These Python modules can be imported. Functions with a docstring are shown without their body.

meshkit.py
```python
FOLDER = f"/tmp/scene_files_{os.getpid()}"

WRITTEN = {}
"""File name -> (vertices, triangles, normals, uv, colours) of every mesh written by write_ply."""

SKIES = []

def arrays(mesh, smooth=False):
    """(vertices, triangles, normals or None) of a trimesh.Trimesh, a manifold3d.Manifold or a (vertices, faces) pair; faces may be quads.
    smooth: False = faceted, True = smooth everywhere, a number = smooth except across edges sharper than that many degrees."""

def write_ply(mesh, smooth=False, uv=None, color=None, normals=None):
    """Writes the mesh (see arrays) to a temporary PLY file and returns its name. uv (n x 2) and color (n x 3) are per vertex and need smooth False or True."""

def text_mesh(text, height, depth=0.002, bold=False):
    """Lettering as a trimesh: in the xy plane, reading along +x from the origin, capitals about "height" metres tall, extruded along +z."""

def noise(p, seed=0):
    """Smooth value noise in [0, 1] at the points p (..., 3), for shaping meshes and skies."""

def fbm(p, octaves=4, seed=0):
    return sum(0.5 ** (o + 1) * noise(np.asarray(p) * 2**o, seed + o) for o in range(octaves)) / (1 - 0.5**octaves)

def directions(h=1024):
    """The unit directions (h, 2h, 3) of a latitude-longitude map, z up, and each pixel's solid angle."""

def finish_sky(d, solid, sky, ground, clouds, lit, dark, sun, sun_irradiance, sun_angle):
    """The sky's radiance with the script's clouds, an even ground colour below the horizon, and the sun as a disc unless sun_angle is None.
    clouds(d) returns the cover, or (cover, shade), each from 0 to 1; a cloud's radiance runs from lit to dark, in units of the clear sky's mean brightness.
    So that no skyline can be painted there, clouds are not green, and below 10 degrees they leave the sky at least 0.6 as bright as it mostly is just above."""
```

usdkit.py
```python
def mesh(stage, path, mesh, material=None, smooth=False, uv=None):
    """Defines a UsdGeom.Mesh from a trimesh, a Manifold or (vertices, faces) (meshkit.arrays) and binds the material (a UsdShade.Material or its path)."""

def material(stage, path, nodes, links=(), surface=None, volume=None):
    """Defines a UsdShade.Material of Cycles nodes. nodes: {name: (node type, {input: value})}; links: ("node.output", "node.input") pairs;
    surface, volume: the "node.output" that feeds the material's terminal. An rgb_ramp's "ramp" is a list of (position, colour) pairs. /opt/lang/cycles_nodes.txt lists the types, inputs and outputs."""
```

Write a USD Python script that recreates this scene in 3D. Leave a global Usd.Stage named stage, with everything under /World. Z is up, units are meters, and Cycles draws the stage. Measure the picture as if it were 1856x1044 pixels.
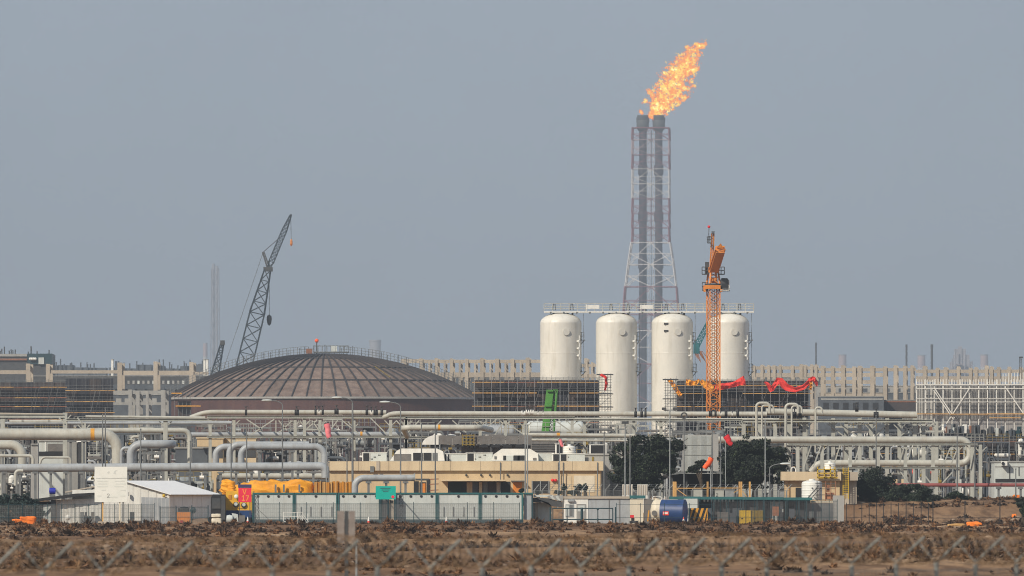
import math, random
import numpy as np, trimesh, usdkit, meshkit
from pxr import Usd, UsdGeom, UsdLux, UsdShade, Gf, Sdf, Vt

stage = Usd.Stage.CreateInMemory()
UsdGeom.SetStageUpAxis(stage, 'Z')
UsdGeom.Xform.Define(stage, '/World')
UsdGeom.Scope.Define(stage, '/World/Looks')
R = random.Random(7)

# ---------------------------------------------------------------- camera, sky, sun, exposure
F, EYE, HY, CX = 19000.0, 3.4, 885.0, 928.0      # focal length in photo pixels, eye height, horizon row, centre column
cam = UsdGeom.Camera.Define(stage, '/World/camera')
cam.AddTranslateOp().Set(Gf.Vec3d(0, 0, EYE)); cam.AddRotateXOp().Set(90.0)
cam.CreateHorizontalApertureAttr(36.0); cam.CreateVerticalApertureAttr(36.0*576/1024)
cam.CreateFocalLengthAttr(F/1856*36.0)
cam.CreateVerticalApertureOffsetAttr((HY-522)/1856*36.0)
cam.CreateFStopAttr(4.6); cam.CreateFocusDistanceAttr(1100.0)
cam.CreateClippingRangeAttr(Gf.Vec2f(1.0, 60000.0))
cam.CreateExposureAttr(0.0)

SUN_AZ, SUN_EL = math.radians(-140), math.radians(36)      # azimuth from +y towards +x
sv = np.array([math.sin(SUN_AZ)*math.cos(SUN_EL), math.cos(SUN_AZ)*math.cos(SUN_EL), math.sin(SUN_EL)])
sun = UsdLux.DistantLight.Define(stage, '/World/sun')
sun.CreateIntensityAttr(1.15); sun.CreateAngleAttr(1.0); sun.CreateNormalizeAttr(True); sun.CreateColorAttr(Gf.Vec3f(1.0, .9, .76))
zax = Gf.Vec3d(*sv); xax = Gf.Cross(Gf.Vec3d(0, 0, 1), zax).GetNormalized(); yax = Gf.Cross(zax, xax)
sun.AddTransformOp().Set(Gf.Matrix4d(*xax, 0, *yax, 0, *zax, 0, 0, 0, 0, 1))

usdkit.material(stage, '/World/Looks/sky_air', {
    's': ('sky_texture', {'sky_type': 'single_scattering', 'sun_disc': False, 'sun_elevation': SUN_EL, 'sun_rotation': SUN_AZ, 'altitude': 0., 'air_density': 1.0, 'aerosol_density': 2.0, 'ozone_density': 1.0}),
    'm': ('mix_color', {'fac': .82, 'b': (4.9, 5.8, 7.1)}),
    't': ('texture_coordinate', {}), 'n': ('noise_texture', {'scale': 16., 'detail': 4., 'roughness': .55}), 'r': ('rgb_ramp', {'ramp': [(.3, (.92, .925, .93)), (.7, (1.07, 1.065, 1.06))]}), 'u': ('mix_color', {'blend_type': 'multiply', 'fac': 1.0, 'use_clamp_result': False}),
    'b': ('background_shader', {'strength': .078})},
    [('s.color', 'm.a'), ('t.generated', 'n.vector'), ('n.fac', 'r.fac'), ('m.result', 'u.a'), ('r.color', 'u.b'), ('u.result', 'b.color')], surface='b.background')
dome = UsdLux.DomeLight.Define(stage, '/World/sky'); dome.CreateIntensityAttr(1.0)
UsdShade.MaterialBindingAPI.Apply(dome.GetPrim()).Bind(UsdShade.Material.Get(stage, '/World/Looks/sky_air'))
dome.GetPrim().SetCustomDataByKey('kind', 'structure')

# ---------------------------------------------------------------- measure: photo pixels at a distance -> metres
def X(px, D): return (px-CX)*D/F
def Z(py, D): return EYE-(py-HY)*D/F
def W(n, D): return n*D/F
def P(px, py, D): return np.array([X(px, D), D, Z(py, D)])
PAD = 2.2                                              # the plant stands on a pad a little above the desert

# ---------------------------------------------------------------- mesh building
def rot2(a): c, s = math.cos(a), math.sin(a); return np.array([[c, -s, 0], [s, c, 0], [0, 0, 1.0]])
BOXF = np.array([[0,2,1],[0,3,2],[4,5,6],[4,6,7],[0,1,5],[0,5,4],[1,2,6],[1,6,5],[2,3,7],[2,7,6],[3,0,4],[3,4,7]])
class MB:
    def __init__(s): s.v, s.f, s.n = [], [], 0
    def add(s, v, f):
        v = np.asarray(v, float); f = np.asarray(f, int)
        if f.shape[1] == 4: f = np.vstack([f[:, [0, 1, 2]], f[:, [0, 2, 3]]])
        s.v.append(v); s.f.append(f+s.n); s.n += len(v); return s
    def box(s, x0, x1, y0, y1, z0, z1, rz=0, c=None):
        v = np.array([[x0,y0,z0],[x1,y0,z0],[x1,y1,z0],[x0,y1,z0],[x0,y0,z1],[x1,y0,z1],[x1,y1,z1],[x0,y1,z1]], float)
        if rz: c = np.array([(x0+x1)/2, (y0+y1)/2, 0]) if c is None else np.array(c); v = (v-c) @ rot2(rz).T + c
        return s.add(v, BOXF)
    def beam(s, p, q, w, h=None, up=(0, 0, 1)):
        p, q = np.asarray(p, float), np.asarray(q, float); h = w if h is None else h
        t = q-p; L = np.linalg.norm(t); t = t/max(L, 1e-9); a = np.cross(t, up)
        if np.linalg.norm(a) < 1e-3: a = np.cross(t, (0, 1, 0))
        a /= np.linalg.norm(a); b = np.cross(a, t); a, b = a*w/2, b*h/2
        return s.add([p-a-b, p+a-b, p+a+b, p-a+b, q-a-b, q+a-b, q+a+b, q-a+b], BOXF)
    def tube(s, pts, r, n=8, caps=True):
        p = np.asarray(pts, float); k = len(p); r = np.broadcast_to(r, (k,))
        t = np.gradient(p, axis=0); t /= np.linalg.norm(t, axis=1, keepdims=True)+1e-12
        ref = np.array([0, 0, 1.0]) if abs(t[:, 2]).mean() < .7 else np.array([0, 1.0, 0])
        a = np.cross(t, ref); bad = np.linalg.norm(a, axis=1) < .05
        if bad.any(): a[bad] = np.cross(t[bad], np.array([.3, .9, .2]))
        a /= np.linalg.norm(a, axis=1, keepdims=True)
        for i in range(1, k):
            b_ = a[i-1]-t[i]*(a[i-1]@t[i]); L = np.linalg.norm(b_)
            if L > .05: a[i] = b_/L
        b = np.cross(t, a); g = np.arange(n)*2*np.pi/n
        v = p[:, None]+r[:, None, None]*(np.cos(g)[None, :, None]*a[:, None]+np.sin(g)[None, :, None]*b[:, None])
        i, j = np.meshgrid(np.arange(k-1), np.arange(n), indexing='ij')
        f = np.stack([i*n+j, i*n+(j+1) % n, (i+1)*n+(j+1) % n, (i+1)*n+j], -1).reshape(-1, 4)
        s.add(v.reshape(-1, 3), f)
        if caps:
            s.add(v[0], [[0, x+1, x] for x in range(1, n-1)]); s.add(v[-1], [[0, x, x+1] for x in range(1, n-1)])
        return s
    def pipe(s, pts, r, bend=1.5, n=12):                  # polyline with rounded elbows
        p = [np.asarray(q, float) for q in pts]; out = [p[0]]
        for i in range(1, len(p)-1):
            a, b = p[i-1]-p[i], p[i+1]-p[i]; la, lb = np.linalg.norm(a), np.linalg.norm(b)
            d = min(bend*2*r, la*.48, lb*.48); a, b = a/la, b/lb
            for u in np.linspace(0, 1, 7):
                q0, q1, q2 = p[i]+a*d, p[i], p[i]+b*d
                w = .86; den = (1-u)**2+2*u*(1-u)*w*.82+u*u
                out.append(((1-u)**2*q0+2*u*(1-u)*w*.82*q1+u*u*q2)/den)
        out.append(p[-1]); return s.tube(out, r, n)
    def lathe(s, prof, c, n=24, axis='z'):
        prof = np.asarray(prof, float); g = np.arange(n)*2*np.pi/n; k = len(prof)
        v = np.stack([prof[:, None, 0]*np.cos(g), prof[:, None, 0]*np.sin(g), np.repeat(prof[:, 1:2], n, 1)], -1)
        i, j = np.meshgrid(np.arange(k-1), np.arange(n), indexing='ij')
        f = np.stack([i*n+j, i*n+(j+1) % n, (i+1)*n+(j+1) % n, (i+1)*n+j], -1).reshape(-1, 4)
        v = v.reshape(-1, 3)
        if axis == 'x': v = v[:, [2, 0, 1]]
        if axis == 'y': v = v[:, [1, 2, 0]]
        return s.add(v+np.asarray(c, float), f)
    def poly(s, pts, off):                                   # convex polygon extruded by off
        p = np.asarray(pts, float); o = np.asarray(off, float); n = len(p)
        f = [[0, i+1, i] for i in range(1, n-1)]+[[n, n+i, n+i+1] for i in range(1, n-1)]
        for i in range(n): j = (i+1) % n; f += [[i, j, n+j], [i, n+j, n+i]]
        return s.add(np.vstack([p, p+o]), f)
    def ball(s, c, r, sub=1, sc=(1, 1, 1)):
        m = trimesh.creation.icosphere(sub, 1.0); return s.add(np.array(m.vertices)*r*np.array(sc)+np.asarray(c), m.faces)
    def tri(s, m, M=None):
        v = np.array(m.vertices)
        if M is not None: v = v @ np.asarray(M)[:3, :3].T+np.asarray(M)[:3, 3]
        return s.add(v, m.faces)
    def get(s): return np.vstack(s.v), np.vstack(s.f)

USED, LOC = {}, {}
def fresh(parent, name):
    k = USED.get((parent, name), -1)+1; USED[(parent, name)] = k
    return f'{parent}/{name}' if k == 0 else f'{parent}/{name}_{k:03d}'
def tag(prim, label=None, cat=None, group=None, kind=None):
    p = prim.GetPrim() if hasattr(prim, 'GetPrim') else prim
    for a, b in (('label', label), ('category', cat), ('group', group), ('kind', kind)):
        if b: p.SetCustomDataByKey(a, b)
    return p
def thing(name, label, cat, loc, group=None):
    path = fresh('/World', name); x = UsdGeom.Xform.Define(stage, path); x.AddTranslateOp().Set(Gf.Vec3d(*map(float, loc)))
    LOC[path] = np.asarray(loc, float); tag(x, label, cat, group); return path
def obj(name, mb, m, parent='/World', smooth=False, label=None, kind=None, cat=None, group=None):
    path = fresh(parent, name); v, f = mb.get() if isinstance(mb, MB) else mb
    top = '/'.join(path.split('/')[:3]); v = np.asarray(v)-LOC.get(top, 0)
    usdkit.mesh(stage, path, (v, f), M[m] if isinstance(m, str) else m, smooth=smooth)
    if label or kind or cat or group: tag(stage.GetPrimAtPath(path), label, cat, group, kind)
    return path
def copy_of(src, loc, label=None, group=None, rz=0, name=None):
    was = stage.GetPrimAtPath(src).GetCustomData(); path = fresh('/World', name or src.split('/')[-1].rstrip('0123456789').rstrip('_'))
    x = UsdGeom.Xform.Define(stage, path); p = x.GetPrim(); p.GetReferences().AddInternalReference(src)
    x.ClearXformOpOrder(); x.AddTranslateOp().Set(Gf.Vec3d(*map(float, loc)))
    if rz: x.AddRotateZOp().Set(math.degrees(rz))
    p.SetInstanceable(True); tag(p, label or was['label'], was['category'], group or was.get('group')); return path

# ---------------------------------------------------------------- materials
M = {}
def mat(name, c1, c2=None, scale=.6, rough=.65, metal=0, stretch=(1, 1, 1), stain=None, amount=.35, rnd=0, spec=.4, lo=.35, hi=.65):
    c2 = c2 or tuple(x*.8 for x in c1)
    nodes = {'g': ('geometry', {}), 'm': ('mapping', {'scale': tuple(scale*x for x in stretch)}), 'n': ('noise_texture', {'scale': 1., 'detail': 5., 'roughness': .6}),
             'r': ('rgb_ramp', {'ramp': [(lo, c1), (hi, c2)]}), 'p': ('principled_bsdf', {'roughness': rough, 'metallic': metal, 'specular_ior_level': spec})}
    links = [('g.position', 'm.vector'), ('m.vector', 'n.vector'), ('n.fac', 'r.fac')]; out = 'r.color'
    if stain:
        nodes |= {'m2': ('mapping', {'scale': (scale*3, scale*3, scale*.35)}), 'n2': ('noise_texture', {'scale': 1., 'detail': 6., 'roughness': .65}),
                  'r2': ('map_range', {'from_min': .5, 'from_max': .78, 'to_min': 0., 'to_max': amount, 'clamp': True}), 'x': ('mix_color', {'b': stain})}
        links += [('g.position', 'm2.vector'), ('m2.vector', 'n2.vector'), ('n2.fac', 'r2.value'), ('r2.result', 'x.fac'), (out, 'x.a')]; out = 'x.result'
    if rnd:
        nodes |= {'o': ('object_info', {}), 'h': ('map_range', {'to_min': 1-rnd, 'to_max': 1+rnd}), 'y': ('mix_color', {'blend_type': 'multiply', 'fac': 1.}), 'cc': ('combine_color', {})}
        links += [('o.random', 'h.value'), ('h.result', 'cc.r'), ('h.result', 'cc.g'), ('h.result', 'cc.b'), (out, 'y.a'), ('cc.color', 'y.b')]; out = 'y.result'
    M[name] = usdkit.material(stage, '/World/Looks/'+name, nodes, links+[(out, 'p.base_color')], surface='p.BSDF')
def emit(name, col, strength, clear=0):
    nodes = {'e': ('emission', {'color': col, 'strength': strength})}; links = []; out = 'e.emission'
    if clear:
        nodes |= {'t': ('transparent_bsdf', {}), 'x': ('mix_closure', {'fac': clear})}
        links = [('e.emission', 'x.closure1'), ('t.BSDF', 'x.closure2')]; out = 'x.closure'
    M[name] = usdkit.material(stage, '/World/Looks/'+name, nodes, links, surface=out)

mat('pipe_cream', (.45, .445, .39), (.36, .36, .32), .8, .5, stain=(.26, .19, .12), amount=.5)
mat('pipe_grey', (.35, .375, .39), (.28, .30, .315), .8, .45, stain=(.18, .15, .12), amount=.45)
mat('steel_pale', (.40, .41, .37), (.32, .33, .30), .8, .6, stain=(.2, .15, .1))
mat('steel_grey', (.17, .18, .18), (.11, .12, .125), .8, .6, stain=(.12, .08, .06))
mat('steel_dark', (.045, .05, .055), (.07, .07, .07), .8, .6)
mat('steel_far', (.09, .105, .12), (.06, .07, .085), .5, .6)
mat('galvanised', (.33, .35, .35), (.24, .26, .26), 2., .45, .3)
mat('black_gap', (.012, .013, .016), (.02, .02, .022), 2., .7)
mat('teal_paint', (.025, .13, .135), (.02, .10, .11), 1.5, .5, stain=(.08, .07, .05))
mat('teal_dark', (.015, .05, .06), (.012, .035, .045), 1.5, .5)
mat('white_paint', (.74, .73, .68), (.66, .66, .62), .9, .5, stain=(.35, .29, .2), amount=.3)
mat('white_panel', (.52, .555, .53), (.45, .48, .465), .8, .5, stain=(.34, .3, .22), amount=.35)
mat('cream_paint', (.66, .60, .47), (.58, .52, .41), .7, .55, stain=(.25, .2, .14), amount=.3)
mat('vessel_white', (.68, .655, .585), (.62, .605, .545), .35, .42, stain=(.40, .36, .28), amount=.6)
mat('sand_wall', (.56, .43, .26), (.50, .38, .23), .5, .8, stain=(.28, .21, .13), amount=.4)
mat('sand_trim', (.61, .50, .33), (.55, .44, .29), .5, .8, stain=(.28, .21, .13), amount=.4)
mat('concrete', (.43, .375, .30), (.36, .315, .255), .3, .85, stain=(.2, .17, .14), amount=.4, rnd=.1)
mat('concrete_grey', (.33, .33, .31), (.27, .27, .26), .4, .85, stain=(.15, .13, .11), amount=.4, rnd=.08)
mat('rust_wall', (.085, .038, .033), (.065, .03, .028), .25, .8, stain=(.13, .08, .06), amount=.5, rnd=.12)
mat('dome_plate', (.205, .152, .122), (.115, .080, .064), .6, .7, stain=(.17, .085, .055), amount=.7, rnd=.2)
mat('dome_rib', (.045, .038, .038), (.03, .028, .03), .6, .7)
mat('orange_paint', (.70, .25, .035), (.58, .19, .03), .8, .5, stain=(.2, .07, .03), amount=.4)
mat('orange_cloth', (.80, .21, .02), (.68, .15, .015), 1.2, .8)
mat('sock_orange', (.95, .13, .03), (.85, .1, .02), 2., .7)
mat('sock_red', (.72, .03, .035), (.6, .02, .03), 2., .7)
mat('sock_pink', (.80, .22, .24), (.7, .17, .2), 2., .7)
mat('red_cloth', (.72, .05, .035), (.6, .03, .025), 1., .8)
mat('amber_cloth', (.80, .36, .035), (.68, .27, .02), 1., .8)
mat('tarp_yellow', (.80, .36, .015), (.62, .25, .012), .7, .65, stain=(.30, .13, .02), amount=.55, lo=.3, hi=.7)
mat('tarp_ochre', (.55, .24, .02), (.36, .14, .015), 1.4, .7, stretch=(3, 3, .3))
mat('plank', (.55, .33, .11), (.42, .24, .09), .8, .8, rnd=.2)
mat('plank_red', (.30, .13, .07), (.22, .10, .06), .8, .8, rnd=.2)
mat('formwork', (.018, .022, .034), (.032, .03, .036), .35, .8, stretch=(1, 1, .5))
mat('formwork_brown', (.06, .045, .04), (.035, .032, .036), .3, .8, stretch=(1, 1, .4))
mat('rebar', (.30, .29, .28), (.22, .22, .225), .5, .8, stretch=(8, 8, .1), rnd=.12)
mat('scaffold_tube', (.30, .31, .32), (.2, .21, .22), 1., .5)
mat('scaffold_white', (.72, .71, .66), (.6, .6, .56), 1., .5)
mat('crane_blue', (.03, .045, .06), (.022, .033, .046), .5, .6)
mat('crane_teal', (.03, .15, .17), (.02, .1, .12), .5, .6)
mat('crane_green', (.085, .27, .05), (.06, .2, .04), .8, .5)
mat('flare_red', (.24, .07, .085), (.19, .055, .07), .2, .7)
mat('flare_white', (.62, .60, .58), (.5, .49, .48), .2, .7)
mat('flare_pale', (.42, .30, .31), (.36, .26, .27), .2, .7)
mat('flare_stack', (.045, .036, .05), (.03, .025, .036), .1, .7)
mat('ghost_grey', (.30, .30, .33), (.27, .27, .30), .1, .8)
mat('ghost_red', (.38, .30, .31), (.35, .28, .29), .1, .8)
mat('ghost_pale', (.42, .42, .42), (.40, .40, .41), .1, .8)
mat('red_pipe', (.27, .075, .07), (.21, .06, .055), .8, .5)
mat('sign_red', (.78, .03, .075), (.7, .025, .06), 2., .5)
mat('sign_teal', (.0, .40, .32), (.0, .36, .29), 2., .5)
mat('sign_navy', (.05, .045, .13), (.04, .035, .11), 2., .5)
mat('sign_white', (.76, .76, .70), (.70, .71, .65), 1.2, .5)
mat('faded_print', (.58, .60, .56), (.62, .63, .58), 2., .6)
mat('print_orange', (.85, .30, .05), (.8, .26, .04), 2., .6)
mat('hazard_yellow', (.62, .30, .03), (.5, .24, .03), 1.5, .6)
mat('yellow_paint', (.60, .40, .02), (.50, .32, .02), 1.5, .5)
mat('yellow_dark', (.24, .17, .02), (.18, .12, .02), 1.5, .6)
mat('blue_paint', (.016, .05, .16), (.012, .038, .12), 1.2, .45)
mat('royal_blue', (.01, .02, .35), (.01, .02, .28), 1.2, .5)
mat('machine_yellow', (.70, .40, .03), (.6, .32, .025), 1., .5, stain=(.2, .12, .05))
mat('cone_red', (.75, .08, .05), (.65, .06, .04), 2., .6)
mat('duct_grey', (.17, .16, .15), (.12, .115, .11), 1., .6, stain=(.12, .08, .05))
mat('shed_roof', (.84, .83, .80), (.80, .79, .77), .7, .5)
mat('shed_wall', (.70, .69, .64), (.62, .62, .58), .7, .6, stain=(.36, .31, .24))
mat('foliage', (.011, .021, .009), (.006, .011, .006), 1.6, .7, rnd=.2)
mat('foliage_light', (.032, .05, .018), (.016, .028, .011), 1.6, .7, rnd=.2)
mat('hedge', (.014, .036, .030), (.009, .02, .019), 1.2, .7)
mat('bark', (.06, .045, .03), (.04, .03, .022), 2., .9)
mat('scrub', (.19, .095, .04), (.11, .056, .026), 1.6, .9, rnd=.3)
mat('scrub_dark', (.036, .021, .012), (.07, .04, .021), 1.6, .9, rnd=.3)
mat('board_weathered', (.24, .21, .19), (.18, .155, .14), 3., .85)
mat('fence_post', (.24, .25, .235), (.17, .18, .17), 4., .5)
mat('wire_rust', (.17, .10, .05), (.08, .052, .03), 6., .6)
mat('wire_light', (.34, .23, .13), (.24, .16, .09), 6., .5)
mat('wire_grey', (.16, .17, .17), (.11, .12, .12), 3., .6)
mat('rock', (.30, .22, .16), (.2, .145, .1), 1.6, .9, rnd=.25)
emit('flame_core', (1.0, .60, .07), 1.75); emit('flame_mid', (1.0, .29, .02), 1.6); emit('flame_edge', (1., .22, .05), 1.25, .62)
emit('flame_hot', (1.0, .82, .26), 2.3); emit('lamp_glow', (1.0, .9, .75), 3.0)
M['haze_air'] = usdkit.material(stage, '/World/Looks/haze_air', {'v': ('principled_volume', {'color': (.62, .70, .78), 'density': 0.76e-4, 'anisotropy': .1})}, [], volume='v.volume')
def ground_mat():
    n = {'g': ('geometry', {}), 'm1': ('mapping', {'scale': (.02, .006, .02)}), 'n1': ('noise_texture', {'scale': 1., 'detail': 6., 'roughness': .62}),
         'r1': ('rgb_ramp', {'ramp': [(.34, (.105, .058, .028)), (.47, (.18, .102, .052)), (.58, (.30, .187, .102)), (.70, (.47, .33, .20))]}),
         'm2': ('mapping', {'scale': (.55, .12, .55)}), 'n2': ('noise_texture', {'scale': 1., 'detail': 6., 'roughness': .7}),
         'r2': ('map_range', {'from_min': .46, 'from_max': .6, 'to_min': 0., 'to_max': .85, 'clamp': True}), 'x': ('mix_color', {'b': (.105, .058, .03)}),
         'p': ('principled_bsdf', {'roughness': .95, 'specular_ior_level': .15})}
    l = [('g.position', 'm1.vector'), ('m1.vector', 'n1.vector'), ('n1.fac', 'r1.fac'), ('g.position', 'm2.vector'), ('m2.vector', 'n2.vector'), ('n2.fac', 'r2.value'),
         ('r2.result', 'x.fac'), ('r1.color', 'x.a'), ('x.result', 'p.base_color')]
    M['desert_soil'] = usdkit.material(stage, '/World/Looks/desert_soil', n, l, surface='p.BSDF')
ground_mat()

# ---------------------------------------------------------------- ground, one sheet to the horizon, and the hazy air
def gz(x, y):
    x, y = np.broadcast_arrays(np.asarray(x, float), np.asarray(y, float))
    t = np.clip((y-1006)/44, 0, 1); base = PAD*t*t*(3-2*t)
    k = np.clip((y-200)/150, 0, 1)*np.clip((990-y)/70, 0, 1)
    q = np.stack([x/26, y/60, 0*x], -1); q2 = np.stack([x/2.6, y/5.5, 0*x], -1)
    rough = (meshkit.fbm(q, 3, 3)-.5)*.95+(meshkit.fbm(q2, 3, 9)-.5)*.36
    berm = .06*np.exp(-((y-935-6*np.sin(x/19))/9)**2)+.42*np.exp(-((y-640-14*np.sin(x/23+1))/13)**2)+.35*np.exp(-((y-515-9*np.sin(x/11))/8)**2)
    k2 = np.clip((y-1020)/30, 0, 1)*np.clip((1100-y)/30, 0, 1)*(meshkit.fbm(q2, 3, 5)-.5)*.35+np.clip((y-1002)/10, 0, 1)*np.clip((1052-y)/12, 0, 1)*(meshkit.fbm(np.stack([x/3.4, y/5., 0*x], -1), 3, 8)-.5)*.75
    return base+k*(rough+berm)-.05*k+k2
def g1(x, y): return float(gz(np.array([x]), np.array([y]))[0])
xs = np.concatenate([[-6500, -3000, -1200, -600, -300, -160], np.arange(-90, 90.1, .75), [160, 300, 600, 1200, 3000, 6500]])
ys = np.concatenate([[-400, -100, 50, 120, 180], np.arange(200, 380, 12), np.concatenate([np.arange(380, 1000, 2.2), np.arange(1000, 1110, 1.3)]), [1130, 1180, 1300, 1600, 2200, 3200, 5000, 8000, 11800, 15800, 19800]])
gx, gy = np.meshgrid(xs, ys); hz = gz(gx, gy)
i, j = np.meshgrid(np.arange(len(ys)-1), np.arange(len(xs)-1), indexing='ij'); n_ = len(xs)
gf = np.stack([i*n_+j, i*n_+j+1, (i+1)*n_+j+1, (i+1)*n_+j], -1).reshape(-1, 4)
obj('ground', (np.stack([gx, gy, hz], -1).reshape(-1, 3), np.vstack([gf[:, [0, 1, 2]], gf[:, [0, 2, 3]]])), 'desert_soil', smooth=True, kind='structure')
obj('haze', MB().box(-6800, 6800, -500, 20000, -2.5, 400), 'haze_air', kind='stuff')
# ================================================================ FAR PLANT
def lattice(mb, c0, c1, w0, w1, n, r, brace='x', up=None, rz=0):
    """A four-legged lattice from c0 to c1, square width w0 to w1; legs, rings and diagonals of square bar r."""
    c0, c1 = np.asarray(c0, float), np.asarray(c1, float); t = (c1-c0)/np.linalg.norm(c1-c0)
    a = np.array([math.cos(rz), math.sin(rz), 0]); a = a-t*(a@t); a /= np.linalg.norm(a); b = np.cross(t, a)
    S = [(-1, -1), (1, -1), (1, 1), (-1, 1)]
    pt = lambda k, u: c0+(c1-c0)*u+(a*S[k % 4][0]+b*S[k % 4][1])*(w0+(w1-w0)*u)/2
    for k in range(4): mb.beam(pt(k, 0), pt(k, 1), r*1.5)
    for q in range(n+1):
        for k in range(4): mb.beam(pt(k, q/n), pt(k+1, q/n), r)
    for q in range(n):
        for k in range(4):
            if brace == 'x' or (q+k) % 2 == 0: mb.beam(pt(k, q/n), pt(k+1, (q+1)/n), r)
            if brace == 'x' or (q+k) % 2 == 1: mb.beam(pt(k+1, q/n), pt(k, (q+1)/n), r)
    return mb

# ---- flare tower
def flare():
    D = 8800; cx = X(1180, D); t = thing('flare_tower', 'tall red and white lattice flare tower with two dark stacks behind the white vessels', 'flare tower', (cx, D, PAD))
    zt = Z(232, D); wid = W(66, D); rows = [232, 254, 281, 307, 334, 360, 387, 413, 440]
    for st, px in ((0, 1165), (1, 1194)):
        x = X(px, D); mb = MB(); mb.lathe([(3.6, PAD), (3.6, Z(560, D)), (3.1, Z(540, D)), (3.1, Z(222, D))], (x, D, 0), 16)
        for yy in (300, 385, 470): mb.lathe([(3.11, Z(yy+18, D)), (3.9, Z(yy+16, D)), (3.9, Z(yy, D)), (3.11, Z(yy-2, D))], (x, D, 0), 16)
        obj('stack', mb, 'flare_stack', t, 40)
        tip = MB().lathe([(3.52, Z(238, D)), (5.2, Z(232, D)), (5.2, Z(221, D)), (4.2, Z(218, D)), (4.8, Z(212, D)), (4.8, Z(209, D)), (4.0, Z(209, D)), (4.0, Z(216, D))], (x, D, 0), 16)
        for s in (-1, 1): tip.box(x+s*4.7-.7, x+s*4.7+.7, D-.5, D+.5, Z(222, D), Z(213, D))
        obj('burner_tip', tip, 'steel_dark', t, 40)
    for k in range(5):
        x = X(1172+k*4.2, D); obj('riser_pipe', MB().tube([(x, D-2, PAD), (x, D-2, Z(236, D))], .24, 6), 'flare_white' if k % 2 else 'steel_grey', t)
    S = [(-1, -1), (1, -1), (1, 1), (-1, 1)]
    def section(y0, y1, w0, w1, col, big):
        mb = MB(); r = .50 if big else .38
        def pt(k, u):
            w = W(w0+(w1-w0)*u, D)/2; return np.array([cx+S[k % 4][0]*w+(.8 if S[k % 4][1] > 0 else -.8), D+S[k % 4][1]*w, Z(y0+(y1-y0)*u, D)])
        for k in range(4):
            mb.beam(pt(k, 0), pt(k, 1), r*1.7); mb.beam(pt(k, 0), pt(k+1, 0), r*1.2)
            mid = (pt(k, 0)+pt(k+1, 0))/2; m2 = (pt(k, 1)+pt(k+1, 1))/2
            mb.beam(pt(k, 1), mid, r); mb.beam(pt(k+1, 1), mid, r)
            if not big: mb.beam(pt(k, .5), pt(k+1, .5), r*.7); mb.beam(mid, m2, r*.6); mb.beam(pt(k, .5), m2, r*.7); mb.beam(pt(k+1, .5), m2, r*.7)
            if big:
                mb.beam(pt(k, .5), m2, r); mb.beam(pt(k+1, .5), m2, r); mb.beam(pt(k, .5), pt(k+1, .5), r*.8)
        return obj('lattice_section', mb, col, t)
    cols = ['flare_red', 'flare_pale', 'flare_red', 'flare_white', 'flare_white', 'flare_red', 'flare_red', 'flare_red']
    for q in range(8): section(rows[q], rows[q+1], 66, 68, cols[q], False)
    section(440, 480, 70, 82, 'flare_white', True); section(480, 520, 82, 92, 'flare_white', True)
    section(520, 570, 93, 100, 'flare_red', True); section(570, 600, 100, 106, 'flare_red', False); section(600, 660, 106, 118, 'flare_white', True)
    section(660, 730, 118, 132, 'flare_red', True); section(730, 800, 132, 146, 'flare_white', True); section(800, 888, 146, 164, 'flare_red', True)
    obj('platform', MB().box(cx-wid/2-.6, cx+wid/2+.6, D-6, D+6, zt-.3, zt), 'flare_red', t)
flare()

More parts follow.
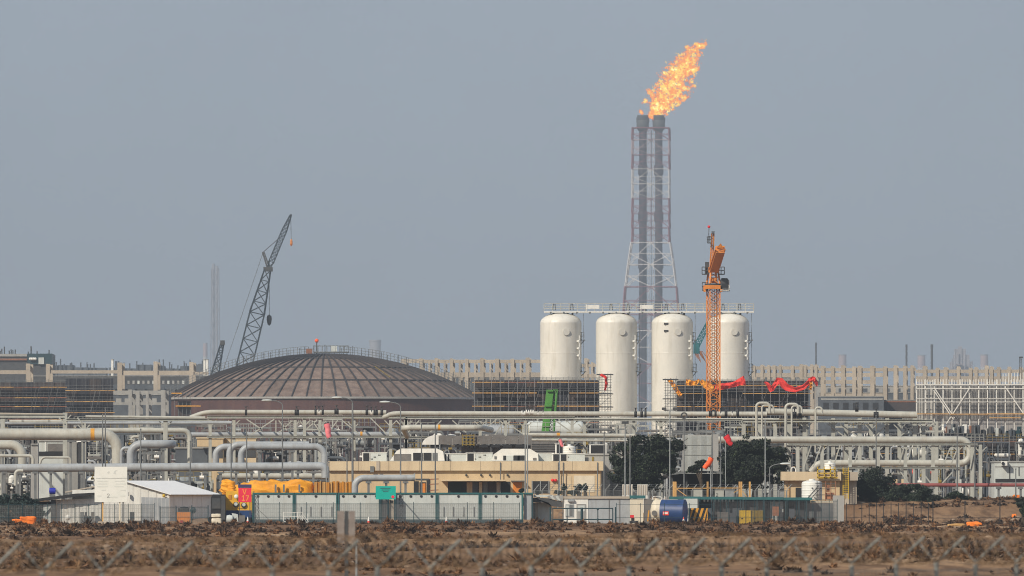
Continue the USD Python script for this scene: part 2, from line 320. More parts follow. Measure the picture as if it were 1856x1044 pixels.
def flame():
    D = 8800; t = thing('gas_flame', 'bright orange and yellow gas flame blowing off the flare tower tip', 'flame', P(1185, 212, D)); rg = np.random.default_rng(5)
    ax = np.array([(1178, 211, 5), (1188, 204, 13), (1198, 192, 21), (1207, 178, 27), (1216, 164, 29), (1224, 150, 29), (1230, 136, 27), (1237, 122, 23), (1246, 110, 18), (1255, 98, 14), (1265, 87, 10), (1276, 78, 6)], float)
    wisps = [[(1196, 190, 6), (1182, 184, 7), (1172, 182, 5), (1163, 186, 3)], [(1186, 178, 5), (1178, 168, 5), (1174, 162, 3)], [(1238, 150, 7), (1252, 156, 5), (1260, 156, 3)],
             [(1240, 130, 6), (1258, 126, 6), (1266, 124, 4)], [(1250, 112, 5), (1246, 90, 5), (1244, 84, 3)], [(1270, 92, 4), (1262, 80, 4)], [(1165, 206, 3), (1160, 200, 2)], [(1226, 186, 7), (1240, 178, 6), (1248, 170, 4)]]
    parts = {'flame_core': MB(), 'flame_mid': MB(), 'flame_edge': MB(), 'flame_hot': MB()}
    base = trimesh.creation.icosphere(1, 1.0); bv, bf = np.array(base.vertices), base.faces
    def lick(px, py, dy, size, m):
        c = P(px, py, D)+np.array([0, dy, 0]); v = bv*(1+.17*rg.standard_normal((len(bv), 1)))*np.array([size*rg.uniform(.7, 1.9), size, size*rg.uniform(.45, 1.0)])
        a = rg.uniform(-1.2, 1.2); ca, sa = math.cos(a), math.sin(a); v = v @ np.array([[ca, 0, sa], [0, 1, 0], [-sa, 0, ca]]); parts[m].add(v+c, bf)
    def along(path, n, thick=1.0, edge=False):
        path = np.asarray(path, float); u = np.linspace(0, 1, len(path)); L = np.linalg.norm(np.diff(path[:, :2], axis=0), axis=1); w = path[:, 2]
        for _ in range(n):
            q = rg.choice(np.linspace(0, 1, 60), p=(lambda z: z/z.sum())(np.interp(np.linspace(0, 1, 60), u, w)))
            px, py, r = (np.interp(q, u, path[:, k]) for k in range(3))
            a, d = rg.uniform(0, 2*math.pi), math.sqrt(rg.uniform())*1.12
            ex, ey = px+math.cos(a)*d*r, py+math.sin(a)*d*r*.8
            nz = meshkit.fbm(np.array([ex/7., ey/7., 0.]), 3, 4)
            if nz < .28+.2*max(0, d-.5): continue
            heat = (1-d)*.6+(nz-.5)*2.2-(.08 if edge else 0)-.25*max(0, q-.55)
            m = 'flame_hot' if heat > .70 else 'flame_core' if heat > .22 else 'flame_mid' if heat > -.15 else 'flame_edge'
            lick(ex, ey, rg.uniform(-1, 1)*W(r*.7, D)*math.sqrt(max(0, 1-min(d, 1)**2)), W(rg.uniform(.45, 1.35)*(.75 if edge else 1), D), m)
    along(ax, 4200)
    pa = np.asarray(ax)
    for q in np.linspace(0, .97, 420):
        u = np.linspace(0, 1, len(pa)); px, py, r = (np.interp(q, u, pa[:, k]) for k in range(3)); a, d = rg.uniform(0, 6.28), math.sqrt(rg.uniform())*.72
        lick(px+math.cos(a)*d*r, py+math.sin(a)*d*r*.8, 0, W(rg.uniform(1.5, 3.6)*(1.15-.7*q), D), 'flame_core' if rg.uniform() < .6-.4*d else 'flame_mid' if d < .6 else 'flame_edge')
    for w in wisps: along(w, 260, edge=True)
    wide = np.array(ax); wide[:, 2] = wide[:, 2]*1.22+1.5; along(wide, 900, edge=True)
    for k, mb in parts.items():
        if mb.n: obj('flame_tongue', mb, k, t, True, kind='stuff')
flame()

# ---- faint things on the horizon
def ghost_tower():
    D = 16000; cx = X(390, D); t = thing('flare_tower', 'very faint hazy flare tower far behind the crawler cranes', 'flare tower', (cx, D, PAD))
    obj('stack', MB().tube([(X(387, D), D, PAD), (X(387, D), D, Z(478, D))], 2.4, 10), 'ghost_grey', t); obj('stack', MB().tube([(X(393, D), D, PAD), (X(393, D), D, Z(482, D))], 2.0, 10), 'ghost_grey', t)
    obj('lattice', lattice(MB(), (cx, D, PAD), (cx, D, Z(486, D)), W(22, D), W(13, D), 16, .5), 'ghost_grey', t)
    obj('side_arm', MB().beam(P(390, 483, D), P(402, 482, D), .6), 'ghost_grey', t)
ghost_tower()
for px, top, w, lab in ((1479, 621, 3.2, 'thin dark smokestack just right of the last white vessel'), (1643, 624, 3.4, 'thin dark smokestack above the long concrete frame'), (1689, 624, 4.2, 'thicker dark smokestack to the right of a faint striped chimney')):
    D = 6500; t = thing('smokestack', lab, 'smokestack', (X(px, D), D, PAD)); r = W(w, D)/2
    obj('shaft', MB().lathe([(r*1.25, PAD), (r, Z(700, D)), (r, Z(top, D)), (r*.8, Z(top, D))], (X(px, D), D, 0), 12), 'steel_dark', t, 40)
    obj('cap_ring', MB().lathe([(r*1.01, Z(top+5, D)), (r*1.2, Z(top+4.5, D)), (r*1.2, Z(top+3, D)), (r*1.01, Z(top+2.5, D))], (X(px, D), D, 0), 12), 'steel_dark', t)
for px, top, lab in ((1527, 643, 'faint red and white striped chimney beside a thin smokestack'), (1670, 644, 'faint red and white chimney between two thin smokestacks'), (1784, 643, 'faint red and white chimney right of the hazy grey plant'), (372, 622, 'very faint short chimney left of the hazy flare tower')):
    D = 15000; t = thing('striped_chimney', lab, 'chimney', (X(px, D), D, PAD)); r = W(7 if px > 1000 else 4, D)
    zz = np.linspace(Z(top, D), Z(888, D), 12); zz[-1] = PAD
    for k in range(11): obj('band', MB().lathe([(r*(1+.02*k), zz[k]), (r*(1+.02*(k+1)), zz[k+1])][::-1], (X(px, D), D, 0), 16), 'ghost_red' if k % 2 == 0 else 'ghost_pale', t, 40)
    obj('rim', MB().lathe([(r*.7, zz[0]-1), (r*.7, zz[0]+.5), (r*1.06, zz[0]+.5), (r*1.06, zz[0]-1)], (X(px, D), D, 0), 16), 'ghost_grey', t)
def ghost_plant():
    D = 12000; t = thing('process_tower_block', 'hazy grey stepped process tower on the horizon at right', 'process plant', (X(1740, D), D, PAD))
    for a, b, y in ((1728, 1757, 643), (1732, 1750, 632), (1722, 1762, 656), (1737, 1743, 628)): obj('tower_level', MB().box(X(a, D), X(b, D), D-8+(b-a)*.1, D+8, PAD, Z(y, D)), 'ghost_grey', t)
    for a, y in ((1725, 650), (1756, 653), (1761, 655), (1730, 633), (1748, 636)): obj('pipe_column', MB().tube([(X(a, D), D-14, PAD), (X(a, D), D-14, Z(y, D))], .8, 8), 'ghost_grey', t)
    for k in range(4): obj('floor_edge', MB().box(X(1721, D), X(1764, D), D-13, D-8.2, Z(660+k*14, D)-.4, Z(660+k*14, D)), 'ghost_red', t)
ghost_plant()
SKY_MARKS = [(100, 'just right of the teal plant building'), (125, 'left of the widest gap in the tan beam'), (150, 'midway between two tan posts'), (175, 'left of the pale chimney stub'), (200, 'beside the tan post pair'), (225, 'right of the third tan post'), (250, 'above the middle of the tan beam'), (275, 'behind the fourth tan post'), (300, 'right of the fourth tan post'), (325, 'left of the last tan post'), (350, 'behind the last tan post'), (372, 'beside the short dark crane')]
def near_label(px, marks): return min(marks, key=lambda q: abs(q[0]-px))[1]
def skyline():
    g = 'hazy process units along the left horizon'
    D = 5200; rr = random.Random(3); px = 86
    while px < 372:
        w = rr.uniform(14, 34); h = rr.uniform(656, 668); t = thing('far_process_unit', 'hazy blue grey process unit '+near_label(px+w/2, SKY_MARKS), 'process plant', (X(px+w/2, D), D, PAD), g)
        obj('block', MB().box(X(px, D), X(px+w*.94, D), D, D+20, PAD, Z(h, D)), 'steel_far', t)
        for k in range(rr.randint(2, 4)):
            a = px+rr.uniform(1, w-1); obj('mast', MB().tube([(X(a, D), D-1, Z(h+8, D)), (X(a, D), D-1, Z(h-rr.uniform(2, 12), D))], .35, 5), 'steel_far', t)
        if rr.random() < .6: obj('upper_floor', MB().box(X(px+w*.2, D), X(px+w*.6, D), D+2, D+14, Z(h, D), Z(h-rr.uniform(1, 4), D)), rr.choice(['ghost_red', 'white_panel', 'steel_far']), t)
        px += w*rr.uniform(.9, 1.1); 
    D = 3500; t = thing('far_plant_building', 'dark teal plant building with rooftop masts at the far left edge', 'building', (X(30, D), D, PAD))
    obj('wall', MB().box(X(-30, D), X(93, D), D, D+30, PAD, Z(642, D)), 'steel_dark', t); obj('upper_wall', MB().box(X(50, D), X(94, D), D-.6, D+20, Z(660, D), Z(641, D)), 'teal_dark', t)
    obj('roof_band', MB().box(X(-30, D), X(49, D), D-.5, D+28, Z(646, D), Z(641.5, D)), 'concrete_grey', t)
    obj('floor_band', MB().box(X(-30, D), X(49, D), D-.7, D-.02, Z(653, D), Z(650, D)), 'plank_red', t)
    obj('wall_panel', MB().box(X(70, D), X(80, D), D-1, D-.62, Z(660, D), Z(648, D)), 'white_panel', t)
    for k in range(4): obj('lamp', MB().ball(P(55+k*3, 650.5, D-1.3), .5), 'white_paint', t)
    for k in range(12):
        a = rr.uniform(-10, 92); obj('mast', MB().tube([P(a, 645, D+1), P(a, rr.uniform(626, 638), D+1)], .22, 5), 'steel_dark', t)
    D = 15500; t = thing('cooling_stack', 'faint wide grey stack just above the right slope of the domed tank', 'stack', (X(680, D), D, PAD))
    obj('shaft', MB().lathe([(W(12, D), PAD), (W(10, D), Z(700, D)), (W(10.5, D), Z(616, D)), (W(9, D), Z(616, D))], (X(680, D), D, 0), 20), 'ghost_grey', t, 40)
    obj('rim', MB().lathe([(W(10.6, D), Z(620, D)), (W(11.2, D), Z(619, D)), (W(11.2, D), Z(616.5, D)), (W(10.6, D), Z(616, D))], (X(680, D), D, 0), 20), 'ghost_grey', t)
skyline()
# ================================================================ MIDDLE DISTANCE
def rack(name, label, D, cols, beams, depth=6.0, group=None, m='concrete'):
    """Concrete frame: cols (px, top, width), beams (px0, px1, top, bottom) in photo measure at distance D."""
    t = thing(name, label, 'concrete gallery', (X(sum(c[0] for c in cols)/len(cols), D), D, PAD), group)
    for px, top, w in cols:
        top += R.choice([-.8, 0, 0, .6, 1.2]); w *= R.uniform(.85, 1.12)
        x, h = X(px, D), W(w, D)/2
        obj('column', MB().box(x-h, x+h, D-h, D+h, PAD, Z(top, D)), m, t)
        if len(cols) < 60: obj('column', MB().box(x-h+.5, x+h+.5, D+depth-h, D+depth+h, PAD, Z(top+1, D)), m, t)
        obj('cross_beam', MB().box(x-h*.7, x+h*.7, D+h+.01, D+depth-h-.01, Z(top+8, D), Z(top+3, D)), m, t)
    for a, b, y0, y1 in beams:
        hw = .22
        obj('beam', MB().box(X(a, D), X(b, D), D-hw+.03, D+hw+.03, Z(y1, D), Z(y0, D)), m, t)
    return t
D = 2750
rack('concrete_gallery', 'long low tan concrete frame at far left with single heavy beam', D, [(51, 659, 7), (87, 659, 7), (217, 658, 8), (282, 656, 8), (347, 657, 7)],
     [(-20, 47, 671, 678), (91, 213, 671, 677), (221, 278, 672, 680), (286, 343, 672, 680), (351, 378, 674, 679)])
D = 2700
cc = [(734, 650, 6)]+[(763+27.6*k, 649, 6.5) for k in range(8)]
rack('concrete_gallery', 'tan concrete frame between the domed tank and first vessel', D, cc+[(778+27.6*k, 654, 3.5) for k in range(7)],
     [(726, 760, 651, 658)]+[(766.5+27.6*k, 787.3+27.6*k, 652, 658) for k in range(8)]+[(755, 980, 675, 684)])
rack('concrete_gallery', 'tan concrete frame glimpsed between the first two white vessels', D, [(1062, 650, 6), (1073, 655, 4)], [(1050, 1086, 660, 665), (1050, 1086, 678, 685)])
c1 = [1366, 1381, 1393, 1403, 1414, 1436, 1452, 1459, 1471, 1479]
rack('concrete_gallery', 'low row of tan concrete columns just right of the last vessel', D, [(p, 660+(p % 3), 5.5) for p in c1], [(1362, 1484, 664, 670), (1362, 1488, 676, 684)])
c2 = [1491, 1509, 1528, 1548, 1558, 1581, 1604, 1623, 1640, 1653]
rack('concrete_gallery', 'tall tan concrete frame rising behind the red tarpaulin end', 2500, [(p, 663, 7.5 if p in (1491, 1558, 1581) else 6.5) for p in c2],
     [(1484, 1660, 667, 673), (1487, 1600, 676, 683), (1487, 1585, 689, 696), (1487, 1600, 713, 722)])
c3 = [1676, 1699, 1714, 1737, 1759, 1769, 1788, 1797, 1810, 1829, 1850]
rack('concrete_gallery', 'row of tan concrete stubs above the white scaffolding at right', D, [(p, 663+(p % 4), 6.5) for p in c3], [(1660, 1870, 670, 676), (1660, 1870, 682, 692)])
rack('concrete_gallery', 'pale grey concrete frame beside the brown tank scaffold', 2250, [(236, 706, 6), (250, 708, 6), (267, 708, 5), (296, 707, 8)], [(205, 302, 708, 714), (205, 302, 729, 734)], m='concrete_grey')
D = 2800
rack('concrete_gallery', 'grey concrete gallery running low behind the tan frame at left', D, [(p, 697, 4) for p in range(170, 345, 18)], [(165, 345, 697, 705)], m='steel_far')

# ---- domed storage tank
def tank():
    D = 2600; cx = X(587, D); R0 = W(285, D); c = np.array([cx, D, 0]); ze, za = Z(721, D), Z(643, D); rise = za-ze
    t = thing('domed_tank', 'huge round tank with rusty ribbed dome under construction', 'storage tank', (cx, D, PAD))
    Rs = (R0**2+rise**2)/(2*rise); zc = za-Rs
    def dome(r, off=0.0): return zc+math.sqrt(max(Rs*Rs-r*r, 0))+off
    nw = 40
    for k in range(nw):                                          # wall plates, three courses
        for q in range(4):
            z0, z1 = PAD+(ze-PAD)*q/4, PAD+(ze-PAD)*(q+1)/4-.04
            if math.sin(2*math.pi*(k+.5)/nw) > .15: continue
            a0, a1 = 2*math.pi*k/nw+.0006, 2*math.pi*(k+1)/nw-.0006; mb = MB()
            g = np.linspace(a0, a1, 4); rr_ = R0+(.06 if (k+q) % 2 else .03)
            v = [c+np.array([rr_*math.cos(a), rr_*math.sin(a), z]) for z in (z0, z1) for a in g]
            mb.add(v, [[i_, i_+1, 5+i_, 4+i_] for i_ in range(3)]); obj('wall_plate', mb, 'rust_wall', t)
    obj('inner_wall', MB().lathe([(R0, PAD), (R0, ze)], c, 96), 'rust_wall', t)
    obj('eave_kerb', MB().lathe([(R0, ze-.55), (R0+.55, ze-.5), (R0+.55, ze-.05), (R0-.3, ze)], c, 160), 'concrete_grey', t)
    n, rings = 68, [0.0, .335, .58, .80, 1.0]
    back = MB()
    for k in range(n):
        a0, a1 = 2*math.pi*k/n, 2*math.pi*(k+1)/n
        for q in range(4):
            r0, r1 = R0*rings[q], R0*rings[q+1]; g = np.linspace(r0+.02, r1-.02, 4); v = []
            for r in g:
                for a in (a0, a1): v.append(c+np.array([r*math.cos(a), r*math.sin(a), dome(r)]))
            f = [[2*i_, 2*i_+2, 2*i_+3, 2*i_+1] for i_ in range(3)]
            if math.sin((a0+a1)/2) < .06 and q: obj('roof_panel', MB().add(v, f), 'dome_plate', t)
            else: back.add(v, f)
    obj('rear_roof_panels', back, 'dome_plate', t, kind='stuff')
    for k in range(n):
        a = 2*math.pi*k/n
        if math.sin(a) > .12: continue
        mb = MB(); pts = [c+np.array([r*math.cos(a), r*math.sin(a), dome(r, .18)]) for r in np.linspace(R0*.05, R0+.3, 12)]
        for p, q in zip(pts[:-1], pts[1:]): mb.beam(p, q, .25, .36)
        obj('rib', mb, 'dome_rib', t)
    for f_ in rings[1:4]:
        r = R0*f_; obj('ring_beam', MB().lathe([(r-.16, dome(r)-.05), (r-.2, dome(r)+.30), (r+.2, dome(r)+.24), (r+.2, dome(r)-.1)], c, 120), 'dome_rib', t)
    # walkways with rails up both silhouettes of the dome
    for s in (-1, 1):
        mb = MB(); m2 = MB(); prev = None
        for r in np.linspace(R0*1.0, R0*.1, 40):
            p = c+np.array([s*r, 2.0, dome(r)+.3]); top = p+np.array([0, 0, 1.9])
            m2.beam(p, top, .13)
            if prev is not None:
                mb.beam(prev, p, .9, .12)
                for h in (.6, 1.25, 1.9): m2.beam(prev+np.array([0, 0, h]), p+np.array([0, 0, h]), .09)
            prev = p
        obj('walkway', mb, 'steel_grey', t); obj('handrail', m2, 'steel_grey', t)
    for k in range(26):                                           # posts and lights along the crown
        px = 440+k*16.5+R.uniform(-4, 4); r = abs(X(px, D)-cx); obj('rail_post', MB().beam(np.array([X(px, D), D+2, dome(min(r, R0))]), np.array([X(px, D), D+2, dome(min(r, R0))+R.uniform(1.4, 2.6)]), .14), 'steel_dark', t)
    mb = MB(); mb.box(X(568, D), X(632, D), D-3, D+6, za+.5, za+.75)
    for px in range(568, 634, 8):
        for yy in (D-2.9, D+5.9): mb.beam((X(px, D), yy, za+.7), (X(px, D), yy, za+2.2), .1)
    for yy in (D-2.9, D+5.9): mb.beam((X(568, D), yy, za+2.2), (X(632, D), yy, za+2.2), .1)
    obj('crown_platform', mb, 'steel_grey', t)
    obj('crown_box', MB().box(X(600, D), X(611, D), D-1, D+1.5, za+.8, za+2.3), 'white_panel', t)
    obj('crown_box', MB().box(X(555, D), X(566, D), D-1, D+1.5, za+.3, za+1.5), 'plank_red', t)
    obj('mast', MB().tube([(X(574, D), D, za), (X(574, D), D, za+3.2)], .14, 6), 'steel_dark', t); obj('beacon', MB().ball((X(574, D), D, za+3.5), .5), 'sock_orange', t)
    obj('inspection_ladder', MB().beam(c+np.array([R0*.33, -R0*.5, dome(R0*.6, .6)]), c+np.array([R0*.43, -R0*.66, dome(R0*.79, .6)]), .22, .12), 'yellow_dark', t)
    tw = thing('stair_scaffold', 'brown boarded scaffold tower at the left foot of the domed tank', 'scaffold', (X(325, D-48), D-48, PAD)); D -= 48
    obj('boarding', MB().box(X(322, D), X(346, D), D, D+3, PAD, Z(727, D)), 'formwork_brown', tw)
    for y0, a, b in ((713, 311, 330), (736, 319, 364), (724, 316, 350)): obj('deck', MB().box(X(a, D), X(b, D), D-2, D-.02, Z(y0+1, D), Z(y0-1, D)), 'hazard_yellow' if y0 != 724 else 'formwork_brown', tw)
    for px in range(303, 352, 7): obj('standard', MB().beam((X(px, D), D-1.2, PAD), (X(px, D), D-1.2, Z(711, D)), .12), 'steel_grey', tw)
tank()

# ---- crawler cranes
def crawler(D, base, tip, w, lab, jib=None, col='crane_blue'):
    t = thing('crawler_crane', lab, 'crane', (X(base[0], D), D, PAD)); b, e = P(*base, D), P(*tip, D); k = np.linspace(0, 1, 2)
    r = W(1.35, D)
    mid = b+(e-b)*.80
    obj('boom', lattice(MB(), b, mid, W(w, D), W(w*.86, D), 13, r), col, t); obj('boom', lattice(MB(), mid, e, W(w*.86, D), W(w*.36, D), 4, r), col, t)
    obj('boom_head', MB().box(e[0]-W(w*.24, D), e[0]+W(w*.30, D), D-1, D+1, e[2]-W(3, D), e[2]+W(5, D)), 'steel_dark', t)
    x = b[0]; obj('upper_body', MB().box(x-5, x+3, D-2.5, D+2.5, PAD+1.6, PAD+4.6), col, t); obj('cab', MB().box(x+1, x+3.4, D-4, D-2.6, PAD+1.6, PAD+4.2), 'black_gap', t)
    for s in (-1, 1): obj('track', MB().box(x-5, x+5, D+s*3-.7, D+s*3+.7, PAD, PAD+1.5), 'steel_dark', t)
    if jib:
        a, m, q = (P(*p, D) for p in jib[:3]); j0 = a+(m-a)*.12
        obj('jib', lattice(MB(), a, j0, W(4, D), W(9, D), 1, r*.8), col, t); obj('jib', lattice(MB(), j0, m-(m-a)*.3, W(9, D), W(9, D), 8, r*.8), col, t); obj('jib', lattice(MB(), m-(m-a)*.3, m, W(9, D), W(2.6, D), 4, r*.8), col, t)
        obj('jib_strut', lattice(MB(), a, q, W(5, D), W(3, D), 5, r*.8), 'steel_dark', t); obj('jib_head', MB().ball(m, W(2.2, D)), 'steel_dark', t)
        hk = P(*jib[3], D); top = P(jib[3][0], tip[1]+6, D); obj('hoist_rope', MB().tube([top, hk], .08, 4), 'steel_dark', t)
        obj('hook_block', MB().lathe([(.05, -1.6), (.5, -1.2), (.75, .2), (.65, 1.1), (.2, 1.5)], hk, 10), 'black_gap', t)
        h2 = P(*jib[4], D); obj('hoist_rope', MB().tube([m, h2], .06, 4), 'steel_dark', t); obj('hook_ball', MB().lathe([(.05, -1.2), (.4, -.6), (.3, .5), (.05, 1.)], h2, 8), 'orange_paint', t)
        obj('pendant', MB().tube([q, a+(m-a)*.62], .1, 4), 'steel_dark', t); obj('pendant', MB().tube([q, b+np.array([-9, 0, 0])], .07, 4), 'steel_grey', t)
    return t
crawler(3000, (389, 884), (485, 489), 31, 'blue grey crawler crane with raised boom and luffing jib behind the dome', ((487, 486), (527, 390), (477, 457), (488, 580), (528, 439)))
crawler(2900, (340, 884), (403, 622), 15, 'short dark lattice crane boom at the left foot of the dome')

# ---- white vessels
def vessels():
    D = 1700; r = W(37.5, D); z1 = Z(586, D); zt = Z(567, D)
    prof = [(r*.985, PAD), (r*.985, PAD+6), (r, PAD+6.1)]+[(r, z) for z in np.linspace(PAD+8, z1, 7)]+[(r*math.cos(a), z1+(zt-z1)*math.sin(a)) for a in np.linspace(.12, math.pi/2-.03, 9)]
    labs = ['white upright vessel at the left end of the row of four', 'white upright vessel second from left, beside the scaffold tower with red cloth',
            'white upright vessel third from left with two small dark marks near its top', 'white upright vessel at the right end, partly behind the orange tower crane']
    for k, px in enumerate((1016.5, 1117.5, 1218.5, 1320.5)):
        x = X(px, D); c = (x, D, 0); t = thing('process_vessel', labs[k], 'vessel', (x, D, PAD), 'four white vessels in a row')
        obj('shell', MB().lathe(prof, c, 64), 'vessel_white', t, 35)
        for zz in (Z(640, D), Z(692, D)): obj('weld_seam', MB().lathe([(r+.001, zz-.05), (r+.02, zz), (r+.001, zz+.05)], c, 64), 'vessel_white', t)
        a = -math.pi/2+.25; d = np.array([math.cos(a), math.sin(a), 0]); m = np.array([x, D, Z(602, D)])+d*(r-.1)
        obj('manway', MB().tube([m, m+d*.22], .46, 18).tube([m+d*.16, m+d*.27], .56, 18), 'vessel_white', t, 40)
        for y0 in (619, 632, 645):
            a2 = -math.pi/2+.92; d2 = np.array([math.cos(a2), math.sin(a2), 0]); q = np.array([x, D, Z(y0, D)])+d2*(r-.05)
            obj('nozzle', MB().tube([q, q+d2*.5], .16, 8).tube([q+d2*.4, q+d2*.52], .26, 8), 'white_paint', t)
        a2 = -math.pi/2+.92; d2 = np.array([math.cos(a2), math.sin(a2), 0]); q = np.array([x, D, 0])+d2*(r+.42)
        obj('gauge_pipe', MB().tube([q+[0, 0, Z(652, D)], q+[0, 0, Z(608, D)]], .09, 6), 'scaffold_white', t)
        if k == 2:
            for y0 in (587, 600):
                a3 = -math.pi/2-.32; d3 = np.array([math.cos(a3), math.sin(a3), 0]); q = np.array([x, D, Z(y0, D)])+d3*(r-.02); obj('lifting_lug', MB().box(q[0]-.35, q[0]+.35, q[1]-.2, q[1]+.1, q[2]-.13, q[2]+.13), 'steel_dark', t)
        for y0, w_ in ((616, 7), (673, 9)):
            z0 = Z(y0, D); x0 = x+r*.93; mb = MB().box(x0, x0+W(w_, D)+.2, D-1.2, D+1.2, z0-.12, z0)
            rl = MB()
            for xx in (x0+.25, x0+W(w_, D)):
                for yy in (-1.1, 1.1): rl.beam((xx, D+yy, z0), (xx, D+yy, z0+1.2), .07)
            for yy in (-1.1, 1.1):
                for h in (.6, 1.2): rl.beam((x0, D+yy, z0+h), (x0+W(w_, D), D+yy, z0+h), .06)
            mb.beam((x0+W(w_, D), D, z0-.1), (x0-.1, D, z0-1.1), .12)
            obj('side_platform', mb, 'steel_grey', t); obj('platform_rail', rl, 'steel_grey', t)
        lx = x+r+.35; ld = MB()
        for s in (-.25, .25): ld.beam((lx, D+s, Z(760, D)), (lx, D+s, Z(568, D)), .06)
        for z in np.arange(Z(760, D), Z(568, D), .6): ld.beam((lx, D-.25, z), (lx, D+.25, z), .05)
        obj('ladder', ld, 'galvanised', t)
        for dx in (-1.2, 1.1, 1.9): obj('top_nozzle', MB().tube([(x+dx, D-.6, zt-.5), (x+dx, D-.6, Z(562, D)-.35)], .16, 8), 'steel_grey', t)
    t = thing('top_walkway', 'long railed walkway spanning the tops of the four white vessels', 'walkway', (X(1176, D), D, Z(567, D)))
    a, b, z0 = X(986, D), X(1366, D), Z(564.5, D)
    obj('deck', MB().box(a, b, D-1.4, D+1.4, z0-.22, z0), 'white_paint', t)
    for k in range(26):
        x = a+(b-a)*k/25
        for yy in (-1.35, 1.35): obj('rail_post', MB().beam((x, D+yy, z0), (x, D+yy, z0+1.25), .075), 'pipe_cream', t)
    for yy in (-1.35, 1.35):
        for h in (.45, .85, 1.25): obj('rail', MB().beam((a, D+yy, z0+h), (b, D+yy, z0+h), .06), 'pipe_cream', t)
    for k in range(16): 
        x = a+(b-a)*(k+.5)/16; obj('bracket', MB().box(x-.12, x+.12, D-1.5, D-1.42, z0-.45, z0-.1), 'steel_grey', t)
    for px in (1005, 1037, 1108, 1139, 1208, 1238, 1311, 1341): obj('valve_frame', MB().beam(P(px-3, 562, D), P(px-2, 551, D), .13).beam(P(px+2, 562, D), P(px+1, 551, D), .13).beam(P(px-2, 551, D), P(px+1, 551, D), .13), 'steel_dark', t)
    for px in (1062, 1160): obj('white_panel', MB().box(X(px, D), X(px+24, D), D-1.46, D-1.40, Z(560, D), Z(553, D)).box(X(px+1, D), X(px+2, D), D-1.50, D-1.47, Z(564, D), Z(552, D)), 'scaffold_white', t)
vessels()

# ---- scaffolded formwork blocks
def cloth(path, wdt, D, m, name, label, depth=.5, seed=1):
    """A hanging cloth whose middle line follows path (px, py) with width wdt (px, one per point)."""
    p = np.asarray(path, float); n = 26; u = np.linspace(0, 1, n); k = np.linspace(0, 1, len(p)); px, py, w = np.interp(u, k, p[:, 0]), np.interp(u, k, p[:, 1]), np.interp(u, k, wdt)
    t_ = np.stack([np.gradient(px), np.gradient(py)], 1); t_ /= np.linalg.norm(t_, axis=1, keepdims=True)+1e-9; nn = np.stack([-t_[:, 1], t_[:, 0]], 1)
    v = []
    for i_ in range(n):
        for s in np.linspace(-.5, .5, 7):
            q = np.array([px[i_], py[i_]])+nn[i_]*s*w[i_]; h = meshkit.fbm(np.array([u[i_]*9, s*3.0, seed*7.3]), 3)-.5
            o = meshkit.fbm(np.array([u[i_]*14, s*4.0+5, seed*3.1]), 2)-.5
            pt = P(q[0]+o*2, q[1]+h*3, D); pt[1] += h*depth*3; v.append(pt)
    v = np.array(v); f = [[i_*7+j_, i_*7+j_+1, i_*7+j_+8, i_*7+j_+7] for i_ in range(n-1) for j_ in range(6)]
    f = np.array(f); v2 = v+np.array([0, .05, 0]); mb = MB().add(v, f).add(v2, f[:, ::-1])
    o = obj(name, mb, m, smooth=True, label=label, cat='cloth'); return o
def block(px0, px1, top, D, decks, lab, brown=(), seed=1, tube='scaffold_tube'):
    rr = random.Random(seed); t = thing('formwork_block', lab, 'scaffolded wall', (X((px0+px1)/2, D), D, PAD)); z0 = PAD
    a, b = X(px0, D), X(px1, D)
    n = max(4, int((px1-px0)/18)); lv = [Z(top+3, D)]+[Z(y, D) for y in decks]+[z0]
    for k in range(n):
        x0, x1 = a+(b-a)*k/n, a+(b-a)*(k+1)/n
        for q in range(len(lv)-1):
            off = rr.uniform(0, .18); obj('form_panel', MB().box(x0+.03, x1-.03, D+1.2-off, D+1.6, lv[q+1]+.03, lv[q]-.03), 'formwork_brown' if rr.random() < .38 else 'formwork', t)
    obj('concrete_core', MB().box(a+.2, b-.2, D+1.7, D+5, z0, Z(top+2, D)), 'formwork', t)
    for y in decks:
        for k in range(max(3, n//3)):
            m_ = max(3, n//3); x0, x1 = a-.4+(b-a+.8)*k/m_, a-.4+(b-a+.8)*(k+1)/m_
            if rr.random() < .93: obj('plank', MB().box(x0+.02, x1-.02, D-.9, D+.3, Z(y+.5, D), Z(y-.6, D)+rr.uniform(-.02, .04)), 'plank' if rr.random() < .75 else 'plank_red', t)
    step = W(15.5, D); x = a
    while x <= b+.01:
        obj('standard', MB().beam((x, D-.9, z0), (x, D-.9, Z(top-rr.uniform(1, 7), D)), .065), tube, t)
        obj('standard', MB().beam((x+rr.uniform(.2, .9), D+.5, z0), (x+.6, D+.5, Z(top-rr.uniform(0, 3), D)), .055), 'steel_grey', t); x += step
    for y in [top]+[d-9 for d in decks]+[d-4 for d in decks]: obj('ledger', MB().beam((a-.3, D-.92, Z(y, D)), (b+.3, D-.92, Z(y, D)), .055), 'steel_grey', t)
    for k in range(5):
        q = rr.uniform(.05, .85); obj('brace', MB().beam((a+(b-a)*q, D-.95, Z(decks[-1], D)), (a+(b-a)*(q+.1), D-.95, Z(decks[0], D)), .05), 'steel_grey', t)
    return t
block(860, 1086, 686, 1660, (693, 712.5, 736.5, 766), 'long dark scaffolded formwork wall in front of the first white vessel', seed=4)
block(1226, 1466, 688, 1660, (699, 713.5, 737, 762), 'dark scaffolded formwork wall draped with red and orange cloth', seed=8)
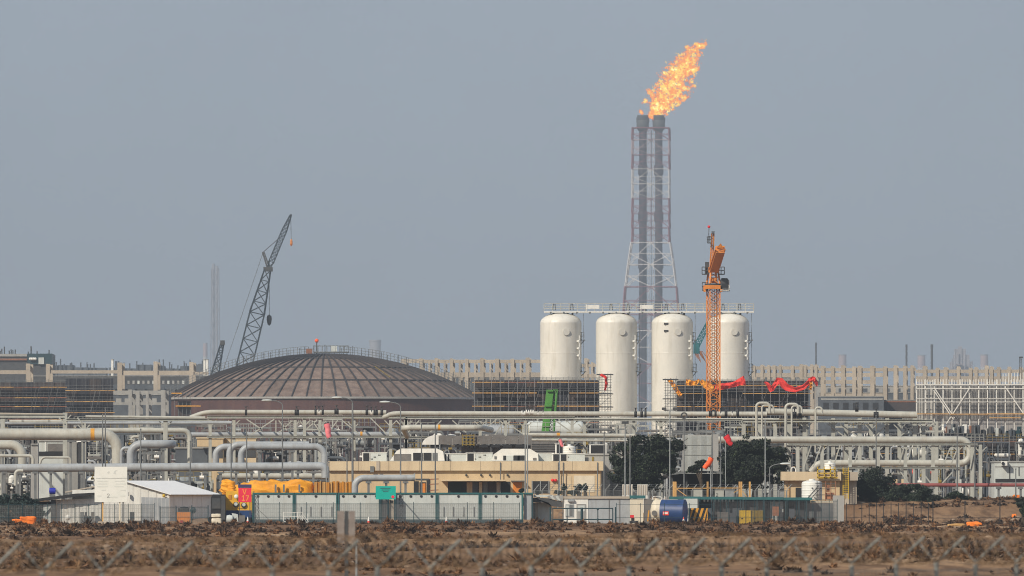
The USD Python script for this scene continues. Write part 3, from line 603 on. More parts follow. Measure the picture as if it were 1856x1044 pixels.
def scaff_tower(px0, px1, top, bot, D, lab, m='steel_grey'):
    t = thing('scaffold_tower', lab, 'scaffold tower', (X((px0+px1)/2, D), D, PAD)); a, b = X(px0, D), X(px1, D); d = b-a
    for x in np.linspace(a, b, 5):
        for y in (D, D+d): obj('standard', MB().beam((x, y, PAD), (x, y, Z(top, D)), .07), m, t)
    for z in np.arange(Z(bot, D), Z(top, D), .42):
        mb = MB()
        for y in (D, D+d): mb.beam((a-.15, y, z), (b+.15, y, z), .06)
        mb.beam((a, D-.2, z), (a, D+d, z), .06).beam((b, D-.2, z), (b, D+d, z), .06); obj('ledger', mb, m, t)
    for y in (top, top+35, top+59): obj('deck', MB().box(a-.4, b+.4, D-.3, D+d, Z(y+2, D)-.06, Z(y+2, D)+.1), 'steel_dark', t)
    for k in range(5):
        z = Z(bot-k*18, D); obj('brace', MB().beam((a, D-.1, z), (b, D-.1, z+1.6), .055), m, t)
scaff_tower(1086, 1107, 677, 790, 1645, 'open scaffold tower hung with faded red cloth left of the second vessel'); scaff_tower(1206, 1225, 686, 790, 1645, 'open scaffold tower against the third vessel')
cloth([(1088, 679), (1098, 684), (1099, 696), (1096, 708)], [5, 5, 4, 4], 1643, 'red_cloth', 'red_cloth', 'narrow faded red cloth hanging on the left scaffold tower', seed=2)
cloth([(1291, 704), (1310, 700), (1330, 697), (1341, 692), (1350, 690)], [14, 11, 10, 13, 18], 1656, 'red_cloth', 'red_tarpaulin', 'red tarpaulin just right of the orange crane mast', seed=3)
cloth([(1386, 692), (1393, 698), (1398, 708), (1404, 698), (1412, 688), (1424, 702), (1440, 707), (1456, 702), (1468, 692)], [4, 8, 8, 8, 12, 13, 9, 9, 9], 1656, 'red_cloth', 'red_tarpaulin', 'long drooping red tarpaulin on the right half of the formwork wall', seed=5)
cloth([(1466, 690), (1474, 686), (1479, 692), (1480, 700)], [8, 9, 7, 3], 1650, 'red_cloth', 'red_tarpaulin', 'small bunched red tarpaulin at the right end of the formwork wall', seed=6)
cloth([(1213, 688), (1220, 697), (1227, 708), (1234, 718)], [9, 8, 7, 7], 1655, 'amber_cloth', 'orange_cloth', 'amber cloth strip hanging diagonally at the left end of the formwork wall', seed=7)
cloth([(1243, 692), (1252, 694), (1260, 695), (1268, 688)], [10, 10, 8, 4], 1655, 'amber_cloth', 'orange_cloth', 'small amber cloth bunched on the top plank between hanging strip and crane', seed=8)
cloth([(1270, 690), (1279, 698), (1287, 702), (1293, 706)], [7, 12, 14, 8], 1655, 'amber_cloth', 'orange_cloth', 'amber cloth behind the orange crane mast', seed=9)
cloth([(1469, 688), (1470, 697), (1469, 707)], [5, 5, 5], 1652, 'amber_cloth', 'orange_cloth', 'narrow amber cloth beside the bunched red tarpaulin', seed=10)

# ---- white and grey rebar wall behind white scaffold at right
def white_scaffold():
    D = 1900; t = thing('white_scaffold', 'white tube scaffold in front of the grey rebar wall at right', 'scaffold', (X(1770, D), D, PAD)); y0 = 757
    for k in range(15):
        px = 1661+16.1*k; obj('standard', MB().beam(P(px, 770, D)*[1, 1, 0]+[0, 0, PAD], P(px, 687.5, D), .17), 'scaffold_white', t)
    for k in range(44):
        px = 1661+4.9*k; obj('starter_tube', MB().beam(P(px, 698, D+1.5), P(px, 686.5+R.uniform(0, 2.5), D+1.5), .12), 'scaffold_white', t)
    for k in range(9): obj('starter_tube', MB().beam(P(1818+5.2*k, 697, D+2.2), P(1818+5.2*k, 675+R.uniform(0, 2), D+2.2), .12), 'scaffold_white', t)
    for y in (697, 704, 722, 728.5, 753): obj('ledger', MB().beam(P(1660, y, D-.2), P(1890, y, D-.2), .16 if y < 710 else .1), 'scaffold_white', t)
    for a, b in (((1694, 704), (1730, 757)), ((1757, 704), (1715, 768)), ((1824, 704), (1860, 757)), ((1692, 707), (1728, 760))): obj('brace', MB().beam(P(*a, D-.35), P(*b, D-.35), .16), 'scaffold_white', t)
    for px in (1666, 1671, 1676, 1680, 1686, 1689): obj('standard', MB().beam(P(px, 768, D+2), P(px, 690, D+2), .10), 'scaffold_white', t)
    for a, b, y in ((1661, 1720, 750), (1722, 1790, 750.5), (1790, 1880, 750), (1793, 1850, 757)): obj('plank', MB().box(X(a, D), X(b, D), D-.9, D+.2, Z(y+1, D), Z(y-.8, D)), 'plank', t)
    w = thing('rebar_wall', 'grey wall of upright rebar behind the white scaffold at right', 'wall', (X(1775, D+4), D+4, PAD)); D2 = D+4
    for k in range(20):
        a, b = 1662+11*k, 1662+11*(k+1); obj('rebar_panel', MB().box(X(a, D2)+.03, X(b, D2)-.03, D2, D2+.8, PAD, Z(697, D2)), 'rebar', w)
    for k in range(88): obj('bar', MB().beam(P(1663+2.5*k, 760, D2-.15), P(1663+2.5*k, 698, D2-.15), .07), 'concrete_grey', w)
white_scaffold()

# ---- tower crane
def tower_crane():
    D = 1580; cx = X(1293, D); t = thing('tower_crane', 'orange lattice tower crane standing before the right hand vessel', 'tower crane', (cx, D, PAD)); h = W(19, D); a0 = .30
    S = [(-1, -1), (1, -1), (1, 1), (-1, 1)]; rm = rot2(a0)
    def pt(k, z): q = rm @ np.array([S[k % 4][0]*h/2, S[k % 4][1]*h/2, 0]); return np.array([cx, D, 0])+q+[0, 0, z]
    zt = Z(524, D); 
    for k in range(4): obj('chord', MB().beam(pt(k, PAD), pt(k, zt), .17), 'orange_paint', t)
    nlev = 30; zz = np.linspace(PAD, zt, nlev+1)
    for q in range(nlev):
        mb = MB(); m2 = MB()
        for k in range(4):
            mb.beam(pt(k, zz[q]), pt(k+1, zz[q]), .07)
            if zz[q] > Z(688, D): mb.beam(pt(k, zz[q]), pt(k+1, zz[q+1]), .065).beam(pt(k+1, zz[q]), pt(k, zz[q+1]), .065)
            elif (q+k) % 2: mb.beam(pt(k, zz[q]), pt(k+1, zz[q+1]), .10)
            else: mb.beam(pt(k+1, zz[q]), pt(k, zz[q+1]), .10)
        obj('mast_bay', mb, 'orange_paint', t)
    ld = MB(); 
    for s in (-.2, .2): ld.beam((cx+s, D, PAD), (cx+s, D, zt), .07)
    for z in np.arange(PAD, zt, .5): ld.beam((cx-.2, D, z), (cx+.2, D, z), .05)
    obj('ladder', ld, 'steel_dark', t)
    obj('collar', MB().box(X(1276, D), X(1308.5, D), D-1.3, D+1.3, Z(524, D), Z(517, D), rz=.1).box(X(1275, D), X(1279, D), D-1.2, D+1.2, Z(529, D), Z(519, D)).box(X(1305, D), X(1309, D), D-1.2, D+1.2, Z(529, D), Z(519, D)), 'orange_paint', t)
    obj('slewing_ring', MB().lathe([(1.25, Z(517, D)), (1.3, Z(516, D)), (1.3, Z(514.5, D)), (1.1, Z(514, D))], (cx, D, 0), 20), 'steel_dark', t)
    hd = MB()
    for k in range(4): hd.beam(pt(k, Z(514, D)), np.array([cx, D, 0])+(pt(k, 0)-[cx, D, 0])*[.62, .62, 1]+[0, 0, Z(484, D)], .22)
    hd.box(cx-.55, cx+.55, D-.5, D+.5, Z(513, D), Z(503, D)).box(cx-.75, cx+.75, D-.8, D+.8, Z(494, D), Z(484, D))
    for y0, y1 in ((513, 503), (503, 494), (494, 485)): hd.beam((cx-.7, D-.8, Z(y0, D)), (cx+.6, D-.8, Z(y1, D)), .13).beam((cx+.7, D-.8, Z(y0, D)), (cx-.6, D-.8, Z(y1, D)), .13)
    obj('tower_head', hd, 'orange_paint', t)
    # luffing jib pointing steeply towards the viewer
    j0, j1 = P(1294, 488, D-1), P(1305.5, 452, D-9); obj('jib', MB().beam(j0, j1, 1.35, 1.1).poly([P(1299, 449, D-9), P(1312, 452, D-9), P(1306.5, 441, D-9.4)], (0, -.25, 0)), 'orange_paint', t)
    ax = (j1-j0)/np.linalg.norm(j1-j0)
    for s in (-.5, .5): obj('jib_chord', MB().beam(j0+[s*1.42, -.62, 0], j1+[s*1.42, -.62, 0], .16), 'orange_paint', t)
    lt = MB(); 
    for q in range(9): a, b = j0+(j1-j0)*q/9, j0+(j1-j0)*(q+1)/9; lt.beam(a+[-.66, -.64, 0], b+[.66, -.64, 0], .07).beam(a+[-.66, -.64, 0], a+[.66, -.64, 0], .07)
    obj('jib_lattice', lt, 'plank_red', t)
    # A-frame with mast antenna
    af = MB(); 
    for s, e in (((1287, 485), (1290.2, 423)), ((1291, 485), (1294, 423))): af.beam(P(*s, D+1.2), P(*e, D+.6), .16)
    for q in range(10):
        a, b = q/10, (q+1)/10; L = lambda u: P(1287+3.2*u, 485-62*u, D+1.2-.6*u); Q = lambda u: P(1291+3*u, 485-62*u, D+1.2-.6*u); af.beam(L(a), Q(b), .08).beam(L(b), Q(b), .08)
    obj('a_frame', af, 'orange_paint', t); obj('sheave', MB().box(X(1290, D), X(1292, D), D, D+.6, Z(424, D), Z(419, D)).box(X(1293, D), X(1295, D), D, D+.6, Z(424, D), Z(419, D)), 'steel_dark', t)
    obj('antenna', MB().tube([P(1284.5, 440, D), P(1285, 412, D)], .05, 5), 'steel_dark', t); obj('warning_light', MB().ball(P(1285, 411, D), .22), 'sock_red', t)
    def cage(x0, x1, y0, y1, nm='platform_cage'):
        mb = MB(); a, b, u, v = X(x0, D), X(x1, D), Z(y1, D), Z(y0, D)
        for yy in (D-.7, D+.7):
            for x in (a, (a+b)/2, b): mb.beam((x, yy, u), (x, yy, v), .09)
            for z in (u, (u+v)/2, v): mb.beam((a, yy, z), (b, yy, z), .09)
        mb.box(a, b, D-.72, D+.72, u-.08, u); obj(nm, mb, 'steel_dark', t)
    cage(1282, 1289, 429, 440); cage(1272.5, 1284, 484, 497); cage(1301, 1313, 484, 497); cage(1273, 1283, 512, 526); cage(1303, 1322, 521.5, 527)
    obj('winch', MB().box(X(1278, D), X(1285, D), D-.5, D+.5, Z(497, D), Z(475, D)), 'steel_dark', t)
    cab = obj('cab', MB().poly([P(1306, 524, D-1.2), P(1321, 524, D-1.2), P(1321, 508, D-1.2), P(1318, 504, D-1.2), P(1308, 504, D-1.2), P(1306, 509, D-1.2)], (0, 1.9, 0)), 'steel_dark', t)
    obj('cab_window', MB().box(X(1308, D), X(1320, D), D-1.26, D-1.21, Z(521, D), Z(514, D)), 'black_gap', cab); obj('cab_frame', MB().beam(P(1321.5, 526, D-1.25), P(1321.5, 508, D-1.25), .1).beam(P(1305.5, 526, D-1.25), P(1321.5, 526, D-1.25), .1), 'scaffold_white', cab)
tower_crane()

# ---- teal crane boom with rust rods behind the third vessel, and the green telescopic crane
def teal_crane():
    D = 1740; t = thing('teal_crane', 'teal lattice crane arm with a bundle of rusty rods between vessels', 'crane', (X(1322, D), D+6, PAD))
    obj('boom', lattice(MB(), P(1262, 628, D), P(1284, 586, D), .9, .7, 7, .11), 'crane_teal', t); obj('main_boom', lattice(MB(), P(1322, 880, D+6), P(1284, 586, D), 1.0, .8, 26, .12), 'crane_teal', t)
    obj('head_frame', MB().box(X(1257, D), X(1268, D), D-.6, D+.6, Z(641, D), Z(622, D)), 'crane_teal', t)
    for k in range(9): obj('rod', MB().beam(P(1259+k*1.6, 636, D-.5), P(1263+k*2.4, 648+(k % 4)*3, D-.5), .11), 'plank_red', t)
    obj('crawler_base', MB().box(X(1312, D), X(1332, D), D+4, D+8, PAD, PAD+2.2), 'steel_dark', t)
teal_crane()
def green_crane():
    D = 1215; t = thing('green_crane', 'bright green telescopic crane boom standing up behind the pipe rack', 'crane', (X(992, D), D, PAD))
    a, b = P(984.5, 812, D), P(997, 707, D); q = lambda u: a+(b-a)*u
    for k, (u0, u1, w) in enumerate(((0, .40, .68), (.40, .74, .60), (.74, 1, .52))): obj('boom_section', MB().beam(q(u0), q(u1), w, .85), 'crane_green', t); obj('boom_collar', MB().beam(q(u1)-[0, 0, .18], q(u1)+[0, 0, .02], w+.18, 1.05), 'crane_green', t)
    obj('side_boom', lattice(MB(), P(996.5, 812, D+.6), P(1007, 706, D+.6), .62, .45, 14, .065), 'crane_green', t)
    obj('cylinder', MB().tube([P(1002, 806, D-.5), P(1009, 712, D-.5)], .13, 8), 'crane_green', t); obj('boom_head', MB().box(X(993, D), X(999, D), D-.5, D+.5, Z(708, D), Z(703, D)), 'steel_dark', t)
    obj('carrier', MB().box(X(968, D), X(1012, D), D-1.4, D+1.4, PAD+1, PAD+2.6), 'crane_green', t)
    for px in (972, 982, 998, 1008): obj('wheel', MB().lathe([(.05, -.3), (.65, -.3), (.65, .3), (.05, .3)], (X(px, D), D-1.3, PAD+.65), 14, 'y'), 'black_gap', t)
green_crane()

# ---- dark plant at the left, between the concrete frames and the pipes
def left_plant():
    D = 2100
    block(-20, 118, 690, D, (702, 721, 737, 760), 'dark scaffolded plant wall with orange plank lines at the far left', seed=21, tube='steel_dark')
    block(118, 205, 684, D+60, (708, 728, 748), 'dark scaffolded block between the plank wall and the pale frame', seed=33, tube='steel_dark')
left_plant()
# ================================================================ PIPES AND PIPE RACKS
def pipeline(label, pts, d, D, m='pipe_cream', bend=1.4, bands=(), supports=(), rings=0, cat='pipe'):
    """pts: (px, py[, extra depth m]); d: diameter in px at D."""
    p = [P(q[0], q[1], D+(q[2] if len(q) > 2 else 0)) for q in pts]; r = W(d, D)/2
    t = thing('pipeline', label, cat, p[0]); obj('pipe', MB().pipe(p, r, bend, 16 if d > 8 else 10), m, t, 50)
    for b, y, w, mm in bands:
        q = P(b, y, D); obj('band', MB().tube([q-[W(w, D)/2, 0, 0], q+[W(w, D)/2, 0, 0]], r*1.03, 16), mm, t, 50)
    for s in supports:
        x = X(s[0], D); z = Z(s[1], D)-r; obj('support', MB().box(x-.12, x+.12, D-.15, D+.15, g1(x, D)-.1, z-.01).box(x-.28, x+.28, D-.25, D+.25, z-.22, z-.02), 'steel_grey', t)
    if rings:                                                # weld / flange rings along straight runs
        for a, b in zip(p[:-1], p[1:]):
            L = np.linalg.norm(b-a); n = int(L/rings); u = (b-a)/L
            for k in range(1, n):
                q = a+u*(k*rings); obj('joint_ring', MB().tube([q-u*.05, q+u*.05], r*1.035, 14), m, t, 50)
    return t
pipeline('largest cream pipe at far left with an amber band, turning down', [(-60, 787), (213, 787), (213, 846)], 21, 1092, bands=((168, 787, 7, 'hazard_yellow'),), supports=((30, 787), (128, 787), (152, 787)), rings=7)
pipeline('cream pipe at the left edge bending down to the long grey pipe', [(-60, 806), (41, 806), (41, 852)], 17, 1060, supports=((5, 806),))
pipeline('medium cream pipe running behind the loops and dropping down', [(150, 780), (344, 780), (344, 846)], 9, 1125)
pipeline('short cream branch dropping from the medium pipe', [(298, 782), (298, 800)], 5, 1118)
pipeline('long grey pipe running across the left half above many supports', [(-60, 849), (590, 845), (590, 866)], 15, 1042, 'pipe_grey', supports=[(a, 847) for a in range(-20, 590, 28)], rings=8)
pipeline('lower cream pipe behind the yellow tarpaulin', [(400, 863), (700, 863)], 11, 1078, supports=[(a, 863) for a in range(420, 700, 45)], rings=6)
pipeline('wide grey pipe loop rising beside the largest cream pipe', [(237, 846), (237, 805), (312, 805), (312, 805, 10)], 15, 1055, 'pipe_grey', supports=((296, 805), (262, 805)))
pipeline('thin grey riser squeezed between two big left pipes', [(220, 846), (220, 812), (236, 812)], 6, 1062, 'pipe_grey')
pipeline('first of three grey loops, smallest at left', [(391, 846), (391, 810), (560, 810)], 12, 1072, 'pipe_grey')
pipeline('middle of three grey loops, slightly taller', [(416, 846), (416, 806), (560, 806)], 12, 1064, 'pipe_grey')
pipeline('third grey loop with long run turning down at the pink windsock', [(437, 846), (437, 809.5), (588, 809.5), (588, 852)], 12, 1052, 'pipe_grey', supports=((470, 810), (530, 810)), rings=7)
pipeline('thin cream hooked pipe above the left end of the grey pipe', [(-30, 826), (60, 826), (60, 842)], 6, 1050)
pipeline('thin cream bridge pipe under the amber banded pipe', [(72, 842), (76, 829), (128, 829), (128, 842)], 4.5, 1050)
pipeline('small cream stub pipe below the left cream bend', [(28, 880), (28, 853), (42, 853)], 6, 1036)
pipeline('grey pipe with short insulated spans high at far left', [(-60, 767.5), (420, 766)], 6, 1130, 'pipe_grey', bands=[(a, 764, 26, 'pipe_cream') for a in (30, 52, 78, 100)])
pipeline('thin tan pipe along the top of the left rack', [(-60, 749), (116, 751)], 3.4, 1100, 'concrete')
pipeline('thin cream pipe continuing right from the left rack post', [(155, 755), (372, 757)], 5, 1120)
pipeline('top cream pipe crossing in front of the domed tank', [(345, 757), (372, 747), (700, 747.5)], 8.5, 1150, rings=8)
pipeline('top cream pipe from the tank to the orange crane with black fittings', [(694, 757), (711, 749.5), (1390, 750.5)], 9, 1150, rings=9)
pipeline('thick grey cream pipe on the right rack top', [(1388, 746), (1662, 752)], 12, 1152, rings=7)
pipeline('thin cream pipe just below the top pipe right of centre', [(1040, 759), (1412, 759.5)], 3.6, 1156)
pipeline('grey pipe below the truss in front of the tank base', [(345, 788), (735, 787)], 9, 1158, 'pipe_grey', bands=((655, 787, 4, 'hazard_yellow'),), rings=8)
pipeline('cream pipe run with amber band under the truss right of the tank', [(738, 790, 8), (730, 775), (872, 775), (890, 779, 10)], 10.5, 1140, bands=((796, 775, 4, 'hazard_yellow'),), rings=8)
pipeline('pale pipe below the rack between ducts and water tank', [(948, 788), (1150, 789.5)], 7, 1140, rings=6, bands=((1012, 788, 6, 'hazard_yellow'),))
pipeline('thin pale pipe under the pale pipe near the white water tank', [(960, 797.5), (1165, 799)], 4, 1135)
pipeline('grey pipe behind the dark trees', [(1120, 797), (1330, 797)], 7, 1160, 'pipe_grey')
pipeline('long cream pipe doubling back in a U at the right end of the rack', [(1300, 797), (1758, 797), (1758, 839.5), (1482, 839.5), (1470, 856)], 12, 1140, rings=6, supports=((1560, 840), (1660, 840)))
pipeline('second cream elbow tucked inside the U at the right rack end', [(1690, 795, 5), (1742, 795, 5), (1742, 815, 9)], 9, 1146)
for q, lab in (([(1371, 806), (1371, 730.5), (1395, 730.5), (1395, 749)], 'taller cream hairpin pipe at the left of the right rack'), ([(1381, 806), (1381, 735), (1402, 735), (1402, 749)], 'smaller hairpin pipe nested right of the tallest hairpin'),
               ([(1424, 815), (1424, 732.5), (1447, 732.5), (1447, 749)], 'wide cream hairpin pipe over the right rack, third from left'), ([(1435, 806), (1435, 736), (1453, 736), (1453, 749)], 'small hairpin pipe nested in the third one'),
               ([(1478, 820), (1478, 738.5), (1490, 738.5), (1490, 749)], 'thinnest hairpin pipe at the right of the group')):
    pipeline(lab, q, 5.2 if 'nest' not in lab and 'thin' not in lab else 3.6, 1147)
pipeline('stubby grey pipe with open flange end before the sand coloured building', [(643, 905), (643, 866.5), (751, 866)], 12, 1026, 'pipe_grey', bands=((749.5, 866, 3.5, 'galvanised'),), supports=((668, 866), (700, 866), (735, 866)))
obj('flange', MB().tube([P(750, 866, 1026), P(752.5, 866, 1026)], W(8, 1026), 18), 'galvanised', '/World/pipeline_'+f"{USED[('/World','pipeline')]:03d}", 50)
pipeline('long dull red pipe low behind the right rack', [(1600, 879), (1900, 879)], 7, 1106, 'red_pipe', supports=[(a, 879) for a in range(1610, 1880, 40)])
pipeline('red barrier pipe lying on the sand beside the dark shrubs', [(1696, 913), (1697, 907), (1738, 907), (1744, 913)], 2.4, 1085, 'red_pipe')

MARKS = [(0, 'at the left edge'), (50, 'under the far left bend'), (100, 'left of the tall rack post'), (150, 'below the amber band'), (210, 'under the largest downturn'), (260, 'inside the wide loop'), (310, 'right of the wide loop'), (345, 'behind the medium downpipe'),
    (390, 'under the first small loop'), (440, 'under the third loop'), (490, 'below the long loop run'), (540, 'left of the windsock'), (600, 'under the pink windsock'), (650, 'above the flanged pipe'), (710, 'left of the rounded duct'), (760, 'at the rounded duct end'),
    (810, 'behind the duct middle'), (860, 'behind the yellow ladder frame'), (910, 'left of the white drum'), (955, 'at the white drum end'), (1000, 'by the green boom'), (1050, 'behind the roof water tank'), (1100, 'left of the first tree'), (1150, 'behind the first tree'),
    (1200, 'right of the first tree'), (1250, 'behind the corrugated block'), (1300, 'under the orange crane'), (1350, 'behind the second tree'), (1400, 'under the tallest hairpin'), (1450, 'under the third hairpin'), (1500, 'behind the roof tank'), (1550, 'above the round shrub'),
    (1600, 'middle of the U pipe'), (1650, 'right half of the U pipe'), (1700, 'near the U bend'), (1750, 'at the U bend'), (1800, 'left of the site office'), (1850, 'behind the site office')]
def fittings():
    D = 1148.5
    for k, (px, y, w, m) in enumerate(((446, 748, 4, 0), (538, 748, 8, 0), (572, 747, 4, 0), (578, 747, 4, 1), (585, 747, 4, 0), (610, 746, 8, 0), (665, 747, 5, 0), (673, 748, 4, 1), (681, 748, 8, 0), (692, 748, 5, 0),
            (948, 749, 6, 1), (956, 747, 6, 1), (964, 747, 6, 1), (975, 749, 3, 1), (984, 749, 3, 1), (1152, 751, 5, 0), (1163, 751, 5, 0), (1170, 751, 4, 0), (1288, 750, 6, 0), (1297, 750, 4, 0), (1306, 750, 3, 1), (1316, 750, 5, 0), (1327, 750, 3, 1), (1337, 750, 5, 0), (1440, 752, 7, 0), (1450, 752, 6, 0), (1588, 752, 9, 0), (1553, 741, 6, 0))):
        t = thing('valve', ('black' if not m else 'white')+' valve fitting on the top pipe, '+near_label(px, MARKS), 'valve', P(px, y, D), 'black valves on the top pipe' if not m else 'white valves on the top pipe')
        q = P(px, y, D); h = W(w, D)/2; r = W(5.4 if not m else 4.6, D)
        obj('body', MB().tube([q-[h, 0, 0], q+[h, 0, 0]], r, 12), 'black_gap' if not m else 'white_paint', t, 50)
        obj('stem', MB().tube([q-[0, r*.8, 0], q+[0, -r*.8, r+.35]], .06, 6).tube([q+[0, -r*.8, r+.33], q+[0, -r*.8, r+.38]], .2, 10), 'steel_dark', t)
fittings()

def rack_frame(label, D, cols, beams, braces, depth=6.5, col='steel_pale', cw=.34):
    t = thing('pipe_rack', label, 'pipe rack', (X(sum(c[0] for c in cols)/len(cols), D), D, PAD))
    for c in cols:
        px, top = c[0], c[1]; bot = c[2] if len(c) > 2 else None; dd = depth if len(c) > 3 and c[3] else 0; x, y = X(px, D), D+dd; z0 = PAD if bot is None else Z(bot, D); h = cw/2
        mb = MB().box(x-h, x+h, y-h, y-h+.05, z0, Z(top, D)).box(x-h, x+h, y+h-.05, y+h, z0, Z(top, D)).box(x-.03, x+.03, y-h+.05, y+h-.05, z0, Z(top, D)-.01)
        if dd == 0: mb.beam((x, y+h+.01, Z(top+9, D)), (x, y+depth, Z(top+9, D)), .2)
        obj('column', mb, col, t)
        obj('base_plate', MB().box(x-.4, x+.4, y-.4, y+.4, g1(x, y)-.1, z0+.15 if bot is None else g1(x, y)+.1), 'concrete_grey', t)
        for s in (-1, 1): obj('knee_brace', MB().beam((x, y-.1, Z(top+15, D)), (x+s*W(11, D), y-.1, Z(top+4, D)), .11), col, t)
    for a, b, y0, w in beams:
        h = W(w, D); z = Z(y0, D)
        mb = MB().box(X(a, D), X(b, D), D-.22, D-.17-.03, z-h/2, z+h/2).box(X(a, D), X(b, D), D-.36, D-.05, z+h/2, z+h/2+.04).box(X(a, D), X(b, D), D-.36, D-.05, z-h/2-.04, z-h/2)
        obj('beam', mb, col, t)
        obj('beam', MB().box(X(a, D), X(b, D), D+depth-.4, D+depth-.3, z-h/2, z+h/2), col, t)
        n = max(2, int((b-a)/26))
        for k in range(n): x = X(a+(b-a)*(k+.5)/n, D); obj('cross_member', MB().box(x-.07, x+.07, D-.04, D+depth-.41, z-.12, z+.06), col, t)
    for (a, b), (c, d) in braces: obj('diagonal', MB().beam(P(a, b, D-.3), P(c, d, D-.3), .13), col, t)
    return t
rack_frame('left pipe rack with one tall pale post beside the largest pipe', 1098, [(118, 748), (152, 766), (5, 752), (300, 760)], [(-40, 116, 754, 5), (120, 376, 761, 3)], [((107, 757), (117, 768)), ((140, 757), (150, 768))], cw=.46)
rack_frame('long truss rack in front of the domed tank', 1154, [(381, 758), (424, 757), (535, 756), (552, 757), (580, 759), (640, 760, None, 1), (708, 758), (735, 758)],
           [(375, 738, 756, 3.4), (375, 738, 792, 2.4)], [((447, 760), (474, 778)), ((455, 788), (497, 760)), ((500, 762), (500, 785)), ((505, 762), (520, 780)), ((505, 785), (530, 762)), ((556, 777), (575, 761)), ((565, 762), (580, 782)), ((595, 784), (612, 762)), ((672, 758), (700, 786)), ((620, 762), (650, 786))])
rack_frame('pipe rack between the domed tank and the dark trees', 1154, [(737, 758), (870, 758, None, 1), (916, 757), (952, 762), (1037, 757), (1060, 764, None, 1), (1150, 762, None, 1), (1198, 757)],
           [(735, 1042, 757, 3.4), (735, 1220, 793, 2.6), (1042, 1345, 761, 2.4)], [((738, 785), (760, 762)), ((718, 762), (745, 790)), ((780, 783), (800, 762)), ((820, 762), (845, 784)), ((870, 784), (900, 760)), ((897, 788), (912, 766)), ((918, 766), (950, 788)), ((1006, 762), (1040, 786)), ((1050, 780), (1070, 762)), ((1200, 775), (1184, 762)), ((1198, 775), (1214, 762))])
rack_frame('right upper pipe rack with pale columns and X braces', 1154, [(1348, 760), (1405, 758), (1458, 757), (1463, 762, None, 1), (1510, 758), (1558, 758), (1608, 758), (1658, 758), (1380, 762, None, 1), (1433, 760, None, 1), (1537, 764, None, 1), (1582, 764, None, 1), (1634, 764, None, 1), (1697, 764), (1674, 764)],
           [(1345, 1690, 763, 4), (1380, 1700, 805.5, 3)], [((1525, 770), (1562, 797)), ((1562, 797), (1532, 815)), ((1572, 808), (1608, 768)), ((1622, 798), (1655, 772)), ((1500, 768), (1535, 795)), ((1628, 766), (1655, 784)), ((1672, 782), (1694, 766)), ((1586, 806), (1600, 830))], cw=.42)
rack_frame('nearer lower pipe rack at right carrying the U shaped pipe', 1118, [(1490, 803), (1541, 803), (1592, 803), (1641, 803), (1691, 803), (1736, 803), (1446, 803), (1762, 803), (1777, 806)],
           [(1428, 1772, 805, 2.8), (1500, 1740, 848, 2.2)], [((1470, 808), (1457, 846)), ((1488, 808), (1474, 846)), ((1522, 808), (1512, 842)), ((1558, 808), (1549, 838)), ((1638, 812), (1630, 842)), ((1652, 810), (1645, 836)), ((1722, 812), (1710, 842)), ((1733, 818), (1724, 842)), ((1765, 815), (1758, 850)), ((1600, 880), (1620, 855)), ((1650, 880), (1632, 855)), ((1690, 880), (1672, 856)), ((1704, 880), (1726, 856))], depth=4, cw=.36)

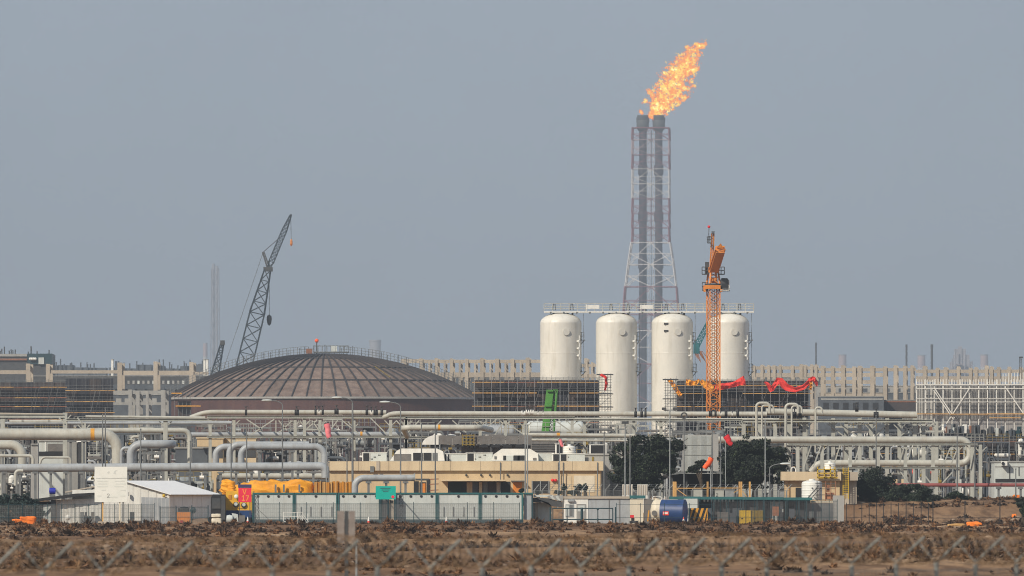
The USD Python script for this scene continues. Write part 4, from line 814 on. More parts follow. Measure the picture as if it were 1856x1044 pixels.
# ---- process frames filling the plant behind the pipes
def skid(px, D, wpx, top, seed, bright=.3):
    rr = random.Random(seed); a, b = X(px-wpx/2, D), X(px+wpx/2, D); d = rr.uniform(3, 5); z1 = Z(top, D); H = z1-PAD
    kinds = []
    t = thing('process_unit', 'x', 'process equipment', ((a+b)/2, D, PAD))
    n = max(2, int((b-a)/2.4)); col = rr.choice(['steel_grey', 'steel_grey', 'duct_grey', 'steel_far', 'steel_pale'])
    for k in range(n+1):
        x = a+(b-a)*k/n
        for y in (D, D+d): obj('post', MB().box(x-.09, x+.09, y-.09, y+.09, PAD, z1-rr.uniform(0, .8)), col, t)
    lv = [PAD+H*q for q in (.36, .7, 1.0)][:(2 if H < 5 else 3)]
    for z in lv:
        for y in (D, D+d): obj('floor_beam', MB().box(a, b, y-.10, y+.10, z-.24, z-.02), col, t)
        if rr.random() < .7:
            obj('deck', MB().box(a+.1, b-.1, D+.12, D+d-.12, z-.13, z-.05), 'steel_dark', t); rl = MB()
            for x in np.linspace(a, b, n*2+1): rl.beam((x, D-.12, z), (x, D-.12, min(z+1, z1+1)), .045)
            for h in (.5, 1.0): rl.beam((a, D-.12, z+h), (b, D-.12, z+h), .045)
            obj('rail', rl, rr.choice(['galvanised', 'steel_pale', 'yellow_dark']), t)
    for k in range(rr.randint(2, 4)):
        x = rr.uniform(a+.6, b-.6); z = rr.choice([PAD]+lv[:-1]); r = rr.uniform(.35, .85); h = rr.uniform(1.2, 2.6)
        m = 'white_paint' if rr.random() < bright else rr.choice(['pipe_grey', 'steel_grey', 'galvanised', 'duct_grey'])
        if rr.random() < .5: obj('vessel', MB().lathe([(.02, 0), (r*.7, .12), (r, .4), (r, h), (r*.7, h+.28), (.02, h+.4)], (x, D+d*.4, z), 16), m, t, 45); kinds.append('vertical vessels')
        else: obj('drum', MB().lathe([(.02, -h*.7), (r*.6, -h*.62), (r*.8, -h*.5), (r*.8, h*.5), (r*.6, h*.62), (.02, h*.7)], (x, D+d*.4, z+r), 16, 'x'), m, t, 45); kinds.append('a horizontal drum')
    for k in range(rr.randint(4, 7)):
        z = rr.uniform(PAD+.6, z1-.3); y = D-rr.uniform(.1, .6); r = rr.choice([.07, .1, .14, .2]); x0, x1 = sorted((rr.uniform(a, b), rr.uniform(a, b))); x1 = max(x1, x0+1.0)
        obj('pipe', MB().pipe([(x0, y, PAD), (x0, y, z), (x1, y, z), (x1, y, max(PAD, z-rr.uniform(.6, 4)))], r, 1.3, 8), rr.choice(['pipe_grey', 'duct_grey', 'galvanised', 'steel_grey', 'steel_far', 'duct_grey', 'steel_dark', 'pipe_cream' if bright > .3 else 'steel_grey']), t, 50)
    for k in range(rr.randint(4, 8)):
        x, z = rr.uniform(a, b), rr.uniform(PAD+.5, z1-.4); q = np.array([x, D-.75, z]); s = rr.uniform(.14, .34)
        m = 'cone_red' if rr.random() < .015 else rr.choice(['steel_dark', 'white_paint', 'steel_dark', 'steel_dark', 'yellow_dark', 'galvanised'])
        obj('valve', MB().tube([q-[s, 0, 0], q+[s, 0, 0]], s*.7, 8).tube([q, q+[0, 0, s*2]], s*.25, 6).tube([q+[0, 0, s*2], q+[0, 0, s*2.2]], s*.7, 8), m, t)
    if rr.random() < .5: x = rr.uniform(a+.5, b-.9); obj('cabinet', MB().box(x, x+rr.uniform(.6, 1.2), D-.7, D-.25, PAD, PAD+rr.uniform(1.6, 2.3)), rr.choice(['white_panel', 'galvanised', 'sand_wall']), t)
    lead = {'steel_grey': 'dark steel', 'duct_grey': 'brown grey steel', 'steel_pale': 'pale steel', 'steel_far': 'blue grey steel'}[col]
    row = {1112: 'nearest', 1190: 'second', 1300: 'third', 1430: 'farthest'}[D]
    what = ' and '.join(sorted(set(kinds))).replace('a horizontal drum', 'drums').replace('vertical vessels', 'vessels')
    tag(stage.GetPrimAtPath(t), f"{lead} unit with {what}, {row} row, {near_label(px, MARKS)}"); return t
rs = random.Random(99); k = 0
for D, tops, step in ((1112, (866, 850), 50), (1190, (802, 775), 46), (1300, (785, 765), 44), (1430, (778, 757), 40)):
    px = -20+rs.uniform(0, 20)
    while px < 1880:
        w = rs.uniform(34, 60)
        skip = (D == 1112 and px > 585) or (D == 1190 and (600 < px < 700 or px > 1770)) or (D == 1300 and px > 1770) or (D >= 1300 and 1400 < px < 1760 and rs.random() < .6)
        top = rs.uniform(*tops)
        if D >= 1300 and px < 300: top += 6
        if px > 1740: top = max(top, 800)
        if not skip: skid(px, D, w*1112/D*1.1, top, 500+k, bright=.4 if px < 450 else 0 if 1270 < px < 1345 else .2)
        px += w*1.02+rs.uniform(0, 10); k += 1

# ---- horizontal white drums behind the rack, ducts, sheds
def drum(px0, px1, y, d, D, lab, m='white_panel'):
    r = W(d, D)/2; a, b = X(px0, D), X(px1, D); z = Z(y, D); t = thing('storage_drum', lab, 'tank', ((a+b)/2, D, PAD))
    obj('shell', MB().lathe([(.02, a), (r*.55, a+r*.12), (r*.9, a+r*.4), (r, a+r*.7), (r, b-r*.7), (r*.9, b-r*.4), (r*.55, b-r*.12), (.02, b)], (0, D, z), 24, 'x'), m, t, 45)
    for q in (.25, .75): x = a+(b-a)*q; obj('saddle', MB().box(x-.3, x+.3, D-r*.8, D+r*.8, PAD, z-r*.6), 'steel_grey', t)
    for q in np.linspace(.2, .8, 6): x = a+(b-a)*q; obj('nozzle', MB().tube([(x, D, z+r*.9), (x, D, z+r+.9)], .12, 8), 'steel_pale', t)
    rl = MB()
    for x in np.linspace(a+r, b-r, 9): rl.beam((x, D-r*.5, z+r*.8), (x, D-r*.5, z+r+1.1), .06)
    rl.beam((a+r, D-r*.5, z+r+1.1), (b-r, D-r*.5, z+r+1.1), .06); obj('rail', rl, 'steel_grey', t)
drum(952, 1062, 778, 30, 1260, 'large white horizontal tank behind the green crane boom'); drum(868, 936, 782, 26, 1250, 'grey horizontal tank left of the white one, under the truss', 'pipe_grey')
def ducts():
    D = 1108; t = thing('air_duct', 'long weathered grey duct with white rounded left end', 'duct', (X(860, D), D, PAD))
    pr = [P(765, 806, D)]+[P(795-30*math.cos(a), 806-18*math.sin(a), D) for a in np.linspace(.1, math.pi/2, 9)]+[P(795, 806, D)]
    obj('rounded_end', MB().poly(pr, (0, 3, 0)), 'white_paint', t)
    for k in range(7): obj('duct_panel', MB().box(X(796+24*k, D)+.02, X(796+24*(k+1), D)-.02, D+.1, D+3, Z(805, D), Z(789+(k % 2)*.5, D)), 'duct_grey', t)
    for k in range(6): obj('support_leg', MB().box(X(800+30*k, D)-.12, X(800+30*k, D)+.12, D+.4, D+.7, PAD, Z(805.1, D)), 'steel_dark', t)
    obj('lower_body', MB().box(X(836, D), X(1000, D), D+1.0, D+4, Z(838, D), Z(807, D)), 'duct_grey', t)
    for k in range(8): obj('gap_block', MB().box(X(780+22*k, D), X(796+22*k, D), D+.2, D+.9, Z(811, D), Z(806, D)), 'black_gap', t)
    lt = MB()
    for px in (838, 845, 852, 859): lt.beam(P(px, 808, D-.2), P(px, 787, D-.2), .09)
    for y in (789, 795, 801, 806): lt.beam(P(837, y, D-.2), P(860, y, D-.2), .08)
    obj('ladder_frame', lt, 'yellow_dark', t)
    t2 = thing('grey_plenum', 'dark grey louvred box on the roof left of the white water tank', 'vent box', (X(985, D), D, PAD)); obj('casing', MB().box(X(962, D), X(1008, D), D-2, D+.6, PAD, Z(800, D)), 'duct_grey', t2)
    for k in range(5): obj('louvre', MB().box(X(964, D), X(1006, D), D-2.08, D-2.01, Z(822-k*4, D), Z(820.6-k*4, D)), 'steel_dark', t2)
ducts()
def shed_box(px0, px1, top, D, m, name, lab, depth=8, roof=True, bot=None, cat='building', extras=()):
    t = thing(name, lab, cat, (X((px0+px1)/2, D), D, PAD)); z0 = PAD if bot is None else Z(bot, D)
    obj('wall', MB().box(X(px0, D), X(px1, D), D, D+depth, z0, Z(top, D)), m, t)
    if roof: obj('roof_edge', MB().box(X(px0, D)-.12, X(px1, D)+.12, D-.12, D+depth+.1, Z(top, D)+.003, Z(top, D)+.18), 'sand_trim' if 'sand' in m else 'concrete_grey', t)
    for q in extras:
        a, b, u, v, mm, nm = q; obj(nm, MB().box(X(a, D), X(b, D), D-.07, D-.003, Z(v, D), Z(u, D)), mm, t)
    return t
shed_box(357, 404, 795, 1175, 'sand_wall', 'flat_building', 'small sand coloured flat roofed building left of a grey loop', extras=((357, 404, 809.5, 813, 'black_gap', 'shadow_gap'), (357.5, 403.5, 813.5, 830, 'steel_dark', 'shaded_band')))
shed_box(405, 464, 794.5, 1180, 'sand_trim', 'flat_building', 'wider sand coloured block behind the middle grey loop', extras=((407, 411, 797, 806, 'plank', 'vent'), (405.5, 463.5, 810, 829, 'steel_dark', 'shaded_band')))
shed_box(318, 376, 813, 1160, 'steel_far', 'grey_shed', 'low blue grey shed below the sand coloured buildings')
shed_box(56, 69, 804, 1085, 'concrete_grey', 'concrete_plinth', 'narrow grey concrete plinth under the largest pipe', roof=False, depth=2, cat='plinth', extras=((57, 68, 806, 808, 'steel_dark', 'bearing_plate'),))
shed_box(121, 156, 801, 1100, 'concrete_grey', 'concrete_plinth', 'wide grey concrete plinth right of the tall rack post', roof=False, depth=2, cat='plinth', extras=((139, 140.5, 803, 838, 'black_gap', 'joint'), (150, 151.5, 803, 838, 'steel_dark', 'joint')))
shed_box(70, 117, 800, 1110, 'white_panel', 'panel_building', 'white panelled hut with grey shutter under the largest pipe', extras=((86, 114, 804, 818, 'duct_grey', 'shutter'), (70, 116, 818.5, 826, 'black_gap', 'open_bay'), (82, 84, 801, 818, 'white_paint', 'frame')))
shed_box(1802, 1880, 838, 1290, 'white_panel', 'site_office', 'white site office with wall air conditioner at the right edge', extras=((1803, 1880, 845, 846, 'concrete_grey', 'trim'), (1804, 1880, 868, 874, 'black_gap', 'undercroft'), (1829, 1830.5, 846, 868, 'steel_dark', 'downpipe'), (1846, 1847.5, 846, 862, 'steel_dark', 'downpipe')))
ac = MB().box(X(1814, 1290), X(1825, 1290), 1289, 1289.9, Z(844, 1290), Z(836, 1290)); so = '/World/site_office'
acp = obj('air_conditioner', ac, 'white_paint', so); obj('fan_grille', MB().tube([P(1818, 840, 1288.96), P(1818, 840, 1288.90)], .2, 14), 'black_gap', acp)
block(1405, 1748, 786, 1480, (800, 822, 846), 'brown decked scaffold wall behind the right pipe rack', seed=56, tube='steel_grey')
block(1752, 1900, 792, 1480, (800.5, 823, 845), 'brown decked scaffold wall at the right edge behind the office', seed=55)
def bundle(px0, px1, y0, y1, D, n, seed, lab, cols):
    rr = random.Random(seed); t = thing('stacked_goods', lab, 'stack', (X((px0+px1)/2, D), D, PAD)); obj('platform', MB().box(X(px0, D), X(px1, D), D, D+5, PAD, Z(y1, D)-.02), 'steel_dark', t)
    for k in range(n):
        a = rr.uniform(px0, px1-4); w = rr.uniform(1.5, 6); h = rr.uniform(3, y1-y0); obj('bag' if rr.random() < .6 else 'crate', MB().box(X(a, D), X(a+w, D), D-rr.uniform(.1, 1.2), D+1, Z(y1, D), Z(y1-h, D), rz=rr.uniform(-.3, .3)), rr.choice(cols), t)
bundle(1640, 1762, 768, 785, 1500, 60, 3, 'jumble of white and rusty goods stacked under the white scaffold', ['white_paint', 'white_paint', 'white_panel', 'steel_grey', 'steel_far', 'plank_red', 'steel_dark'])
bundle(1762, 1870, 770, 790, 1505, 40, 4, 'pale and dark goods with small chimneys under the scaffold at right edge', ['white_panel', 'steel_far', 'teal_dark', 'concrete_grey', 'steel_dark', 'steel_dark'])
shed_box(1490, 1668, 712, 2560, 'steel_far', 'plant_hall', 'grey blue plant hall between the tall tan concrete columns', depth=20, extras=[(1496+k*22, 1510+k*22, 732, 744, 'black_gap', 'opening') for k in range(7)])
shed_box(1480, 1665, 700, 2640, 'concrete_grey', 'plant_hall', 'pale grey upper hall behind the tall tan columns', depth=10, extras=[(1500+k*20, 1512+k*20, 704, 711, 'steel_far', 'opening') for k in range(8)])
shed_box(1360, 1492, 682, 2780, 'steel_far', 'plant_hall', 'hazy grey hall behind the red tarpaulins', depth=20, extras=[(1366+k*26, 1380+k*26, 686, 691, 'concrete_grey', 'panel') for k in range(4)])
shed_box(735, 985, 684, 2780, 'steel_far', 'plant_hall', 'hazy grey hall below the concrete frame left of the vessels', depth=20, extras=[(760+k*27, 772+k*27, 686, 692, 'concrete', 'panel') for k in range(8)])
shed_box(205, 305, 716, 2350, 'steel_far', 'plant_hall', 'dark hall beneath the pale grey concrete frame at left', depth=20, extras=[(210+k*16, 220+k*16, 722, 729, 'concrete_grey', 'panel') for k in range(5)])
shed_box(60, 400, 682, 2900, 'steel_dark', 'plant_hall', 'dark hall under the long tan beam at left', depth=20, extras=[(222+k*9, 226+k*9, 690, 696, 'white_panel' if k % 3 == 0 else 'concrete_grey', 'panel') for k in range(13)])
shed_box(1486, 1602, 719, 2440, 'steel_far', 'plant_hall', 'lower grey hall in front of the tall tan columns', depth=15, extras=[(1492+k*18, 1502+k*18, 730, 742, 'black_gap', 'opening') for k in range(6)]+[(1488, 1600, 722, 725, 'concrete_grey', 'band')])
shed_box(1600, 1662, 726, 2450, 'formwork_brown', 'plant_hall', 'brown dark half built hall left of the white scaffold', depth=15, extras=[(1602, 1660, 727, 729, 'plank_red', 'deck_edge')])
# ================================================================ BUILDINGS, CABINS AND YARD
def face(t, a, b, u, v, D, m, nm, proud=.03, thick=.05, parent=None, **k):
    return obj(nm, MB().box(X(a, D), X(b, D), D-proud-thick, D-proud+.0, Z(v, D), Z(u, D)), m, parent or t, **k)
def office():
    D = 1062; t = thing('control_building', 'long sand coloured flat roofed building behind the white cabins', 'building', (X(843, D), D, PAD))
    obj('wall', MB().box(X(597, D), X(1090, D), D, D+12, PAD, Z(853.2, D)), 'sand_wall', t)
    for k in range(9): a = 594+55.5*k; obj('parapet_panel', MB().box(X(a, D)+.015, X(a+55.5, D)-.015, D-.35, D+12.2, Z(853, D), Z(836, D)), 'sand_trim', t)
    for a, b in ((682, 688),): obj('pilaster', MB().box(X(a, D), X(b, D), D-.45, D-.36, Z(853, D), Z(835.5, D)), 'concrete', t)
    for a in (907, 1012, 1021, 1083): obj('downpipe', MB().tube([P(a, 900, D-.42), P(a, 838, D-.42)], .05, 6), 'steel_grey', t)
    w = obj('window', MB().box(X(965, D), X(995, D), D-.06, D-.004, Z(894, D), Z(872, D)), 'black_gap', t)
    for a in (964.5, 979.5, 994.8): obj('frame', MB().box(X(a, D)-.05, X(a, D)+.05, D-.1, D-.062, Z(894, D), Z(871.5, D)), 'galvanised', w)
    obj('recess', MB().box(X(812, D), X(925, D), D-.05, D-.005, Z(898, D), Z(873, D)), 'black_gap', t)
    for a, b, m in ((815, 838, 'foliage'), (846, 856, 'sand_wall'), (868, 874, 'sand_trim'), (900, 906, 'concrete'), (876, 884, 'steel_grey'), (856, 866, 'steel_far'), (885, 899, 'formwork_brown')): obj('recess_panel', MB().box(X(a, D), X(b, D), D-.12, D-.06, Z(898, D), Z(874, D)), m, t)
    obj('canopy', MB().poly([P(800, 872, D), P(917, 872, D), P(915, 869.5, D), P(802, 869.5, D)], (0, -1.6, 0)), 'sand_trim', t)
    obj('canopy', MB().box(X(926, D), X(950, D), D-.8, D-.01, Z(872.5, D), Z(871, D)), 'steel_grey', t)
    obj('orange_door', MB().box(X(930, D), X(946, D), D-.07, D-.005, Z(897, D), Z(874, D)), 'orange_paint', t)
    for a, b, u, v in ((1016, 1036, 863, 890), (1040, 1078, 862, 892)): obj('wall_panel', MB().box(X(a, D), X(b, D), D-.04, D-.004, Z(v, D), Z(u, D)), 'sand_trim' if a < 1020 else 'cream_paint', t)
    for a in (1001.5, 1007): obj('alarm_lamp', MB().ball(P(a, 870.5, D-.2), .16), 'sock_red', t)
    obj('alarm_lamp', MB().box(X(1002, D), X(1006, D), D-.2, D-.01, Z(872, D), Z(869, D)), 'steel_dark', t)
    for a in (845, 872, 888, 920): obj('wall_light', MB().ball(P(a, 861, D-.15), .12), 'steel_dark', t)
    obj('meter_box', MB().box(X(671, D), X(678, D), D-.5, D-.37, Z(856, D), Z(845, D)), 'steel_grey', t)
office()
def ac_unit(px0, px1, y0, D, m, lab, louvres=(), dots=0, bot=836):
    t = thing('roof_unit', lab, 'air conditioner', (X((px0+px1)/2, D), D, Z(bot, D)))
    obj('casing', MB().box(X(px0, D), X(px1, D), D-1.2, D+.8, Z(bot, D), Z(y0, D)), m, t); obj('lid', MB().box(X(px0, D)-.05, X(px1, D)+.05, D-1.25, D+.85, Z(y0, D)+.002, Z(y0, D)+.06), 'white_paint', t)
    for a, b in louvres:
        l = obj('louvre', MB().box(X(a, D), X(b, D), D-1.24, D-1.205, Z(bot-.6, D), Z(y0+1, D)), 'black_gap', t)
        obj('frame', MB().box(X(a, D)-.09, X(a, D), D-1.26, D-1.205, Z(bot-.4, D), Z(y0+.6, D)).box(X(b, D), X(b, D)+.09, D-1.26, D-1.205, Z(bot-.4, D), Z(y0+.6, D)), 'white_paint', l)
    for k in range(dots): obj('handle', MB().ball((X(px0+(px1-px0)*(.3+.5*((k*.37) % 1)), D), D-1.21, Z(bot-4-(k % 3)*3.5, D)), .06), 'steel_dark', t)
    return t
D_ = 1066
ac_unit(657, 701, 820.5, D_, 'white_panel', 'pale roof unit at the left with one black louvre', ((658.5, 670),), 7)
ac_unit(795, 845, 823, D_, 'white_panel', 'low plain pale roof unit between hood and louvred box', ((806, 809), (812, 815)), 0)
ac_unit(845, 893, 821.5, D_, 'white_panel', 'pale roof unit with black louvre at its left, mid roof', ((847, 859),), 6)
ac_unit(948, 1003, 822, D_, 'white_panel', 'plain pale roof unit right of the faceted hood', (), 2)
ac_unit(1001, 1060, 823, D_-.3, 'white_panel', 'pale roof unit with two black square louvres below the water tank', ((1002.5, 1013), (1016, 1027)), 2)
ac_unit(1006, 1022, 805, 1085, 'white_paint', 'tall black fronted vent box left of the water tank', ((1009, 1020),), 0, 836); ac_unit(1068, 1100, 806, 1085, 'white_paint', 'tall black fronted vent box with white edges beside the tree', ((1071, 1097),), 0, 836)
def hood(pts, holes, lab, D=1065):
    t = thing('vent_hood', lab, 'vent hood', (X(np.mean([p[0] for p in pts]), D), D, Z(836, D))); n = len(pts)//2
    top = pts[:n]; low = pts[n:]
    obj('shell', MB().poly([P(*p, D-1.4) for p in pts], (0, 2.4, 0)), 'white_paint', t)
    for a, b, u, v, m in holes: obj('opening', MB().box(X(a, D), X(b, D), D-1.46, D-1.405, Z(v, D), Z(u, D)), m, t)
    obj('flashing', MB().box(X(pts[0][0], D), X(pts[-1][0], D), D-1.5, D+1.1, Z(836.2, D), Z(835.2, D)), 'galvanised', t)
hood([(706, 836), (719, 817), (727, 813), (792, 813), (803, 818), (806, 836)], [(714, 745, 823, 835.4, 'duct_grey'), (749, 766, 821, 835.4, 'black_gap'), (767.5, 782, 821, 835.4, 'black_gap'), (784, 793, 821, 835.4, 'steel_grey')], 'long white roof hood with sloping left end and two black windows')
hood([(892, 836), (894, 824), (909, 813.5), (961, 813.5), (975, 822), (976, 836)], [(896, 900, 827, 832, 'steel_grey'), (912, 917, 826, 834, 'black_gap'), (917.5, 930, 826, 835.4, 'white_panel'), (931, 951, 825.5, 834.5, 'black_gap'), (938, 942, 825.5, 834.5, 'white_paint'), (966, 972, 830, 834, 'duct_grey')], 'white faceted roof hood right of mid roof')
def round_tank(px0, px1, top, bot, D, lab, m='white_paint', name='water_tank'):
    r = X(px1, D)/2-X(px0, D)/2; x = X((px0+px1)/2, D); t = thing(name, lab, 'tank', (x, D, Z(bot, D))); z0, z1 = Z(bot, D), Z(top, D)
    obj('body', MB().lathe([(.02, z0), (r, z0+.001), (r, z1-.3*r), (r*.94, z1-.16*r), (r*.5, z1-.03), (.02, z1)], (x, D, 0), 28), m, t, 40); obj('lid', MB().lathe([(r*.3, z1-.03), (r*.3, z1+.12), (.02, z1+.14)], (x, D, 0), 14), m, t, 40)
    for q in (.25, .5, .75): z = z0+(z1-z0)*q; obj('band', MB().lathe([(r+.001, z-.04), (r+.025, z), (r+.001, z+.04)], (x, D, 0), 28), m, t)
    obj('outlet', MB().tube([(x, D-r, z0+(z1-z0)*.6), (x, D-r-.1, z0+(z1-z0)*.6)], .07, 8), 'steel_dark', t); return t
round_tank(1021, 1043, 807.5, 823.5, 1075, 'white round water tank standing on the roof of the long building')
shed_box(1055, 1105, 825, 1072, 'concrete_grey', 'stair_hut', 'grey hut behind the right end of the long roof', depth=5, extras=((1073, 1076, 828, 836, 'yellow_dark', 'post'), (1060, 1066, 829, 836, 'steel_dark', 'opening')))
shed_box(1092, 1130, 862, 1075, 'duct_grey', 'grey_annex', 'shaded grey annex between the long building and the tree', depth=6, extras=((1096, 1104, 880, 896, 'black_gap', 'doorway'),))

def corrugated():
    D = 1068; t = thing('corrugated_block', 'pale corrugated plant block between the two dark trees', 'building', (X(1270, D), D, PAD))
    obj('core', MB().box(X(1238, D), X(1300, D), D, D+5, PAD, Z(788, D)), 'concrete_grey', t)
    for q in range(3):
        for k in range(30): a = 1239+2.02*k; obj('rib_panel', MB().box(X(a, D), X(a+1.2, D), D-.09, D-.002, Z(905 if q == 2 else 790+18*q+16.6, D), Z(790+18*q, D)), 'white_panel', t)
    obj('side_wall', MB().box(X(1290.5, D), X(1302, D), D-.2, D+4, PAD, Z(787, D)), 'concrete_grey', t)
corrugated()
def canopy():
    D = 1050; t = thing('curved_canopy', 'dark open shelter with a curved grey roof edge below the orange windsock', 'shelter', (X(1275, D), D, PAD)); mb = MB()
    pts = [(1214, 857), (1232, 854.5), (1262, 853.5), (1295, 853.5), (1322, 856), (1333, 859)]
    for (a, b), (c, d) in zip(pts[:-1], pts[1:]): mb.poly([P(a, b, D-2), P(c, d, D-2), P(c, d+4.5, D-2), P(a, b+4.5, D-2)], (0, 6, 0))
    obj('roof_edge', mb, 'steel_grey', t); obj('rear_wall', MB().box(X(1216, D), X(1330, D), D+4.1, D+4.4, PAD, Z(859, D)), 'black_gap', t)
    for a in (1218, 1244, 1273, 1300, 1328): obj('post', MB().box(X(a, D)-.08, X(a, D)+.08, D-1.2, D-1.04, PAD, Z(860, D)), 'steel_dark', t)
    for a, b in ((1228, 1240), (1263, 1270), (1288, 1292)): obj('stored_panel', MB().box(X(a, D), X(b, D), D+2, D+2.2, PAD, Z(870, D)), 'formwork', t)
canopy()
def pump_house():
    D = 1040; t = thing('pump_house', 'small sand coloured block house with overhanging flat roof at right', 'building', (X(1480, D), D, PAD))
    obj('wall', MB().box(X(1423, D), X(1522, D), D, D+4, PAD-.4, Z(871, D)), 'sand_wall', t); obj('side_wall', MB().box(X(1522, D)+.002, X(1553, D), D+.6, D+4, PAD-.4, Z(871, D)), 'concrete', t)
    obj('roof_slab', MB().box(X(1416, D), X(1524, D), D-.7, D+5, Z(870.8, D), Z(855, D)), 'sand_trim', t); obj('roof_slab', MB().box(X(1524, D)+.003, X(1555, D), D-.1, D+5, Z(870.8, D), Z(855.3, D)), 'concrete', t)
    obj('doorway', MB().box(X(1442, D), X(1456, D), D-.05, D-.004, PAD-.2, Z(884, D)), 'black_gap', t)
    obj('downpipe', MB().tube([P(1430, 905, D-.12), P(1430, 872, D-.12)], .06, 6), 'plank', t); obj('vent_hoop', MB().pipe([P(1434, 855, D+1), P(1434, 847, D+1), P(1442, 847, D+1), P(1442, 855, D+1)], .06, 2.5, 8), 'scaffold_white', t)
    for k, px in enumerate((1482, 1494, 1505, 1513)): 
        mb = MB(); mb.beam(P(px, 866, D-.9), P(px, 846, D-.9), .09); mb.beam(P(px, 866, D-.9), P(1513 if k == 0 else px+6, 866, D-.9), .09); obj('cage_post', mb, 'yellow_paint', t)
    for y in (851, 858, 865): obj('cage_rail', MB().beam(P(1481, y, D-.9), P(1515, y, D-.9), .09), 'yellow_paint', t)
    for px in (1528, 1533, 1538): obj('ladder_rail', MB().beam(P(px, 905, D-.2), P(px, 847, D-.2), .07), 'yellow_dark' if px == 1533 else 'yellow_paint', t)
    lr = MB(); 
    for k in range(16): lr.beam(P(1528, 850+3.4*k, D-.2), P(1538, 850+3.4*k, D-.2), .05)
    obj('ladder_rungs', lr, 'yellow_paint', t)
pump_house()
round_tank(1494, 1514, 838, 851, 1042, 'small white round tank on top of the block house roof', name='roof_tank')
def tank_stand():
    D = 1008; t = round_tank(1453, 1490, 870.5, 906, D, 'tall white plastic tank in front of the small block house', name='white_tank')
    s = thing('tank_stair', 'rusty steel stair and platform beside the tall white tank', 'stair', (X(1495, D), D-1, PAD)); DD = D-1.6
    for px in (1466, 1481, 1488, 1496, 1506, 1514): obj('post', MB().beam(P(px, 945, DD), P(px, 872 if px > 1475 else 898, DD), .07), 'plank_red' if px > 1490 else 'steel_dark', s)
    for y in (876, 886, 897, 906): obj('rail', MB().beam(P(1478, y, DD), P(1515, y, DD), .06), 'steel_dark', s)
    obj('stringer', MB().beam(P(1460, 908, DD-.1), P(1484, 880, DD-.1), .1), 'steel_dark', s); obj('stringer', MB().beam(P(1464, 910, DD-.1), P(1488, 884, DD-.1), .07), 'steel_dark', s)
    for k in range(7): obj('tread', MB().box(X(1462+3.4*k, DD)-.12, X(1462+3.4*k, DD)+.12, DD-.4, DD+.3, Z(907-4*k, DD)-.04, Z(907-4*k, DD)), 'steel_grey', s)
    for a, b, u, v in ((1496, 1512, 893, 905), (1498, 1504, 879, 892)): obj('pump_box', MB().box(X(a, DD), X(b, DD), DD+.1, DD+.9, Z(v, DD), Z(u, DD)), 'plank_red', s)
    obj('platform', MB().box(X(1470, DD), X(1514, DD), DD-.6, DD+1, Z(911, DD), Z(908, DD)), 'cream_paint', s)
    c = thing('concrete_bund', 'grey concrete bund wall below the rusty stair at right', 'wall', (X(1490, D), D-3, 0)); D2 = D-3
    for a, b, u in ((1510, 1530, 898), (1484, 1510, 912), (1452, 1484, 912)): obj('wall_block', MB().box(X(a, D2)+.01, X(b, D2)-.01, D2, D2+2.5, -.3, Z(u, D2)), 'concrete_grey' if a > 1500 else 'steel_grey', c)
tank_stand()

# ---- porta cabins
def cabin(x0, x1, vents, lab, D=1000, top=893, bot=946, end=None, slots=False, group='white cabins with teal frames'):
    t = thing('site_cabin', lab, 'cabin', (X((x0+x1)/2, D), D, 0), group); a, b = X(x0, D), X(x1, D)
    n = 4
    for k in range(n): obj('wall_panel', MB().box(a+(b-a)*k/n+.005, a+(b-a)*(k+1)/n-.005, D, D+.08, Z(942, D), Z(896, D)), 'white_panel', t)
    obj('core', MB().box(a+.05, b-.05, D+.09, D+2.6, Z(943, D), Z(895, D)), 'white_panel', t)
    obj('roof_rail', MB().box(a-.03, b+.03, D-.08, D+2.7, Z(896, D), Z(top, D)), 'teal_paint', t); obj('base_rail', MB().box(a-.03, b+.03, D-.08, D+2.7, Z(bot+1.5, D), Z(941.5, D)), 'teal_dark', t)
    for x in (a+.06, b-.06): obj('corner_post', MB().box(x-.09, x+.09, D-.10, D+.08, Z(941.4, D), Z(896.1, D)), 'teal_paint', t)
    for k in range(vents):
        u = (k+.5)/vents; q = np.array([a+(b-a)*u, D-.005, Z(899.5, D)]); v = obj('vent', MB().tube([q, q-[0, .05, 0]], .115, 14), 'black_gap', t)
        obj('cowl', MB().tube([q+[0, 0, .015]-[0, .0, 0], q+[0, 0, .015]-[0, .03, 0]], .15, 14), 'galvanised', v)
    if slots:
        for u in (.16, .38, .62, .86): x = a+(b-a)*u; obj('drain_pipe', MB().box(x-.04, x+.04, D-.07, D-.005, Z(936, D), Z(918.5, D)), 'steel_grey', t)
    if end:
        obj('end_panel', MB().box(b+.1, X(end, D)-.1, D+.3, D+.36, Z(942, D), Z(896, D)), 'pipe_grey', t); obj('end_post', MB().box(X(end, D)-.1, X(end, D)+.06, D+.2, D+.4, Z(942, D), Z(893, D)), 'teal_dark', t)
        obj('end_roof', MB().box(b+.04, X(end, D)+.06, D+.18, D+2.7, Z(896, D), Z(893, D)), 'teal_paint', t)
    for q in (.1, .5, .9): x = a+(b-a)*q; obj('foot_block', MB().box(x-.2, x+.2, D+.1, D+.5, g1(x, D)-.2, Z(bot+1.6, D)), 'concrete_grey', t)
cabin(458, 533, 4, 'white teal framed cabin nearest the red V sign'); cabin(533, 612, 1, 'white teal framed cabin with a single vent, behind the small white stair', slots=True); cabin(612, 692, 4, 'white teal framed cabin just left of the green sign')
cabin(716, 792, 4, 'white teal framed cabin just right of the green sign'); cabin(792, 870, 1, 'white teal framed cabin with a single vent, second right of the green sign', slots=True); cabin(870, 948, 4, 'white teal framed cabin at the right end, showing its grey end wall', end=965)
